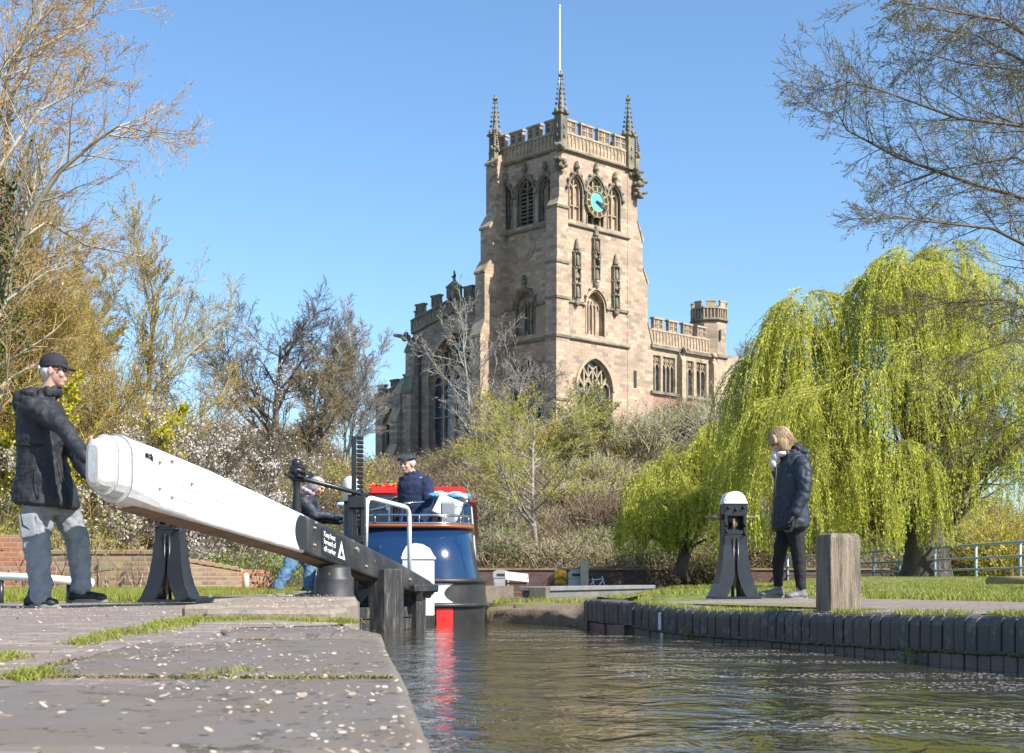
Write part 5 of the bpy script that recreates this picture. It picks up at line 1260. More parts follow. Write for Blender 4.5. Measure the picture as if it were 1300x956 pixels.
class Person:
    def __init__(s, px, pyfoot, Y, label, group=None, z=None):
        s.Y = Y; s.k = FPX/Y; s.o = W(px, pyfoot, Y); s.root = empty('person', s.o, 0, label, 'person', group)
    def P(s, px, py, dy=0): q = W(px, py, s.Y) - s.o; return Vector((q.x, dy, q.z))
    def fin(s, mb, name, mat, vox=.01, sm=2, disp=0, parent=None, small=0):
        o = mb.build(name, mat, parent or s.root); r = o.modifiers.new('voxel','REMESH'); r.mode = 'VOXEL'; r.voxel_size = vox; r.use_smooth_shade = True
        if sm: q = o.modifiers.new('smooth','SMOOTH'); q.iterations = sm; q.factor = .5
        if disp:
            d = o.modifiers.new('folds','DISPLACE'); d.texture = texw; d.strength = disp; d.texture_coords = 'LOCAL'; d.mid_level = .5
        if small:
            d = o.modifiers.new('creases','DISPLACE'); d.texture = texr; d.strength = small*.9; d.texture_coords = 'LOCAL'; d.mid_level = .4
            d = o.modifiers.new('folds2','DISPLACE'); d.texture = texs; d.strength = small; d.texture_coords = 'LOCAL'; d.mid_level = .5
        return o
def limb(mb, pts, rs):
    for a, b, r0, r1 in zip(pts, pts[1:], rs, rs[1:]): mb.cap(a, b, r0, r1)
def stack(mb, rings, n=20, pw=1.0):   # rings: (centre, half_x, half_y, tilt)
    out = []
    for r in rings:
        c, hx, hy = r[:3]; tl = r[3] if len(r) > 3 else 0
        out.append([Vector((c.x+hx*math.cos(a), c.y+hy*math.sin(a), c.z+tl*math.cos(a)*hx)) for a in [2*math.pi*k/n for k in range(n)]])
    mb.loft(out)
def frame3(f, u):
    f = Vector(f).normalized(); u = Vector(u); u = (u-f*u.dot(f)).normalized(); r = f.cross(u)
    return f, u, r
def headshape(mb, c, f, u, s=1.0):
    f, u, r = frame3(f, u); M = Matrix((r, f, u)).transposed()     # local x=right,y=forward,z=up
    def E(x, y, z, a, b, d): mb.sphere(c + M@Vector((x,y,z))*s, (a*s,b*s,d*s), 16, 12, M=None) if False else mb.sphere(c + (M@Vector((x,y,z)))*s, (a*s,b*s,d*s), 16, 12, M)
    E(0,-.008,.03,.076,.094,.086); E(0,.02,-.02,.062,.072,.085); E(0,.045,-.075,.036,.036,.032); E(0,.035,-.05,.052,.045,.04)
    E(0,.098,-.012,.013,.020,.016); E(0,.092,.005,.010,.014,.028); E(0,.080,.028,.05,.016,.012)
    E(0,.083,-.045,.024,.012,.008); E(0,.081,-.057,.021,.012,.008)
    for sx in (-1,1): E(sx*.078,-.005,-.005,.010,.020,.032); E(sx*.036,.066,-.02,.024,.02,.024)
    return M
def face_bits(p, c, f, u, s=1.0):
    f, u, r = frame3(f, u); M = Matrix((r, f, u)).transposed(); mb = MB()
    for sx in (-1,1): mb.sphere(c+(M@Vector((sx*.031,.079,.008)))*s, .0115*s, 10, 8)
    mb.build('eyes', eyew, p.root)
    mb = MB()
    for sx in (-1,1): mb.cap(c+(M@Vector((sx*.018,.094,.030)))*s, c+(M@Vector((sx*.048,.082,.030)))*s, .004, .003, 6)
    mb.build('eyebrows', hair_g, p.root)
def hand(mb, wrist, d, nrm, curl=.5, s=1.0, thumb=1):
    """palm from wrist along d, palm faces nrm; fingers curl towards nrm"""
    d, nrm, side = frame3(d, nrm); side = side*thumb; w_ = Vector(wrist)
    for q in (-1,-.33,.33,1): mb.cap(w_+side*.015*q, w_+d*.085*s+side*.03*q*s, .014*s, .0125*s, 8)
    for k, (q, L) in enumerate(((1,.072),(.33,.08),(-.33,.075),(-1,.058))):
        p = w_+d*.088*s+side*.031*q*s; a = 0
        for j, fr in enumerate((.45,.32,.23)):
            a += curl*(.5+.5*j)*.75; dd = d*math.cos(a)+nrm*math.sin(a); dd = (dd+side*.06*q).normalized()
            p2 = p+dd*L*fr*s; mb.cap(p, p2, (.0095-.001*j)*s, (.0088-.001*j)*s, 8); p = p2
    p = w_+d*.02*s+side*.026*s; dd = (d*.6+side*.75+nrm*.25*curl).normalized(); p2 = p+dd*.042*s; mb.cap(p, p2, .013*s, .011*s, 8)
    dd = (d*.85+side*.3+nrm*.5*curl).normalized(); p3 = p2+dd*.032*s; mb.cap(p2, p3, .0105*s, .009*s, 8)
def shoe(p, ankle, toe, w_=.048, mat=shoeb, h=.05, sl=sole, heel=.075):
    d = Vector((toe.x-ankle.x, toe.y-ankle.y, 0)); L = d.length; d.normalize(); z0 = toe.z; mb = MB()
    a = Vector((ankle.x, ankle.y, z0))
    mb.cap(a-d*(heel-.045)+Vector((0,0,.045)), a+d*.03+Vector((0,0,.05)), .043, .045)
    mb.cap(a+d*.02+Vector((0,0,.05)), a+d*(L-.05)+Vector((0,0,.034)), .046, .034)
    mb.sphere(a+d*(L-.06)+Vector((0,0,.036)), (.055,.052,.034), 12, 8); mb.sphere(a+d*(L*.45)+Vector((0,0,.04)), (.07,.05,.04), 12, 8)
    mb.cap(a+Vector((0,0,.05)), Vector((ankle.x,ankle.y,max(ankle.z,z0+.09))), .043, .042)
    o = p.fin(mb, 'shoe', mat, .008, 2)
    mb = MB(); pts = []; n = Vector((-d.y,d.x,0))
    for k in range(24):
        t = 2*math.pi*k/24; x = math.cos(t); y = math.sin(t); ex = (L+heel)/2+.002; pts.append((x*ex, y*(.046+.008*x)))
    c = a+d*(L-heel)/2
    mb.loft([[c+d*u*sc_+n*v*sc_+Vector((0,0,z)) for u, v in pts] for sc_, z in ((.94,0),(1,.006),(1,.02),(.97,.026))]); mb.build('sole', sl, o)
# ================= 1 man pushing the beam =================
p = Person(75, 768, 10.0, 'man in black cap, black coat and grey trousers pushing the white beam end'); P = p.P
hc = P(71,472,-.02); b = MB(); headshape(b, hc, (1,-.08,-.12), (.08,0,1))
limb(b, [hc+Vector((-.02,0,-.05)), P(60,502,-.01), P(54,520)], [.055,.06,.07])
stack(b, [(P(52,515),.08,.17),(P(50,540),.11,.17),(P(52,585),.10,.15),(P(60,630),.11,.16)])
limb(b, [P(55,632,-.09), P(56,692,-.13), P(57,752,-.13)], [.08,.055,.04]); limb(b, [P(72,632,.09), P(93,692,.11), P(96,745,.11)], [.08,.055,.04])
h1 = P(137,590,-.46); el = P(99,548,-.31); limb(b, [P(53,517,-.17), el, h1], [.05,.04,.028]); hand(b, h1, (.12,-.1,1), (.85,.5,0), .3)
h2 = P(130,606,-.30); limb(b, [P(56,517,.17), P(92,566,.02), h2], [.05,.04,.028]); hand(b, h2, (.5,-.3,.75), (.8,.45,-.2), .35, thumb=-1)
p.fin(b, 'body', skin, .0065, 1); face_bits(p, hc, (1,-.08,-.12), (.08,0,1))
# hair at the back and sides under the cap
mb = MB(); mb.sphere(hc+Vector((-.045,0,.0)), (.062,.078,.062), 16, 10); mb.sphere(hc+Vector((-.015,0,.02)), (.07,.0805,.05), 16, 10); p.fin(mb, 'hair', hair_w, .007, 1)
mb = MB(); cc = hc+Vector((-.012,0,.055)); mb.sphere(cc, (.105,.088,.078), 20, 12); mb.sphere(cc+Vector((.0,0,-.02)), (.108,.09,.035), 20, 8)
for k in range(9): q = (k-4)/4; mb.cap(cc+Vector((.08,q*.062,-.025)), cc+Vector((.165-.028*q*q,q*.058,-.048)), .009, .006, 8)
mb.cap(cc+Vector((0,0,.072)), cc+Vector((0,0,.082)), .008, .006, 6)
cp_ = p.fin(mb, 'cap', capm, .006, 2)
mb = MB(); mb.cap(hc+Vector((-.10,-.04,.02)), hc+Vector((-.10,.04,.02)), .018, .018, 8); mb.build('cap_strap', hair_w, cp_)
mb = MB(); mb.bbox(-.01,.012,-.08,-.072,-.014,.014,.004,Matrix.Translation(hc+Vector((.055,0,.012)))); mb.bbox(.072,.084,-.06,-.005,-.012,.014,.005,Matrix.Translation(hc+Vector((.008,0,.004)))); mb.tube([hc+Vector((.08,-.066,.014)), hc+Vector((.0,-.083,.016))], .003, 6); mb.build('glasses', eyew, p.root)
c = MB()
stack(c, [(P(53,506,0),.07,.10),(P(52,511),.13,.19),(P(51,522),.165,.225),(P(50,545),.175,.235),(P(51,570),.165,.23),(P(53,588),.175,.23),(P(55,610),.205,.25),(P(56,632),.235,.27,-.02),(P(57,641),.24,.275,-.08),(P(57,644),.22,.25,-.08)], 24)
limb(c, [P(52,522,-.2), P(98,548,-.32), P(134,587,-.45)], [.085,.06,.044]); limb(c, [P(55,522,.2), P(90,565,.03), P(127,603,-.28)], [.088,.07,.05])
# collar and hood folded on the shoulders
for k in range(10): a = 2*math.pi*k/10; q = P(60,500)+Vector((.075*math.cos(a), .085*math.sin(a), .02*math.cos(a))); c.sphere(q, (.03,.03,.042), 8, 6)
for q, r_ in ((P(33,508),(.09,.12,.055)),(P(27,515),(.065,.11,.07)),(P(38,500),(.08,.12,.04)),(P(24,505,-.03),(.04,.07,.04))): c.sphere(q, r_, 12, 8)
co = p.fin(c, 'coat', coatblk, .009, 3, .035, small=.012)
mb = MB()
for (x0,y0,x1,y1,d) in ((30,598,62,596,-.262),(62,596,64,636,-.275),(84,585,97,638,-.15)): 
    mb.tube([P(x0,y0,d), P((x0+x1)/2,(y0+y1)/2,d-.006), P(x1,y1,d)], .004, 5)
mb.build('seam', blkcl, co)
mb = MB(); mb.tube([P(26,568,-.19), P(38,568,-.225), P(52,569,-.235), P(66,569,-.215)], .006, 6); mb.build('waist_cord', blkcl, co)
t = MB(); stack(t, [(P(58,612),.13,.17),(P(58,636),.15,.19),(P(60,655),.13,.18)])
limb(t, [P(52,640,-.10), P(54,692,-.14), P(57,735,-.14), P(58,753,-.14)], [.118,.098,.083,.088]); limb(t, [P(76,640,.09), P(94,692,.12), P(97,728,.12), P(98,744,.12)], [.112,.086,.076,.08])
tr = p.fin(t, 'trousers', greytr, .009, 2, .04, small=.018)
mb = MB(); mb.bbox(-.06,.06,-.012,.012,-.09,.08,.008,Matrix.Translation(P(47,668,-.235))@Matrix.Rotation(R(-8),4,'Y')); p.fin(mb,'cargo_pocket',greytr,.008,2,.01,tr)
mb = MB(); mb.tube([P(38,650,-.24), P(42,668,-.25), P(60,680,-.235)], .005, 6); mb.build('pocket_zip', blkcl, tr)
shoe(p, P(49,752,-.14), P(84,771.5,-.15)); shoe(p, P(93,744,.12), P(134,765.5,.12))
p.root.scale = (.95,.95,1)
# ================= 2 woman on the right =================
p = Person(1002, 759, 13.4, 'woman in dark navy hooded coat and black trousers looking down beside the paddle stand'); P = p.P
hc = P(989,561,0); f = (-.85,-.12,-.55); u = (-.5,0,.85)
b = MB(); headshape(b, hc, f, u, .95); limb(b, [hc+Vector((.03,0,-.05)), P(1003,580), P(1005,592)], [.05,.05,.06])
stack(b, [(P(1005,590),.07,.15),(P(1004,612),.10,.14),(P(1003,640),.09,.13),(P(1003,668),.11,.15)])
limb(b, [P(999,668,.07), P(991,712,.10), P(990,748,.10)], [.075,.048,.035]); limb(b, [P(1007,668,-.07), P(1012,712,-.10), P(1013,750,-.10)], [.075,.05,.036])
hw_ = P(1001,657,-.26); limb(b, [P(1011,588,-.16), P(1015,625,-.24), hw_], [.045,.037,.026]); hand(b, hw_, (-.12,-.02,-1), (-1,.3,0), .9, .72, thumb=-1)
h3 = P(984,592,.03); limb(b, [P(1006,588,.15), P(1000,618,.20), h3], [.045,.037,.026]); hand(b, h3, (-.25,-.1,1), (1,-.2,.1), 1.0)
p.fin(b, 'body', skin, .0065, 1); face_bits(p, hc, f, u, .95)
mb = MB(); F_, U_, R_ = frame3(f, u); Mh = Matrix((R_, F_, U_)).transposed()
def Eh(x,y,z,a,b_,d): mb.sphere(hc+Mh@Vector((x,y,z)), (a,b_,d), 16, 12, Mh)
Eh(0,-.022,.045,.096,.108,.088); Eh(0,-.055,-.02,.092,.072,.095)
for sx in (-1,1):
    Eh(sx*.076,-.012,-.02,.030,.066,.10)
for k in range(9): q = (k-4)/4; mb.cap(hc+Mh@Vector((q*.07,.04,.09-.02*q*q)), hc+Mh@Vector((q*.085,.092-.03*q*q,.035-.02*abs(q))), .022, .012, 8)
for k in range(14):
    a = math.pi*(k/13)*1.15+math.pi*.92; q = Mh@Vector((.085*math.cos(a), -.02+.095*math.sin(a), -.03)); mb.cap(hc+q, hc+q*1.05+Vector((0,0,-.055-.012*(k%3))), .022, .008, 8)
hb = p.fin(mb, 'hair', hair_b, .0065, 1)
mb = MB(); rs_ = random.Random(4)
for k in range(700):
    a = rs_.uniform(0, 2*math.pi); ca, sa = math.cos(a), math.sin(a)
    if sa > .55: a0 = .55
    t0 = rs_.uniform(.15,.75); pts = []; ln = rs_.uniform(.8,1.15) if sa < .62 else rs_.uniform(.4,.6)
    for i in range(6):
        t = t0 + (2.15*ln-t0)*i/5; rr2 = min(1, math.sin(min(t, math.pi/2))); z = .045+.088*math.cos(min(t,math.pi/2)) - max(0, t-math.pi/2)*.155
        pts.append(hc+Mh@Vector((ca*.101*rr2+rs_.gauss(0,.0015), -.028+sa*.112*rr2, z)))
    mb.tube(pts, [.0022]*5+[.0012], 4, caps=False)
mb.build('hair_strands', hair_b, hb)
mb = MB()
for q, r_ in ((P(984,582,-.02),(.04,.06,.045)),(P(981,589,-.02),(.035,.05,.05)),(P(992,577,-.04),(.06,.07,.03)),(P(983,577,0),(.03,.05,.04))): mb.sphere(q, r_, 10, 8)
p.fin(mb, 'scarf', cloth('scarf_pale', (.55,.47,.48), (.72,.68,.68)), .007, 2, .02)
c = MB()
stack(c, [(P(1006,574),.05,.09),(P(1006,580),.10,.165),(P(1005,592),.145,.205),(P(1004,612),.155,.21),(P(1003,634),.155,.21),(P(1004,655),.17,.235),(P(1004,670),.172,.24,.10),(P(1004,673),.15,.22,.1)], 24)
limb(c, [P(1013,592,-.19), P(1015,624,-.255), P(1002,654,-.275)], [.078,.066,.05]); limb(c, [P(1007,592,.17), P(1001,620,.22), P(988,598,.08)], [.075,.062,.045])
for k in range(10): a = 2*math.pi*k/10; q = P(1001,576)+Vector((.075*math.cos(a), .085*math.sin(a), .025*math.cos(a))); c.sphere(q, (.028,.028,.036), 8, 6)
for q, r_ in ((P(1017,574),(.075,.11,.05)),(P(1022,582),(.05,.10,.075)),(P(1012,569),(.06,.10,.035))): c.sphere(q, r_, 12, 8)
co = p.fin(c, 'coat', coatnavy, .009, 3, .035, small=.012)
mb = MB(); mb.tube([P(983,588,-.13), P(981,620,-.12), P(980,668,-.12)], .005, 6); mb.build('zip', plain('zip_dark',(.03,.03,.035),.5), co)
mb = MB()
for q in ((998,640,1012,644),): mb.tube([P(q[0],q[1],-.21), P(q[2],q[3],-.225)], .004, 6)
mb.build('pocket_seam', blkcl, co)
mb = MB(); hand(mb, hw_+Vector((0,0,.02)), (-.12,-.02,-1), (-1,.3,0), .9, 1.35, thumb=-1); limb(mb, [P(1003,650,-.27), hw_], [.042,.034]); p.fin(mb, 'glove', blkcl, .0065, 1)
t = MB(); stack(t, [(P(1003,650),.11,.15),(P(1003,672),.12,.16)]); limb(t, [P(999,672,.08), P(991,712,.10), P(990.5,742,.10)], [.085,.058,.046]); limb(t, [P(1008,672,-.08), P(1012,712,-.10), P(1014,745,-.10)], [.09,.065,.05])
p.fin(t, 'trousers', blkcl, .008, 2, .02)
shoe(p, P(991,748,.10), P(964,759.5,.08), mat=shoeg, w_=.04, heel=.06); shoe(p, P(1015,750,-.10), P(992,761.5,-.12), mat=shoeg, heel=.06)
# ================= 3 man on the boat =================
p = Person(524, 765, 16.5, 'man in navy coat and dark flat cap standing on the stern of the narrowboat'); P = p.P; p.root.location.z = p.o.z
hc = P(517,590,-.03); f = (-.45,-.85,-.12); u = (0,0,1)
b = MB(); headshape(b, hc, f, u, 1.0); limb(b, [hc+Vector((.02,.02,-.05)), P(525,606,.02)], [.056,.062])
stack(b, [(P(527,606,.02),.16,.10),(P(527,630,.02),.15,.11),(P(527,662),.13,.12),(P(527,678),.15,.12)])
limb(b, [P(519,676), P(518,722,.03), P(518,756)], [.08,.055,.04]); limb(b, [P(534,676), P(534,722,-.02), P(534,756)], [.08,.055,.04])
h1 = P(508,628,.32); limb(b, [P(514,610,.10), P(512,634,.18), h1], [.05,.04,.03]); hand(b, h1, (-.8,.5,-.12), (0,.1,-1), .35)
h2 = P(534,664,-.22); limb(b, [P(541,610,-.02), P(546,640,-.08), h2], [.05,.04,.03]); hand(b, h2, (-.6,-.5,-.5), (-.3,.5,-.6), .7)
p.fin(b, 'body', skin, .0065, 1); face_bits(p, hc, f, u)
mb = MB(); F_, U_, R_ = frame3(f, u); Mh = Matrix((R_, F_, U_)).transposed(); 
for x in (-1,1): Eh2 = mb.sphere(hc+Mh@Vector((x*.066,-.02,.012)), (.022,.06,.045), 12, 8, Mh)
mb.sphere(hc+Mh@Vector((0,-.05,.01)), (.07,.06,.06), 14, 10, Mh); p.fin(mb, 'hair', hair_g, .007, 1)
mb = MB(); mb.sphere(hc+Mh@Vector((0,-.005,.075)), (.105,.128,.042), 20, 10, Mh); mb.sphere(hc+Mh@Vector((0,.045,.07)), (.088,.085,.03), 20, 10, Mh)
for k in range(7): q = (k-3)/3; mb.cap(hc+Mh@Vector((q*.06,.09,.06)), hc+Mh@Vector((q*.055,.135-.02*q*q,.047)), .008, .006, 8)
p.fin(mb, 'flat_cap', cloth('tweed_navy', (.02,.025,.04), (.05,.055,.07)), .006, 2)
c = MB(); stack(c, [(P(525,602,.02),.08,.08),(P(526,607,.02),.175,.12),(P(527,618,.02),.205,.15),(P(527,640,.02),.19,.155),(P(528,660,.02),.19,.165),(P(528,682,.02),.205,.175),(P(528,695,.02),.2,.17)], 24)
limb(c, [P(515,614,.10), P(511,635,.17), P(508,629,.28)], [.085,.068,.052]); limb(c, [P(541,614,-.03), P(546,642,-.10), P(536,662,-.21)], [.088,.072,.054])
for k in range(10): a = 2*math.pi*k/10; c.sphere(P(523,600,.02)+Vector((.075*math.cos(a), .07*math.sin(a), .015*math.sin(a))), (.028,.028,.034), 8, 6)
p.fin(c, 'coat', wool, .009, 3, .03, small=.01)
t = MB(); limb(t, [P(519,680), P(518,722,.03), P(518,754)], [.11,.085,.075]); limb(t, [P(534,680), P(534,722,-.02), P(534,754)], [.11,.085,.075]); p.fin(t, 'trousers', blkcl, .01, 2, .02)
shoe(p, P(519,756,0), P(513,764.5,-.16)); shoe(p, P(535,756,0), P(531,764.5,-.17))
# ================= 4 leaning person =================
p = Person(372, 752.5, 18.4, 'grey haired person in navy jacket and blue jeans leaning towards the boat beyond the beam'); P = p.P
hc = P(403,618,-.02); f = (.8,-.25,-.5); u = (.45,0,.85)
b = MB(); headshape(b, hc, f, u, 1.0); limb(b, [hc+Vector((-.04,0,-.04)), P(391,628)], [.055,.06])
stack(b, [(P(389,630),.09,.15),(P(384,650),.11,.15),(P(378,675),.10,.14),(P(375,692),.11,.15)])
limb(b, [P(374,692,-.09), P(368,720,-.12), P(353,746,-.14)], [.08,.055,.04]); limb(b, [P(379,692,.09), P(393,720,.12), P(390,747,.12)], [.08,.055,.04])
h1 = P(438,657,-.1); limb(b, [P(390,636,-.17), P(404,654,-.2), h1], [.05,.04,.028]); hand(b, h1, (1,.1,.05), (0,.1,-1), .3)
h2 = P(432,660,.25); limb(b, [P(390,636,.17), P(406,656,.22), h2], [.05,.04,.028]); hand(b, h2, (1,.1,0), (0,-.1,-1), .3, thumb=-1)
p.fin(b, 'body', skin, .0065, 1); face_bits(p, hc, f, u)
mb = MB(); F_, U_, R_ = frame3(f, u); Mh = Matrix((R_, F_, U_)).transposed()
def Eh(x,y,z,a,b_,d): mb.sphere(hc+Mh@Vector((x,y,z)), (a,b_,d), 16, 12, Mh)
Eh(0,-.02,.045,.09,.10,.082); Eh(0,-.05,-.01,.088,.07,.08); Eh(-.07,-.01,-.0,.025,.05,.07); Eh(.07,-.01,-.0,.025,.05,.07); p.fin(mb, 'hair', hair_g, .007, 1, .01)
mb = MB(); 
for k in range(10): a = 2*math.pi*k/10; mb.sphere(P(392,624)+Vector((.08*math.cos(a), .085*math.sin(a), -.04*math.cos(a))), (.032,.032,.036), 8, 6)
p.fin(mb, 'scarf', cloth('scarf_pink', (.35,.22,.26), (.5,.36,.4)), .008, 2, .02)
c = MB(); stack(c, [(P(390,628),.10,.12),(P(388,636),.15,.20),(P(385,648),.165,.215),(P(381,665),.16,.21),(P(377,684),.17,.22),(P(376,697),.17,.22),(P(376,699),.14,.2)], 24)
limb(c, [P(388,638,-.19), P(403,655,-.225), P(433,657,-.12)], [.085,.07,.05]); limb(c, [P(388,638,.19), P(405,657,.23), P(428,660,.22)], [.085,.07,.05]); p.fin(c, 'jacket', coatnavy, .009, 3, .035, small=.012)
t = MB(); stack(t, [(P(376,682),.12,.16),(P(376,698),.13,.17)]); limb(t, [P(375,697,-.09), P(369,720,-.12), P(355,745,-.14)], [.105,.085,.07]); limb(t, [P(380,697,.09), P(392,720,.12), P(390,745,.12)], [.105,.085,.07])
p.fin(t, 'jeans', denim, .009, 2, .03, small=.01)
shoe(p, P(348,746,-.14), P(365,753.5,-.16)); shoe(p, P(388,747,.12), P(402,753,.12))
# ================= 5 far man in yellow =================
p = Person(711, 767, 59, 'distant man in yellow jacket and pale cap standing behind the block wall'); P = p.P; p.root.location.z = p.o.z
s_ = 1.0; hc = P(711,718.5); f = (.2,-1,-.1); u = (0,0,1)
b = MB(); headshape(b, hc, f, u, 1.2); limb(b, [hc+Vector((0,0,-.06)), P(711,724)], [.06,.065])
stack(b, [(P(711,725),.17,.1),(P(711,735),.14,.1),(P(711,742),.15,.11)]); limb(b, [P(708.5,741), P(708,754), P(708,765)], [.08,.06,.04]); limb(b, [P(713.5,741), P(714,754), P(714,765)], [.08,.06,.04])
limb(b, [P(706,726), P(706.5,734), P(711,731,-.26)], [.05,.04,.03]); hand(b, P(711,731,-.26), (1,-.1,.1), (0,-1,0), .6); limb(b, [P(716,726), P(717,734), P(712,731.5,-.28)], [.05,.04,.03]); hand(b, P(712,731.5,-.28), (-1,-.1,.1), (0,1,0), .6)
p.fin(b, 'body', skin, .009, 1)
c = MB(); stack(c, [(P(711,723),.09,.09),(P(711,725.5),.17,.13),(P(711,730),.205,.16),(P(711,737),.20,.165),(P(711,741),.24,.17)]); limb(c, [P(706,726), P(705.5,734,-.05), P(710,732,-.24)], [.09,.075,.055]); limb(c, [P(716,726), P(717.5,734,-.05), P(713,732,-.26)], [.09,.075,.055])
p.fin(c, 'jacket', cloth('jacket_yellow', (.62,.34,.03), (.75,.42,.04)), .013, 2, .04)
t = MB(); limb(t, [P(708.5,742), P(708,754), P(708,764)], [.11,.08,.07]); limb(t, [P(713.5,742), P(714,754), P(714,764)], [.11,.08,.07]); p.fin(t, 'trousers', cloth('khaki', (.22,.19,.12), (.3,.26,.17)), .013, 2, .02)
mb = MB(); mb.sphere(hc+Vector((0,0,.08)), (.11,.125,.08), 14, 8); mb.sphere(hc+Vector((.02,-.1,.04)), (.07,.07,.012), 12, 6); p.fin(mb, 'cap', cloth('cap_pale', (.55,.53,.5), (.65,.63,.6)), .009, 1)
shoe(p, P(708,765), P(707,767,-.17)); shoe(p, P(714,765), P(715,767,-.17))
# ------------------------------------------------------------------ vegetation
class Tree:
    """branches gathered as polylines, meshed with numpy; tips collected for leaves"""
    def __init__(s, seed): s.r = random.Random(seed); s.lines = []; s.tips = []; s.seed = seed
    def branch(s, p, d, L, r, lev, P):
        rnd = s.r; n = max(3, int(P['seg'][lev])); pts = [p.copy()]; rr = [r]; cur = p.copy(); dd = d.normalized()
        wob = P['wob'][lev]; grav = P['grav'][lev]
        for k in range(n):
            dd = (dd + Vector((rnd.gauss(0,1), rnd.gauss(0,1), rnd.gauss(0,.8)))*wob + Vector((0,0,grav))).normalized()
            cur = cur + dd*(L/n); pts.append(cur.copy()); rr.append(max(P['rmin'], r*(1-(k+1)/n*P['taper'])))
        s.lines.append((pts, rr, lev))
        if lev >= P['maxlev']:
            s.tips.append(pts); return
        nc = P['kids'][lev]; nc = max(1, int(round(nc*rnd.uniform(.75,1.25))))
        s0 = P['start'][lev]
        for k in range(nc):
            t = s0+(1-s0)*((k+rnd.uniform(.1,.9))/nc); i = min(n-1, int(t*n)); fr = t*n-i; q = pts[i].lerp(pts[i+1], fr)
            dl = (pts[i+1]-pts[i]).normalized(); az = rnd.uniform(0, 2*math.pi); u = dl.orthogonal().normalized(); v = dl.cross(u)
            out = u*math.cos(az)+v*math.sin(az); ang = P['ang'][lev]*rnd.uniform(.7,1.3)
            nd = dl*math.cos(ang)+out*math.sin(ang)
            cl = L*P['len'][lev]*rnd.uniform(.6,1.2)*(1-P.get('short',.5)*t if lev == 0 else 1-.35*t)
            s.branch(q, nd, cl, max(P['rmin'], rr[i]*P['rad'][lev]), lev+1, P)
        # leader carries on
        if lev == 0 or rnd.random() < .5: s.tips.append(pts[-2:])
    def mesh(s, name, mat, parent, levs=None, big=6):
        V = []; F3 = []; groups = {}
        for pts, rr, lev in s.lines:
            if levs is not None and lev not in levs: continue
            m = big if lev <= 1 else (4 if lev == 2 else 3); groups.setdefault((len(pts), m), []).append((pts, rr))
        Vs = []; Fs = []; base = 0
        for (n, m), L in groups.items():
            A_ = np.array([[tuple(q) for q in pts] for pts, _ in L]); Rr = np.array([rr for _, rr in L])
            D_ = np.gradient(A_, axis=1); D_ /= np.linalg.norm(D_, axis=2, keepdims=True)+1e-9
            ref = np.where(np.abs(D_[:,:1,2:3]) > .8, np.array([1.,0,0]), np.array([0,0,1.])); ref = np.broadcast_to(ref, D_.shape)
            U_ = np.cross(D_, ref); U_ /= np.linalg.norm(U_, axis=2, keepdims=True)+1e-9; W_ = np.cross(D_, U_)
            an = np.arange(m)*2*math.pi/m
            ring = A_[:,:,None,:] + Rr[:,:,None,None]*(U_[:,:,None,:]*np.cos(an)[None,None,:,None]+W_[:,:,None,:]*np.sin(an)[None,None,:,None])
            Vs.append(ring.reshape(-1,3)); N_ = len(L)
            idx = np.arange(N_*n*m).reshape(N_, n, m)+base
            a = idx[:,:-1,:]; b = np.roll(a, -1, axis=2); c = np.roll(idx[:,1:,:], -1, axis=2); d = idx[:,1:,:]
            Fs.append(np.stack([a,b,c,d], -1).reshape(-1,4)); base += N_*n*m
        return npmesh(name, np.concatenate(Vs), np.concatenate(Fs), mat, parent, 4, True)
def leaves(name, pos, size, mat, parent, seed, dirs=None, aspect=.5, jitter=0, tri=False):
    rs = np.random.RandomState(seed); pos = np.asarray(pos, dtype=float); n = len(pos)
    if n == 0: return None
    if jitter: pos = pos + rs.normal(0, jitter, pos.shape)
    if dirs is None: a = rs.normal(size=(n,3))
    else: a = np.asarray(dirs)+rs.normal(0,.45,(n,3))
    a /= np.linalg.norm(a, axis=1, keepdims=True)+1e-9; b = rs.normal(size=(n,3)); b -= a*(a*b).sum(1, keepdims=True); b /= np.linalg.norm(b, axis=1, keepdims=True)+1e-9
    sz = size*rs.uniform(.6,1.35,(n,1)); c = np.cross(a,b)*.0
    V = np.stack([pos, pos+a*sz*.5+b*sz*aspect*.5, pos+a*sz, pos+a*sz*.5-b*sz*aspect*.5], 1).reshape(-1,3)
    return npmesh(name, V, np.arange(n*4).reshape(-1,4), mat, parent, 4)
def tip_points(T, per, rnd, spread=0):
    out = []; dirs = []
    for pts in T.tips:
        for k in range(per):
            t = rnd.uniform(0,1)*(len(pts)-1); i = min(int(t), len(pts)-2); q = pts[i].lerp(pts[i+1], t-i); out.append(tuple(q)); dirs.append(tuple((pts[i+1]-pts[i]).normalized()))
    return np.array(out), np.array(dirs)
def bark(name, a, b, sc=3): return vary(name, a, b, sc, .9, .6, .01, stretch=(1,1,.4))
bk_pale = bark('bark_pale', (.34,.29,.20), (.50,.44,.33)); bk_olive = bark('bark_olive', (.33,.25,.08), (.48,.36,.13)); bk_brown = bark('bark_brown', (.10,.075,.05), (.17,.13,.09))
bk_ob = bark('twig_ochre', (.24,.18,.08), (.34,.26,.13)); bk_mid = bark('bark_mid', (.09,.075,.055), (.17,.14,.10)); bk_dark = bark('bark_dark', (.07,.058,.045), (.13,.11,.085)); bk_grey = bark('bark_grey', (.22,.20,.17), (.40,.36,.31)); bk_red = bark('bark_redbrown', (.17,.12,.075), (.27,.20,.13)); bk_wil = bark('twig_willow', (.34,.32,.06), (.46,.42,.10)); bk_orange = bark('twig_orange', (.42,.27,.12), (.55,.38,.2))
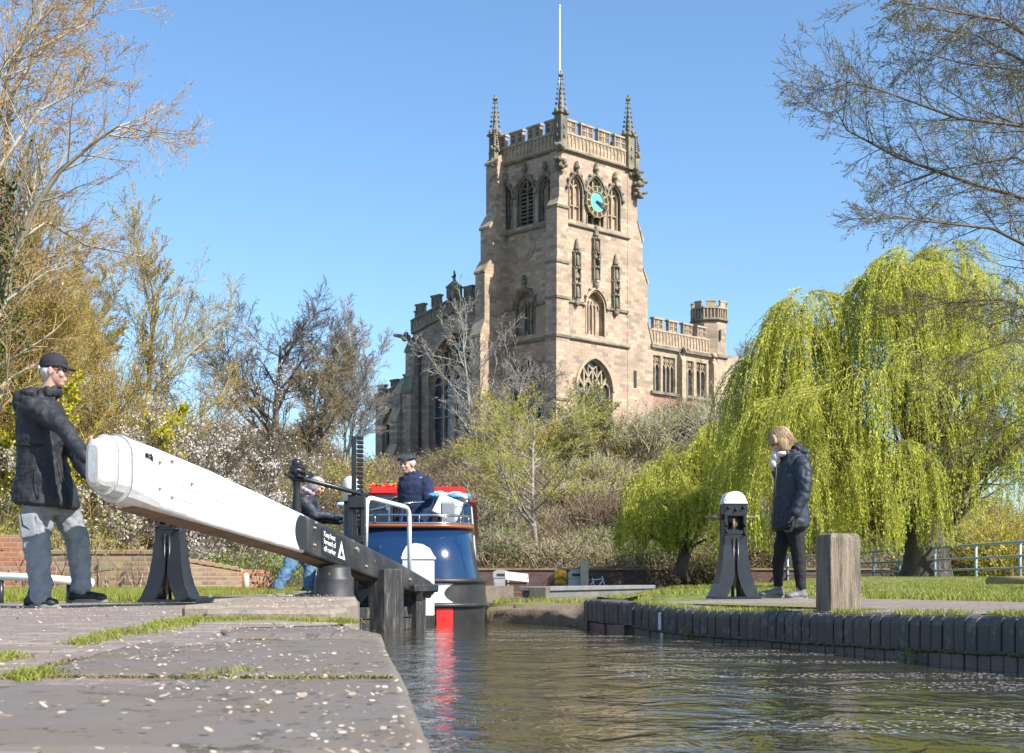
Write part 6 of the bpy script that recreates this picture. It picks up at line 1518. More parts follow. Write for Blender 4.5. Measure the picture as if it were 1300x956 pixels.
lf_bud = leafmat('bud_yellow', [(.40,.29,.06),(.50,.38,.09),(.36,.32,.07)], .3); lf_orange = leafmat('bud_orange', [(.46,.28,.10),(.55,.36,.14),(.40,.32,.10)], .3)
lf_white = leafmat('blossom_white', [(.42,.34,.24),(.60,.54,.47),(.74,.70,.66)], .3); lf_green = leafmat('leaf_green', [(.07,.13,.02),(.14,.22,.025),(.24,.33,.04)], .3); lf_dkgreen = leafmat('leaf_ivy', [(.02,.045,.01),(.045,.085,.015),(.08,.12,.025)], .2)
lf_willow = leafmat('leaf_willow', [(.25,.29,.03),(.43,.47,.05),(.60,.62,.09),(.74,.72,.14)], .45, nscale=.35); lf_yel = leafmat('leaf_yellow', [(.38,.36,.03),(.55,.48,.04),(.30,.36,.04)], .3); lf_ochre = leafmat('leaf_ochre', [(.26,.22,.04),(.38,.33,.05),(.50,.44,.05)], .3); lf_olive = leafmat('leaf_olive', [(.17,.16,.04),(.27,.26,.06),(.37,.35,.10)], .2); lf_brown = leafmat('leaf_brown', [(.12,.075,.04),(.20,.13,.08),(.27,.20,.12)], .15)
lf_grass = leafmat('grass_blade', [(.34,.28,.13),(.25,.26,.05),(.31,.34,.06),(.42,.43,.12)], .35, nscale=.8)
DEF = dict(seg=[10,7,5,4,3], wob=[.06,.10,.13,.16,.2], grav=[0,.02,.02,.0,0], rmin=.004, taper=.8, maxlev=4, kids=[10,7,6,5], start=[.25,.2,.15,.1], ang=[.75,.7,.65,.6], len=[.55,.5,.5,.5], rad=[.5,.5,.5,.6])
def PR(**k): d = dict(DEF); d.update(k); return d
def gz(x, y): return terr(x, y)
TREES = 'bare and budding trees'
def tree(label, px, Y, H, seed, prm, barkm, twig=None, leaf=None, lper=3, lsize=.08, lmat=None, lean=(0,0), r0=None, z=None, name='tree', jit=0, asp=.6, trunks=1, spread=.5, group=TREES, cat='tree', dirs=True):
    x = (px-650)*Y/FPX; zz = gz(x, Y)-.1 if z is None else z
    o = empty(name, (x,Y,zz), 0, label, cat, group); T = Tree(seed); rnd = random.Random(seed+99)
    for k in range(trunks):
        d = Vector((lean[0], lean[1], 1)) if trunks == 1 else Vector((lean[0]+rnd.uniform(-spread,spread), lean[1]+rnd.uniform(-spread,spread), 1))
        T.branch(Vector((rnd.uniform(-.3,.3)*(trunks > 1)*spread, rnd.uniform(-.3,.3)*(trunks > 1)*spread, 0)), d, H*(1 if trunks == 1 else rnd.uniform(.7,1.1)), r0 or H*.018, 0, prm)
    T.mesh('trunk', barkm, o, {0,1,2})
    T.mesh('crown', twig or barkm, o, set(range(3, 6)) if prm['maxlev'] > 2 else {2})
    if lper: 
        pos, dr = tip_points(T, lper, rnd)
        if name == 'blossom_tree':
            kk = np.array([mnoise.noise(Vector(q)*2.4+Vector((seed,0,0))) > .06 for q in pos]); pos, dr = pos[kk], dr[kk]
        leaves('foliage' if name != 'blossom_tree' else 'blossom', pos, lsize, lmat, o, seed, dr if dirs else None, asp, jit)
    return o, T
# -- big pale-barked tree reaching in from the left (trunk just outside the frame)
prm = PR(kids=[11,10,8,6], len=[.52,.5,.5,.45], ang=[.95,.65,.6,.6], grav=[.0,.03,.0,-.02,-.03], maxlev=4, rmin=.0038, start=[.28,.15,.1,.1], seg=[12,9,6,4,3])
tree('tall pale barked tree with orange tinted twigs leaning in from the left edge', -55, 24, 11.5, 11, prm, bk_pale, bk_orange, lper=3, lsize=.035, lmat=lf_orange, lean=(.04,0), r0=.12, z=.2)
o = empty('tree', (G(-20,23.2).x,23.2,-.2), 0, 'slender tree at the left edge whose long pale limb crosses the open sky', 'tree', TREES); T = Tree(5)
def limbline(T, pts, r0, r1, prm, nk, lmul, base):
    pts = [Vector(p)-base for p in pts]; n = len(pts); T.lines.append((pts, list(np.linspace(r0,r1,n)), 1)); rnd = T.r
    L = sum((b-a).length for a,b in zip(pts,pts[1:]))
    for k in range(nk):
        t = .12+.88*(k+rnd.random())/nk; f = t*(n-1); i = min(int(f), n-2); q = pts[i].lerp(pts[i+1], f-i); dl = (pts[i+1]-pts[i]).normalized(); u = dl.orthogonal().normalized(); v = dl.cross(u); az = rnd.uniform(0,6.28)
        nd = dl*math.cos(.75)+(u*math.cos(az)+v*math.sin(az))*math.sin(.75); T.branch(q, nd, L*lmul*(1.1-.6*t)*rnd.uniform(.6,1.2), r0*.3*(1.1-.7*t), 2, prm)
    T.tips.append(pts[-2:])
b0 = Vector(o.location); pm = PR(kids=[8,7,7,6], len=[.5,.5,.55,.5], ang=[.6,.6,.6,.6], grav=[0,0,.02,.01,0], rmin=.003, start=[.1,.1,.1,.1])
limbline(T, [W(-20,740,23.2), W(-16,560,23.2), W(-8,430,23.2), W(12,345,23.2), W(40,270,23), W(75,218,22.8), W(118,182,22.6), W(150,160,22.5), W(205,170,22.4)], .10, .008, pm, 30, .24, b0)
limbline(T, [W(0,400,23.2), W(30,300,23.5), W(60,282,23.6), W(110,312,23.8), W(180,325,24)], .05, .01, pm, 14, .3, b0)
limbline(T, [W(-8,300,23.2), W(15,120,23.5), W(50,60,24), W(110,30,24.2), W(150,-10,24.5)], .05, .008, pm, 22, .3, b0)
limbline(T, [W(-15,420,23.2), W(-10,180,23.2), W(20,60,23), W(60,-20,23)], .07, .012, pm, 22, .3, b0)
limbline(T, [W(-40,330,22),W(0,210,22),W(50,140,22.2),W(90,120,22.3),W(140,95,22.3)], .04, .006, pm, 20, .3, b0)
limbline(T, [W(-40,200,22),W(0,90,22.5),W(40,40,22.6),W(80,-5,22.6),W(120,-30,22.6)], .045, .006, pm, 22, .3, b0)
limbline(T, [W(-30,460,22.6),W(10,380,22.8),W(60,345,22.9),W(120,330,23)], .035, .006, pm, 16, .3, b0)
T.mesh('trunk', bk_pale, o, {1,2}); T.mesh('crown', bk_orange, o, {3,4,5}); pos, dr = tip_points(T, 3, random.Random(1)); leaves('foliage', pos, .03, lf_orange, o, 3, dr)
# -- olive-yellow budding trees behind the man
yp = PR(kids=[17,11,8,6], len=[.55,.5,.55,.55], ang=[.55,.5,.45,.45], grav=[.0,.06,.05,.03,0], maxlev=4, rmin=.0032, start=[.12,.15,.1,.1], seg=[9,7,5,4,3])
tree('dense olive yellow budding tree directly behind the man in the cap', 45, 31, 7.6, 21, yp, bk_olive, bk_olive, None, 3, .032, lf_bud, r0=.12, trunks=3, spread=.25)
tree('olive yellow budding tree whose twiggy top reaches into the sky above the white beam', 140, 34, 7.4, 22, yp, bk_olive, bk_olive, None, 3, .032, lf_bud, r0=.12, trunks=3, spread=.22)
tree('leftmost olive yellow budding tree, cut by the left edge of the photo', -40, 29, 7.2, 23, yp, bk_olive, bk_olive, None, 3, .032, lf_bud, r0=.12, trunks=3, spread=.25)
tree('bright yellow shrub low behind the raised tip of the white beam', 120, 29, 3.6, 24, PR(kids=[12,9,7,5], len=[.5,.5,.5,.5], maxlev=3, rmin=.005, grav=[.05]*5), bk_olive, lf_yel, None, 14, .07, lf_yel, r0=.05, trunks=6, spread=.6, name='shrub', group=None, cat='shrub')
# -- white blossom
bp = PR(kids=[12,9,8,6], len=[.55,.5,.5,.45], ang=[.7,.65,.6,.6], grav=[.02,.03,.02,0,0], maxlev=3, rmin=.004, start=[.15,.1,.1,.1], wob=[.1,.14,.18,.2,.2])
for px, Y, H, sd, lb in ((185,28.5,3.6,31,'low white blossom bush under the white beam at the left'),(165,37,5.0,32,'thin white blossom tree rising over the tip of the beam'),(250,36,5.1,33,'white blossom tree in the middle of the gap above the beam'),(318,38,5.4,34,'rightmost white blossom tree next to the tall bare tree'),(290,30,3.2,35,'low white blossom bush above the middle of the white beam'),(120,26.5,2.7,36,'white blossom bush just right of the man in the cap'),(235,27.5,2.6,37,'white blossom bush behind the left paddle stand')):
    tree(lb, px, Y, H, sd, bp, bk_brown, bk_brown, None, 5 if sd in (31,35,36,37) else 3, .05, lf_white, r0=.07, trunks=4, spread=.45, name='blossom_tree', jit=.05, asp=.9, group='white blossom trees', dirs=False, z=gz((px-650)*Y/FPX, Y)-.1)
# whippy saplings poking above
wp = PR(kids=[12,5,4,4], len=[.22,.5,.5,.5], ang=[.6,.6,.6,.6], grav=[.0,.05,.04,0,0], maxlev=3, rmin=.006, start=[.4,.2,.1,.1])
for px, H, sd, lb in ((208,4.6,41,'thin leafless sapling left of the tallest whip above the blossom'),(248,5.3,42,'tallest leafless sapling standing up through the blossom trees'),(272,4.9,43,'leafless sapling just left of the big bare tree')):
    tree(lb, px, 37, H, sd, wp, bk_grey, bk_brown, None, 1, .05, lf_orange, r0=.045, group='leafless saplings')
# -- far bare trees on the hill, left of the church
fp = PR(kids=[13,11,9,7], len=[.55,.52,.5,.5], ang=[.85,.7,.65,.6], grav=[.0,.06,.04,.02,0], maxlev=4, rmin=.0095, start=[.25,.12,.1,.1], seg=[10,8,6,4,3], wob=[.05,.12,.15,.18,.2])
tree('big spreading dark bare tree against the sky left of the church', 345, 92, 8.9, 51, PR(**{**fp,'ang':[1.0,.75,.65,.6],'len':[.8,.55,.5,.5],'kids':[14,12,9,7],'wob':[.04,.09,.12,.16,.2]}), bk_brown, bk_brown, None, 0, r0=.36, z=6.5)
tree('brown bare tree with ivy tinted crown right of the big spreading tree', 388, 88, 7.6, 52, fp, bk_brown, bk_ob, None, 0, .10, lf_olive, r0=.2, trunks=2, spread=.2, z=6.2)
tree('fine twigged pale bare tree nearest the left end of the church', 436, 95, 9.4, 53, PR(**{**fp,'rmin':.009,'ang':[.45]*4}), bk_grey, bk_grey, None, 0, r0=.12, trunks=3, spread=.12, z=6)
tree('small bare tree peeping over the church aisle roof beside the stair turret', 862, 165, 13, 54, fp, bk_grey, bk_grey, None, 0, r0=.25, trunks=2, z=13)
# -- pale bare tree in front of the church
pp_ = PR(kids=[16,7,6,4], len=[.62,.5,.48,.5], ang=[1.0,.6,.6,.6], grav=[.0,.06,.03,.0,0], maxlev=4, rmin=.010, start=[.06,.15,.1,.1], seg=[8,8,6,4,3], wob=[.06,.07,.1,.14,.2], short=.35)
tree('pale silvery bare tree standing in front of the dark west side of the church', 606, 96, 9.4, 61, pp_, bk_grey, bk_grey, None, 0, r0=.20, z=7.6)
tree('second pale bare tree low in front of the dark tower face', 652, 98, 6.6, 62, pp_, bk_grey, bk_grey, None, 0, r0=.12, trunks=2, spread=.4, z=8)
tree('yellow flecked young tree with a straight pale trunk on the slope below the tower', 680, 72, 6.9, 63, PR(**{**pp_,'rmin':.008,'kids':[20,9,7,5],'start':[.16,.12,.1,.1],'ang':[1.15,.65,.6,.6],'len':[.78,.5,.5,.5]}), bk_grey, bk_wil, None, 1, .085, lf_ochre, r0=.15)
tree('small pale bushy tree below the big south window of the tower', 757, 90, 4.4, 64, pp_, bk_pale, bk_pale, None, 1, .12, lf_olive, r0=.09, trunks=3, spread=.4)
# -- right bare tree (trunk outside the frame on the right)
x0 = (1420-650)*17/FPX; o = empty('tree', (x0,17,0), 0, 'big dark branched tree reaching in from the right edge against the sky', 'tree', TREES); T = Tree(71); b0 = Vector(o.location)
pm = PR(kids=[8,8,8,6], len=[.5,.5,.5,.5], ang=[.6,.6,.65,.6], grav=[0,0,.03,.02,.02], rmin=.0022, start=[.1,.1,.1,.1], seg=[10,8,7,5,3], wob=[.05,.1,.1,.14,.2])
T.lines.append(([Vector(p)-b0 for p in (W(1420,760,17),W(1415,500,17),W(1410,250,17),W(1400,0,17),W(1390,-200,17))], [.34,.28,.2,.14,.08], 0))
for pts, r_, nk in (
    ([(1412,300,17),(1340,165,16.6),(1300,160,16.5),(1215,150,16.3),(1120,115,16),(1045,95,15.8)], .05, 30),
    ([(1410,330,17),(1330,260,17.3),(1240,235,17.4),(1140,200,17.2),(1075,165,17),(1052,120,17)], .05, 26),
    ([(1412,120,17),(1330,60,16.5),(1270,25,16.2),(1190,12,16),(1110,-5,15.8)], .045, 26),
    ([(1410,200,17),(1320,90,17.5),(1240,45,17.8),(1150,30,18)], .045, 26),
    ([(1412,420,17),(1340,330,16.6),(1260,290,16.4),(1170,280,16.2),(1110,270,16)], .045, 24),
    ([(1412,460,17),(1330,400,17.2),(1270,380,17.3),(1200,385,17.3),(1140,400,17.3)], .04, 22),
    ([(1414,520,17),(1350,450,16.6),(1290,430,16.4),(1230,450,16.2),(1180,490,16)], .035, 20),
    ([(1414,540,17),(1350,520,17.2),(1300,530,17.3),(1240,560,17.3),(1195,575,17.3)], .03, 18),
    ([(1410,100,17),(1340,-40,16.8),(1260,-60,16.7),(1160,-40,16.6)], .04, 20),
    ([(1412,360,17),(1350,230,18),(1290,200,18.3),(1200,215,18.5),(1130,240,18.6)], .035, 22),
    ([(1410,250,17),(1350,120,17),(1300,90,17),(1220,80,17),(1150,60,17)], .04, 24)):
    limbline(T, [W(*q) for q in pts], r_*.72, .004, pm, int(nk*1.4), .30, b0)
T.mesh('trunk', bk_mid, o, {0,1,2}); T.mesh('crown', bk_mid, o, {3,4,5}); pos, dr = tip_points(T, 2, random.Random(1)); leaves('buds', pos[::2], .022, lf_olive, o, 3, dr[::2], .7)

# -- weeping willow
PRW = PR(kids=[5,5,5,4], len=[.5,.42,.45,.5], ang=[.6,.6,.6,.6], grav=[.0,-.02,-.08,-.15,-.15], maxlev=3, rmin=.010, wob=[.1,.12,.16,.2,.2], taper=.92)
def willow(px, Y, z0, R_, H, seed, label, nhang, low=.5, leafn=26, cx=0, squash=1.0, trunk=True, lens=(2.0,5.5), lsz=.11, group='weeping willows'):
    x = (px-650)*Y/FPX; o = empty('weeping_willow', (x,Y,z0), 0, label, 'willow', group); T = Tree(seed); rnd = random.Random(seed)
    prm = PR(kids=[7,7,6,4], len=[.75,.6,.55,.5], ang=[.8,.6,.6,.6], grav=[.0,.05,-.02,-.1,-.1], maxlev=3, rmin=.02, start=[.45,.3,.2,.1], wob=[.1,.14,.16,.2,.2])
    if trunk:
        # thick leaning twin trunk
        tp = [Vector((0,0,-.2)), Vector((.05,0,.4)), Vector((.0,0,1.1)), Vector((-.15,0,2.0)), Vector((-.5,0,3.1))]
        T.lines.append((tp, [1.05,.85,.78,.66,.5], 0)); T.lines.append(([Vector((.1,0,1.3)), Vector((.9,-.1,2.6)), Vector((1.3,0,4.0)), Vector((2.1,.2,5.8)), Vector((3.0,.3,7.2))], [.5,.42,.35,.26,.12], 0))
        T.lines.append(([Vector((-.4,0,2.8)), Vector((-1.8,-.2,3.9)), Vector((-2.6,-.3,5.6)), Vector((-2.9,0,7.6)), Vector((-3.6,.3,9.4))], [.42,.36,.3,.2,.1], 0))
        T.lines.append(([Vector((-1.6,-.2,3.7)), Vector((-3.4,-.4,4.6)), Vector((-4.4,-.5,5.2)), Vector((-5.2,-.4,5.9)), Vector((-5.8,0,6.2))], [.3,.25,.18,.12,.06], 0))
        T.lines.append(([Vector((1.0,0,3.0)), Vector((2.6,-.8,4.4)), Vector((4.2,-1.2,5.6)), Vector((5.8,-1,6.8)), Vector((7,-.8,7.2))], [.28,.22,.18,.12,.07], 0))
        T.lines.append(([Vector((-.6,0,3.0)), Vector((-.4,.6,5)), Vector((0,1.0,6.5)), Vector((.2,1.2,7.6)), Vector((.4,1.2,8.4))], [.3,.25,.18,.12,.07], 0))
    else:
        T.lines.append(([Vector((0,0,-.3)), Vector((.3,0,.8)), Vector((-.2,0,1.6)), Vector((-1.2,0,2.3)), Vector((-2.2,0,2.6))], [.3,.26,.2,.14,.08], 0))
    pos = []; dirs = []
    clump = None
    for k in range(nhang):
        # crown surface made of overlapping domes (heads); strands start on the domes
        if k % 9 == 0: clump = (HEADS[seed][rnd.randrange(len(HEADS[seed]))], rnd.uniform(0, 2*math.pi), math.asin(rnd.uniform(.02,1)), rnd.uniform(.62,1.04), rnd.uniform(.45,1.25))
        (hx, hy, hz, hr), a, e, q, lm_ = clump
        a += rnd.gauss(0,.09); e = min(1.5, max(0, e+rnd.gauss(0,.08))); q += rnd.gauss(0,.03)
        s = Vector((hx+hr*math.cos(a)*math.cos(e)*q, hy+hr*.85*math.sin(a)*math.cos(e)*q, hz+hr*.75*math.sin(e)*q))
        L = rnd.uniform(*lens)*(.7+.3*rnd.random())*lm_; out = Vector((s.x-hx, s.y-hy, 0)); out = out/(out.length+.01)
        L = min(L, s.z-low*rnd.uniform(.3,1.6)); 
        if L < .5: continue
        n = 8; pts = [s.copy()]; d = (out*.8+Vector((0,0,.45))).normalized(); cur = s.copy(); wind = Vector((rnd.gauss(0,.03), rnd.gauss(0,.03), 0))
        for i in range(n):
            d = (d*(1-.42) + Vector((0,0,-1))*.42 + wind).normalized(); cur = cur+d*L/n; pts.append(cur.copy())
        T.lines.append((pts, list(np.linspace(.010,.004,n+1)), 3))
        m = int(leafn*L/4*rnd.uniform(.5,1.3))
        for i in range(m):
            t = rnd.random()**.8*n; j = min(int(t), n-1); pos.append(tuple(pts[j].lerp(pts[j+1], t-j))); dirs.append(tuple((pts[j+1]-pts[j]).normalized()+Vector((0,0,-.2))))
    for hx, hy, hz, hr in HEADS[seed]:      # limbs into each head
        c0 = Vector((hx*.25, hy*.3, hz*.35)) if trunk else Vector((hx*.3,hy*.3,hz*.3))
        for k in range(5): T.branch(c0, Vector((hx,hy,hz))*1-c0+Vector((rnd.gauss(0,hr*.5),rnd.gauss(0,hr*.5),rnd.gauss(0,hr*.3))), (Vector((hx,hy,hz))-c0).length*.85, .08, 1, PRW)
    T.mesh('trunk', bk_dark, o, {0,1}, big=10); T.mesh('crown', bk_wil, o, {2,3,4})
    leaves('foliage', pos, lsz, lf_willow, o, seed, np.array(dirs), .34, .045)
    return o
s52 = 52/FPX
def hd(px, py, dy, r, cx, Y=52, z0=.3): k = Y/FPX; return ((px-cx)*k, dy, CAMZ+(HZ-py)*k-z0, r*k)
HEADS = {81: [hd(*q, 1175) for q in ((1090,440,0,95),(1028,455,.5,70),(1000,510,-.5,45),(1150,400,1,85),(1180,370,0,60),(1240,430,1.5,90),(1290,470,0,90),(1080,520,-2.5,90),(1180,500,-2.5,95),(1000,545,-1.5,60),(1280,560,-1.5,80),(1350,440,1,95),(1120,370,-.5,45),(1230,350,2,60),(990,460,1,32),(985,600,-2,50),(1040,610,-2.5,55),(1110,590,-3.2,40),(1240,540,2,50),(1150,345,-.5,38),(1210,325,.5,34),(1250,400,-1,60),(1000,425,0,32),(1030,395,0,40))],
         82: [hd(*q, 862, Y=60, z0=.6) for q in ((905,585,0,60),(850,625,-.5,55),(900,650,-1,50),(940,560,.5,50),(822,655,0,32),(880,600,1,45))]}
willow(1175, 52, .3, 0, 0, 81, 'huge bright yellow green weeping willow with dark forked trunk behind the blue railing', 5000, low=.35, leafn=56, lens=(2.4,6.0), lsz=.115)
willow(862, 60, .6, 0, 0, 82, 'smaller low lobe of weeping willow over the slope left of the woman', 2200, low=.5, leafn=52, lens=(1.2,3.4), lsz=.13, trunk=False)

# -- shrubs on the slope and behind the walls
def shrub(label, px, Y, rx, h, seed, lmat, stem, n=2600, ls=.12, z=None, ntw=420, ry=None, group='shrubs on the slope', up=.6, asp=.6, tw=None, name='shrub'):
    x = (px-650)*Y/FPX; zz = gz(x, Y)-.15 if z is None else z; o = empty(name, (x,Y,zz), 0, label, 'shrub', group); rnd = random.Random(seed); T = Tree(seed); ry = ry or rx*.7
    lobes = [(rnd.uniform(-.65,.65)*rx, rnd.uniform(-.6,.6)*ry, rnd.uniform(.25,.62)*h, rnd.uniform(.28,.5)) for _ in range(11)]
    for k in range(ntw):
        l = lobes[rnd.randrange(len(lobes))]; b = Vector((rnd.gauss(l[0],rx*.22)*.8, rnd.gauss(l[1],ry*.22)*.8, rnd.uniform(0,.4)*h)); d = Vector((rnd.gauss(0,.55)+b.x/rx*.5, rnd.gauss(0,.55), up+rnd.random()*.6))
        L = h*rnd.uniform(.3,.75); n_ = 4; pts = [b.copy()]; cur = b.copy(); d.normalize()
        for i in range(n_): d = (d+Vector((rnd.gauss(0,.16),rnd.gauss(0,.16),rnd.gauss(-.03,.1)))).normalized(); cur = cur+d*L/n_; pts.append(cur.copy())
        r_ = (tw or .012)*Y/60; T.lines.append((pts, list(np.linspace(r_*1.5,r_*.5,n_+1)), 3)); T.tips.append(pts)
        for q in range(2):
            i = rnd.randrange(1,n_); c = pts[i]; e = (pts[i+1]-pts[i]).normalized()+Vector((rnd.gauss(0,.6),rnd.gauss(0,.6),rnd.gauss(.1,.4))); e.normalize(); L2 = L*.35
            t2 = [c, c+e*L2*.5, c+e*L2+Vector((0,0,rnd.gauss(0,.05)))]; T.lines.append((t2, [r_*.7,r_*.6,r_*.4], 4)); T.tips.append(t2)
    T.mesh('stems', stem, o, None)
    if n:
        rs = np.random.RandomState(seed); pos = []; 
        m1 = n//2; tp, dr = tip_points(T, max(1, m1//len(T.tips)), rnd); pos.append(tp)
        for k, l in enumerate(lobes):
            m = n//2//len(lobes); v = rs.normal(size=(m,3)); v /= np.linalg.norm(v,axis=1,keepdims=True); v *= rs.uniform(.6,1.05,(m,1)); pos.append(np.array([l[0],l[1],l[2]])+v*np.array([rx*l[3],ry*l[3],h*l[3]*.95]))
        pos = np.concatenate(pos); pos = pos[pos[:,2] > 0]; leaves('foliage', pos, ls, lmat, o, seed, None, asp, ls*.4)
    return o
SH = [
 ('gold tinged bush halfway up the slope right of the yellow flecked tree',755,84,3.0,2.4,141,lf_ochre,bk_pale,3600,.12),
 ('fresh green bush low on the slope left of the yellow flecked tree',628,70,2.2,1.7,142,lf_green,bk_pale,3600,.11),
 ('golden bush beside the left end of the church above the rack',458,76,2.4,3.0,143,lf_ochre,bk_olive,3600,.12),
 ('fresh green clump in the middle of the slope above the tall pale post',765,72,2.0,1.2,144,lf_green,bk_pale,3200,.10),
 ('gold and brown bush under the second pale bare tree',655,88,3.2,2.2,145,lf_ochre,bk_pale,3200,.12),
 ('fresh green bush filling the gap between the brown bare tree and the church',432,82,2.6,3.4,146,lf_olive,bk_olive,4200,.13),
 ('dark evergreen bush behind the leaning person',368,42,1.9,2.9,101,lf_green,bk_brown,5200,.10),
 ('bright green leafy bush left of the toothed rack',425,47,1.9,2.6,102,lf_green,bk_brown,5200,.11),
 ('green bush between the blossom and the tall bare tree',330,46,2.2,3.4,103,lf_olive,bk_olive,4200,.10),
 ('low green bush along the top of the sloping brick wall',300,26,1.4,1.0,104,lf_green,bk_brown,2600,.07),
 ('brown thicket below the brown bare tree',400,70,4.0,5.2,105,lf_olive,bk_red,3800,.14),
 ('reddish brown twiggy thicket under the left end of the church',480,84,4.6,2.2,106,lf_brown,bk_red,2200,.12),
 ('reddish brown twiggy thicket below the pale silvery tree',570,84,5.0,2.6,107,lf_brown,bk_red,2200,.12),
 ('yellow flecked scrub behind the man on the boat',560,74,4.2,3.0,108,lf_olive,bk_pale,3200,.12),
 ('yellow leaved bush just below the tower corner',718,92,4.2,3.4,109,lf_yel,bk_olive,3600,.13),
 ('olive scrub under the tower window',790,94,4.0,3.6,110,lf_olive,bk_pale,3800,.14),
 ('bright green bush below the brick base of the aisle',858,98,3.6,3.2,111,lf_green,bk_pale,4400,.14),
 ('grey brown scrub at the foot of the stair turret',908,98,4.2,3.6,112,lf_olive,bk_pale,3400,.14),
 ('purple brown bare scrub left of the small willow lobe',800,76,3.6,2.8,113,lf_brown,bk_red,1800,.11),
 ('dark ivy patch near the trunk of the yellow flecked tree',640,67,2.6,1.0,114,lf_dkgreen,bk_brown,4200,.11),
 ('dark rounded bush under the small willow lobe',880,63,2.7,2.1,115,lf_olive,bk_brown,4800,.11),
 ('low green bush to the right above the retaining wall',820,67,2.6,1.3,116,lf_green,bk_brown,3600,.11),
 ('dry bramble mound above the yellow jacketed man',712,67,3.0,1.3,117,lf_brown,bk_pale,2800,.11),
 ('green and brown bramble mound at the right end of the retaining wall',950,66,3.0,1.9,118,lf_olive,bk_brown,4400,.11),
 ('yellow green bush beyond the railing at the right edge',1285,60,3.2,3.8,119,lf_yel,bk_olive,6000,.12),
 ('green bush beyond the railing right of the willow trunk',1235,64,3.0,3.0,120,lf_green,bk_brown,5200,.12),
 ('shadowy green bush behind the willow trunk',1130,70,4.2,3.2,121,lf_green,bk_brown,6000,.13),
 ('shadowy olive bush behind the wooden post',1060,72,4.2,3.2,122,lf_olive,bk_brown,6000,.13),
 ('green hedge clump behind the woman',1000,68,3.2,3.0,123,lf_green,bk_brown,5200,.12),
 ('olive leafy thicket behind the orange brick wall',20,25,2.0,1.6,124,lf_olive,bk_olive,4200,.07),
 ('ochre twiggy thicket left of the blossom',80,27,1.9,2.2,125,lf_olive,bk_olive,4200,.07),
 ('tall green shrub at the far left edge',-10,26,1.6,2.4,126,lf_green,bk_olive,4200,.07),
 ('tangle of pale dry stems below the blossom trees',250,29,2.4,1.7,127,lf_olive,bk_pale,3000,.07),
 ('dry grassy thicket behind the black half of the beam',345,33,2.0,1.9,128,lf_olive,bk_pale,3000,.08),
 ('dark green holly like bush behind the left bramble',450,62,2.8,2.2,129,lf_dkgreen,bk_brown,4200,.11),
 ('large brown thicket on the upper slope under the big bare tree',330,74,5.4,5.0,130,lf_olive,bk_red,3600,.15),
 ('ochre thicket on the upper slope left of the big bare tree',240,66,5.0,5.2,131,lf_olive,bk_olive,4200,.15),
 ('ochre thicket on the far left slope',110,60,5.0,4.6,132,lf_bud,bk_olive,4200,.14),
 ('ivy covered thicket on the slope behind the left edge tree',0,52,5.0,4.6,133,lf_olive,bk_olive,4600,.14),
 ('pale dry scrub on the bare middle of the slope',620,78,3.4,2.0,134,lf_brown,bk_pale,2000,.12),
 ('small yellow flowered bush right of the yellow flecked tree',735,80,2.4,1.8,135,lf_yel,bk_pale,2200,.12),
 ('leafy sapling cluster right of the turret against the sky',948,88,3.0,6.5,136,lf_olive,bk_pale,1800,.12),
]
for s_ in SH:
    lb, px, Y, rx, h, sd, lm, st, n, ls = s_; shrub(lb, px, Y, rx, h, sd, lm, st, n, ls)
# ivy patch on the left edge tree
rs = np.random.RandomState(5); pos = rs.normal(size=(1500,3))*np.array([.22,.25,.9]); o = empty('ivy', W(0,350,23.1), 0, 'dark glossy ivy clump on the trunk at the left edge', 'ivy'); leaves('foliage', pos, .09, lf_dkgreen, o, 3)
T = Tree(1); T.lines.append(([Vector((0,0,-1)),Vector((.05,0,0)),Vector((0,0,1))],[.04,.04,.03],0)); T.mesh('stems', bk_brown, o)
# scrub ground cover over the hillside (uncountable)
rs = np.random.RandomState(9); n = 60000; X = rs.uniform(-34,30,n*2); Yy = 64.6+rs.uniform(0,1,n*2)**1.1*46
pxx = 650+X*FPX/Yy; keep = (pxx > -60) & (pxx < 1380); X = X[keep][:n]; Yy = Yy[keep][:n]; Zz = np.array([terr(a,b) for a,b in zip(X,Yy)])
den = np.array([mnoise.noise(Vector((a*.22,b*.22,5))) for a,b in zip(X,Yy)])
def stems_mesh(name, X, Y, Z, h, lean, mat, seed, width, parent=None):
    r = np.random.RandomState(seed); n = len(X); base = np.stack([X,Y,Z],1); d = np.stack([r.normal(0,lean,n), r.normal(0,lean,n), np.ones(n)],1); hh = h*r.uniform(.4,1.3,(n,1)); mid = base+d*hh*.55+r.normal(0,.04,(n,3))*hh; top = base+d*hh*1.0+np.stack([r.normal(0,.35,n),r.normal(0,.35,n),r.normal(-.1,.15,n)],1)*hh*.6
    s = np.stack([r.normal(0,1,n), r.normal(0,1,n), np.zeros(n)],1); s /= np.linalg.norm(s,axis=1,keepdims=True); s *= width
    V = np.stack([base-s, base+s, mid+s*.7, mid-s*.7, top+s*.15, top-s*.15],1).reshape(-1,3); k = np.arange(n)[:,None]*6; F = np.concatenate([k+np.array([0,1,2,3]), k+np.array([3,2,4,5])],1).reshape(-1,4)
    return npmesh(name, V, F, mat, parent, 4)
sel = den > -.05
m = leafmat('scrub_stems', [(.17,.11,.08),(.28,.20,.14),(.40,.32,.23),(.27,.24,.12)], .1, nscale=.25)
tag(stems_mesh('hillside_scrub', X, Yy, Zz-.05, 1.1, .95, m, 4, .016), 'tangle of bare brown bramble stems covering the church hill', 'scrub', kind='stuff')
pos = np.stack([X, Yy, Zz+rs.uniform(0,.75,len(X))],1)[~sel | (rs.rand(len(X)) < .5)]; pos = np.concatenate([pos, pos+rs.normal(0,.25,pos.shape), pos+rs.normal(0,.3,pos.shape)])
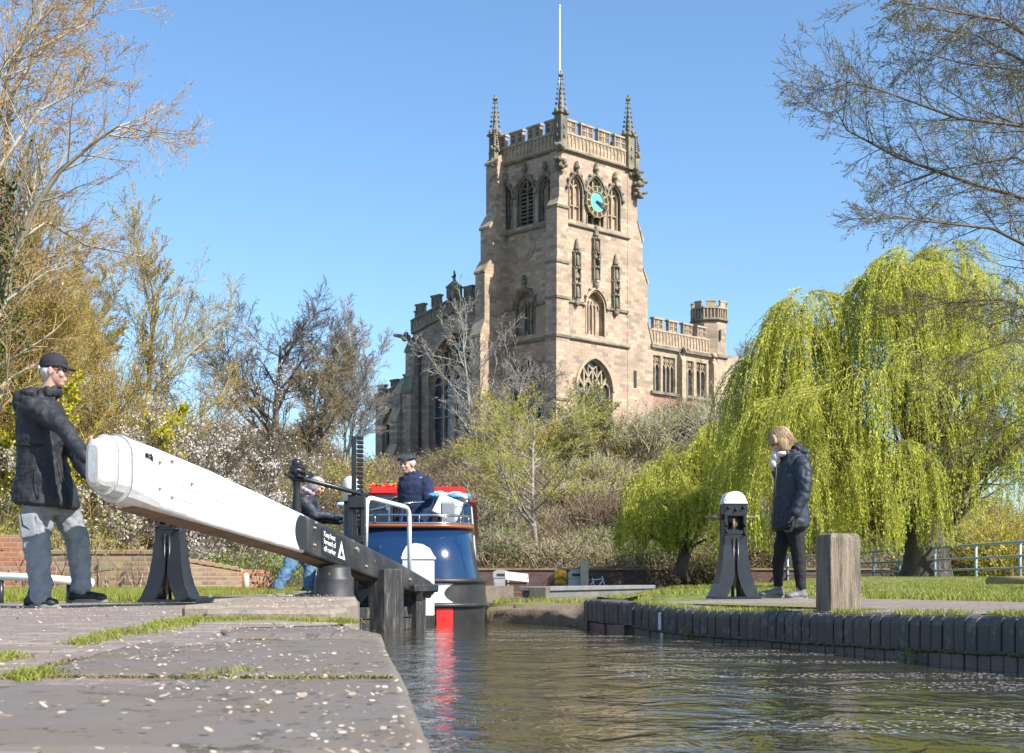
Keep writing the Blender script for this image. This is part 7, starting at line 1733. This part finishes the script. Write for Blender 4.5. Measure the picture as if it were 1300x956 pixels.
tag(leaves('hillside_ground_leaves', pos, .13, leafmat('cover_leaves', [(.08,.11,.03),(.15,.19,.04),(.28,.25,.08),(.27,.19,.11),(.34,.38,.07)], .2, nscale=.22), None, 7, None, .7), 'low mixed leaves of ivy and bramble covering the church hill', 'ground cover', kind='stuff')
# scrub also on the left slope
n = 26000; X = rs.uniform(-26,-5,n); Yy = rs.uniform(21.5,64,n); Zz = np.array([terr(a,b) for a,b in zip(X,Yy)])
k = (650+X*FPX/Yy < 420)&(X < -5.5)
X, Yy, Zz = X[k], Yy[k], Zz[k]
tag(stems_mesh('left_bank_scrub', X, Yy, Zz-.05, .9, .4, m, 6, .009), 'tangled undergrowth of thin stems below the left trees', 'scrub', kind='stuff')
pos = np.stack([X, Yy, Zz+rs.uniform(0,.7,len(X))],1); tag(leaves('left_bank_leaves', pos, .08, bpy.data.materials['cover_leaves'], None, 8, None, .7), 'mixed low leaves below the left trees', 'ground cover', kind='stuff')

# ------------------------------------------------------------------ grass, moss and petals
def blades(name, X, Y, Z, h, mat, seed, label, width=.004, lean=.35): return tag(stems_mesh(name, X, Y, Z, h, lean, mat, seed, width), label, 'grass', kind='stuff')
rs = np.random.RandomState(12)
# right lawn
n = 120000; Yy = 9+rs.uniform(0,1,n)**1.6*38; PX_ = rs.uniform(690,1340,n); X = (PX_-650)*Yy/FPX
def wall_x(y):  # x of right wall at depth y
    return np.interp(y, [q.y for q in RW]+[RE.y, 14.8], [q.x for q in RW]+[RE.x, RE.x-.1])
off = (X-wall_x(Yy))*.75+.0; nz = np.array([mnoise.noise(Vector((a*1.1,b*1.1,2))) for a,b in zip(X,Yy)]); nz2 = np.array([mnoise.noise(Vector((a*.35,b*.35,9))) for a,b in zip(X,Yy)])
k = ((off > 1.95+.2*nz)|((Yy > 14.6)&(off > .5+.3*nz)))&(nz2 > -.22+.1*nz)&((nz > -.5)|(Yy > 20))
X, Yy, nz = X[k], Yy[k], nz[k]; Zz = np.array([terr(a,b) for a,b in zip(X,Yy)])
blades('lawn_grass', X, Yy, Zz-.01, .05, lf_grass, 2, 'short sunlit green grass of the right hand lawn', .006)
# tufts along the paving joints and coping on the right
n = 5200; t = rs.uniform(0,1,n); pts = [rw_at(a) for a in t]; dd = np.abs(rs.normal(.06,.09,n)); cl = np.array([mnoise.noise(Vector((a*22,3,1))) for a in t]); k = cl > -.08
X = np.array([q.x for q in pts])+dd*.75; Yy = np.array([q.y for q in pts])+dd*.66; Z = np.array([q.z for q in pts])-.002; blades('coping_tufts', X[k], Yy[k], Z[k], .032, lf_grass, 5, 'small grass tufts sprouting behind the blue brick coping', .003)
# bank top grass
n = 26000; Yy = rs.uniform(14.6,34,n); PX_ = rs.uniform(600,790,n); X = (PX_-650)*Yy/FPX; nz = np.array([mnoise.noise(Vector((a*1.3,b*.8,4))) for a,b in zip(X,Yy)]); k = (X > .45+.15*nz)|(Yy > 17.0+nz); k &= ~((Yy < 16.2+1.2*nz)&(X < 1.4)); k &= X > CH_R-.02*(Yy-15)+.12
X, Yy = X[k], Yy[k]; Zz = np.array([terr(a,b) for a,b in zip(X,Yy)]); blades('bank_grass', X, Yy, Zz-.01, .08, lf_grass, 3, 'bright green grass on the far bank beside the boat', .006)
# left lawn strip in front of the brick walls
n = 80000; Yy = rs.uniform(11.9,22.4,n); PX_ = rs.uniform(-60,420,n); X = (PX_-650)*Yy/FPX; nz = np.array([mnoise.noise(Vector((a*1.2,b*1.2,6))) for a,b in zip(X,Yy)]); k = (Yy > 12.5+.5*nz)&(X < -2.5); k &= ~((PX_ > 300)&(nz < -.1)); X, Yy = X[k], Yy[k]
blades('verge_grass', X, Yy, np.full(len(X),-.03), .085, lf_grass, 4, 'bright green grass verge in front of the left brick walls', .004, .3)
# moss and grass along the near slab joint
def joint_line(pts, n, w_, seed):
    r = np.random.RandomState(seed); t = r.uniform(0,len(pts)-1,n); i = np.minimum(t.astype(int), len(pts)-2); f = t-i; P = np.array([(q.x,q.y) for q in pts]); q = P[i]*(1-f)[:,None]+P[i+1]*f[:,None]; q = q+r.normal(0,1,(n,2))*w_; c = np.array([mnoise.noise(Vector((a*3,b*3,seed))) for a,b in q]); return q[c > -.12]
def gp(px, py, z=-.055): Y = FPX*(CAMZ-z)/(py-HZ); return Vector(((px-650)*Y/FPX, Y, 0))
qs = []
for ln, n, w_ in (([gp(-40,842),gp(60,828),gp(150,812),gp(230,800),gp(300,788),gp(345,775,-.02)],5200,.035),([gp(170,812),gp(240,800),gp(300,798),gp(370,790)],3200,.05),([gp(250,861),gp(320,856),gp(420,858)],160,.02),([gp(360,768,.03),gp(385,766,.03),gp(425,765,.03)],0,.03),([gp(250,800),gp(330,797),gp(380,799),gp(430,801),gp(437,801)],2600,.03),([gp(10,866),gp(60,858)],700,.03)):
    if n: qs.append(joint_line(ln, n, w_, len(qs)+3))
q = np.concatenate(qs); Z = np.array([zleft(a,b) for a,b in q]); blades('joint_moss_grass', q[:,0], q[:,1], Z+.0, .024, lf_grass, 8, 'moss and small grass growing along the joints of the left lockside', .0022, .5)
qs = []
for k, Y in enumerate((3.35,5.35)):
    e = edge_left(Y); wd_ = .95 if Y < 4.5 else .6
    qs.append(joint_line([Vector((e-wd_,Y,0)), Vector((e-.05,Y,0))], 1500, .007, 20+k))
for k in range(3): qs.append(joint_line([Vector((edge_left(3+k)-(.95 if k < 2 else .62),3+k,0)), Vector((edge_left(4+k)-(.95 if k < 1 else .62),4+k,0))], 700, .012, 40+k))
q = np.concatenate(qs); blades('slab_joint_moss', q[:,0], q[:,1], np.full(len(q),-.055)+.0, .009, leafmat('joint_moss', [(.16,.11,.06),(.20,.17,.06),(.22,.25,.06)], .1, nscale=3), 9, 'brown moss growing in the joints between the edge slabs', .003, .6)
# fallen petals on the left lockside
rs = np.random.RandomState(31); n = 15000; Yy = 1.3+rs.uniform(0,1,n)**.95*11; X = np.array([edge_left(a) for a in Yy])-.03-rs.uniform(0,1,n)**1.2*(1.0+Yy*.55)
pet = leafmat('fallen_petals', [(.34,.25,.18),(.52,.42,.33),(.66,.57,.49)], .15, nscale=3)
kk = np.array([mnoise.noise(Vector((a*2.2,b*1.6,7)))*1.3+mnoise.noise(Vector((a*7,b*7,3)))*.6 for a,b in zip(X,Yy)]) > rs.uniform(-.75,.45,n); X, Yy = X[kk], Yy[kk]; n = len(X)
Z = np.array([zleft(a,b) for a,b in zip(X,Yy)])
slabtop = (Yy < 5.6)&(X > np.array([edge_left(a) for a in Yy])-.62-.33*(Yy < 4))
Z = np.where(slabtop, -.014-.036*np.array([smooth01((6.4-a)/2.4) for a in Yy])+.004, Z+.006)
raised = (Yy > 6.3)&(Yy < 12.2)&(X > np.array([edge_left(a) for a in Yy])-.6); Z = np.where(raised, .048, Z)
V = []; 
ang = rs.uniform(0,6.28,n); r_ = np.clip(.0042*np.exp(rs.normal(0,.38,n)),.0018,.010); tl = rs.normal(0,.25,(n,2))
c = np.stack([X,Yy,Z],1); VV = []
for k in range(6):
    a = ang+k*math.pi/3; dx = np.cos(a)*r_; dy = np.sin(a)*r_*.8; VV.append(c+np.stack([dx,dy,dx*tl[:,0]+dy*tl[:,1]+.003],1))
V = np.stack(VV,1).reshape(-1,3); tag(npmesh('fallen_petals', V, np.arange(n*6).reshape(-1,6), pet, None, 6), 'pale blossom petals scattered over the left lockside', 'petals', kind='stuff')
# floating petals and scum streaks on the water by the right wall
n = 16000; Yy = 4.2+rs.uniform(0,1,n)*8.5; xw = wall_x(Yy); X = xw-.05-rs.uniform(0,1,n)**1.3*(2.6-.1*Yy); nz = np.array([mnoise.noise(Vector((a*.8+b*.3,b*2.6,1))) for a,b in zip(X,Yy)]); k = (nz > .12)&(X > -.2); X, Yy = X[k], Yy[k]; n = len(X); ang = rs.uniform(0,6.28,n); r_ = rs.uniform(.003,.011,n)
c = np.stack([X,Yy,np.full(n,WATER+.003)],1); V = np.stack([c+np.stack([np.cos(ang+a)*r_,np.sin(ang+a)*r_*.8,0*r_],1) for a in (0,1.57,3.14,4.71)],1).reshape(-1,3)
tag(npmesh('floating_petals', V, np.arange(n*4).reshape(-1,4), leafmat('floating_petal', [(.3,.25,.22),(.5,.44,.42),(.62,.56,.55)], .1, nscale=3), None, 4), 'petals and dust drifting on the dark canal water', 'petals', kind='stuff')
# weeds in the lock wall
for k, (px, dz, n, lb) in enumerate(((1157,-.25,120,'tiny green weed growing from the joint of the right lock wall'),(668+210,-.2,60,'little moss tuft in the wall below the wooden post'))):
    q, d = rw_px(px); o = empty('weed', q+Vector((0,0,dz)), 0, lb, 'weed'); rr = np.random.RandomState(k); leaves('foliage', rr.normal(size=(n,3))*np.array([.02,.01,.03])+np.array([-.03,-.02,0]), .02, lf_green, o, k)
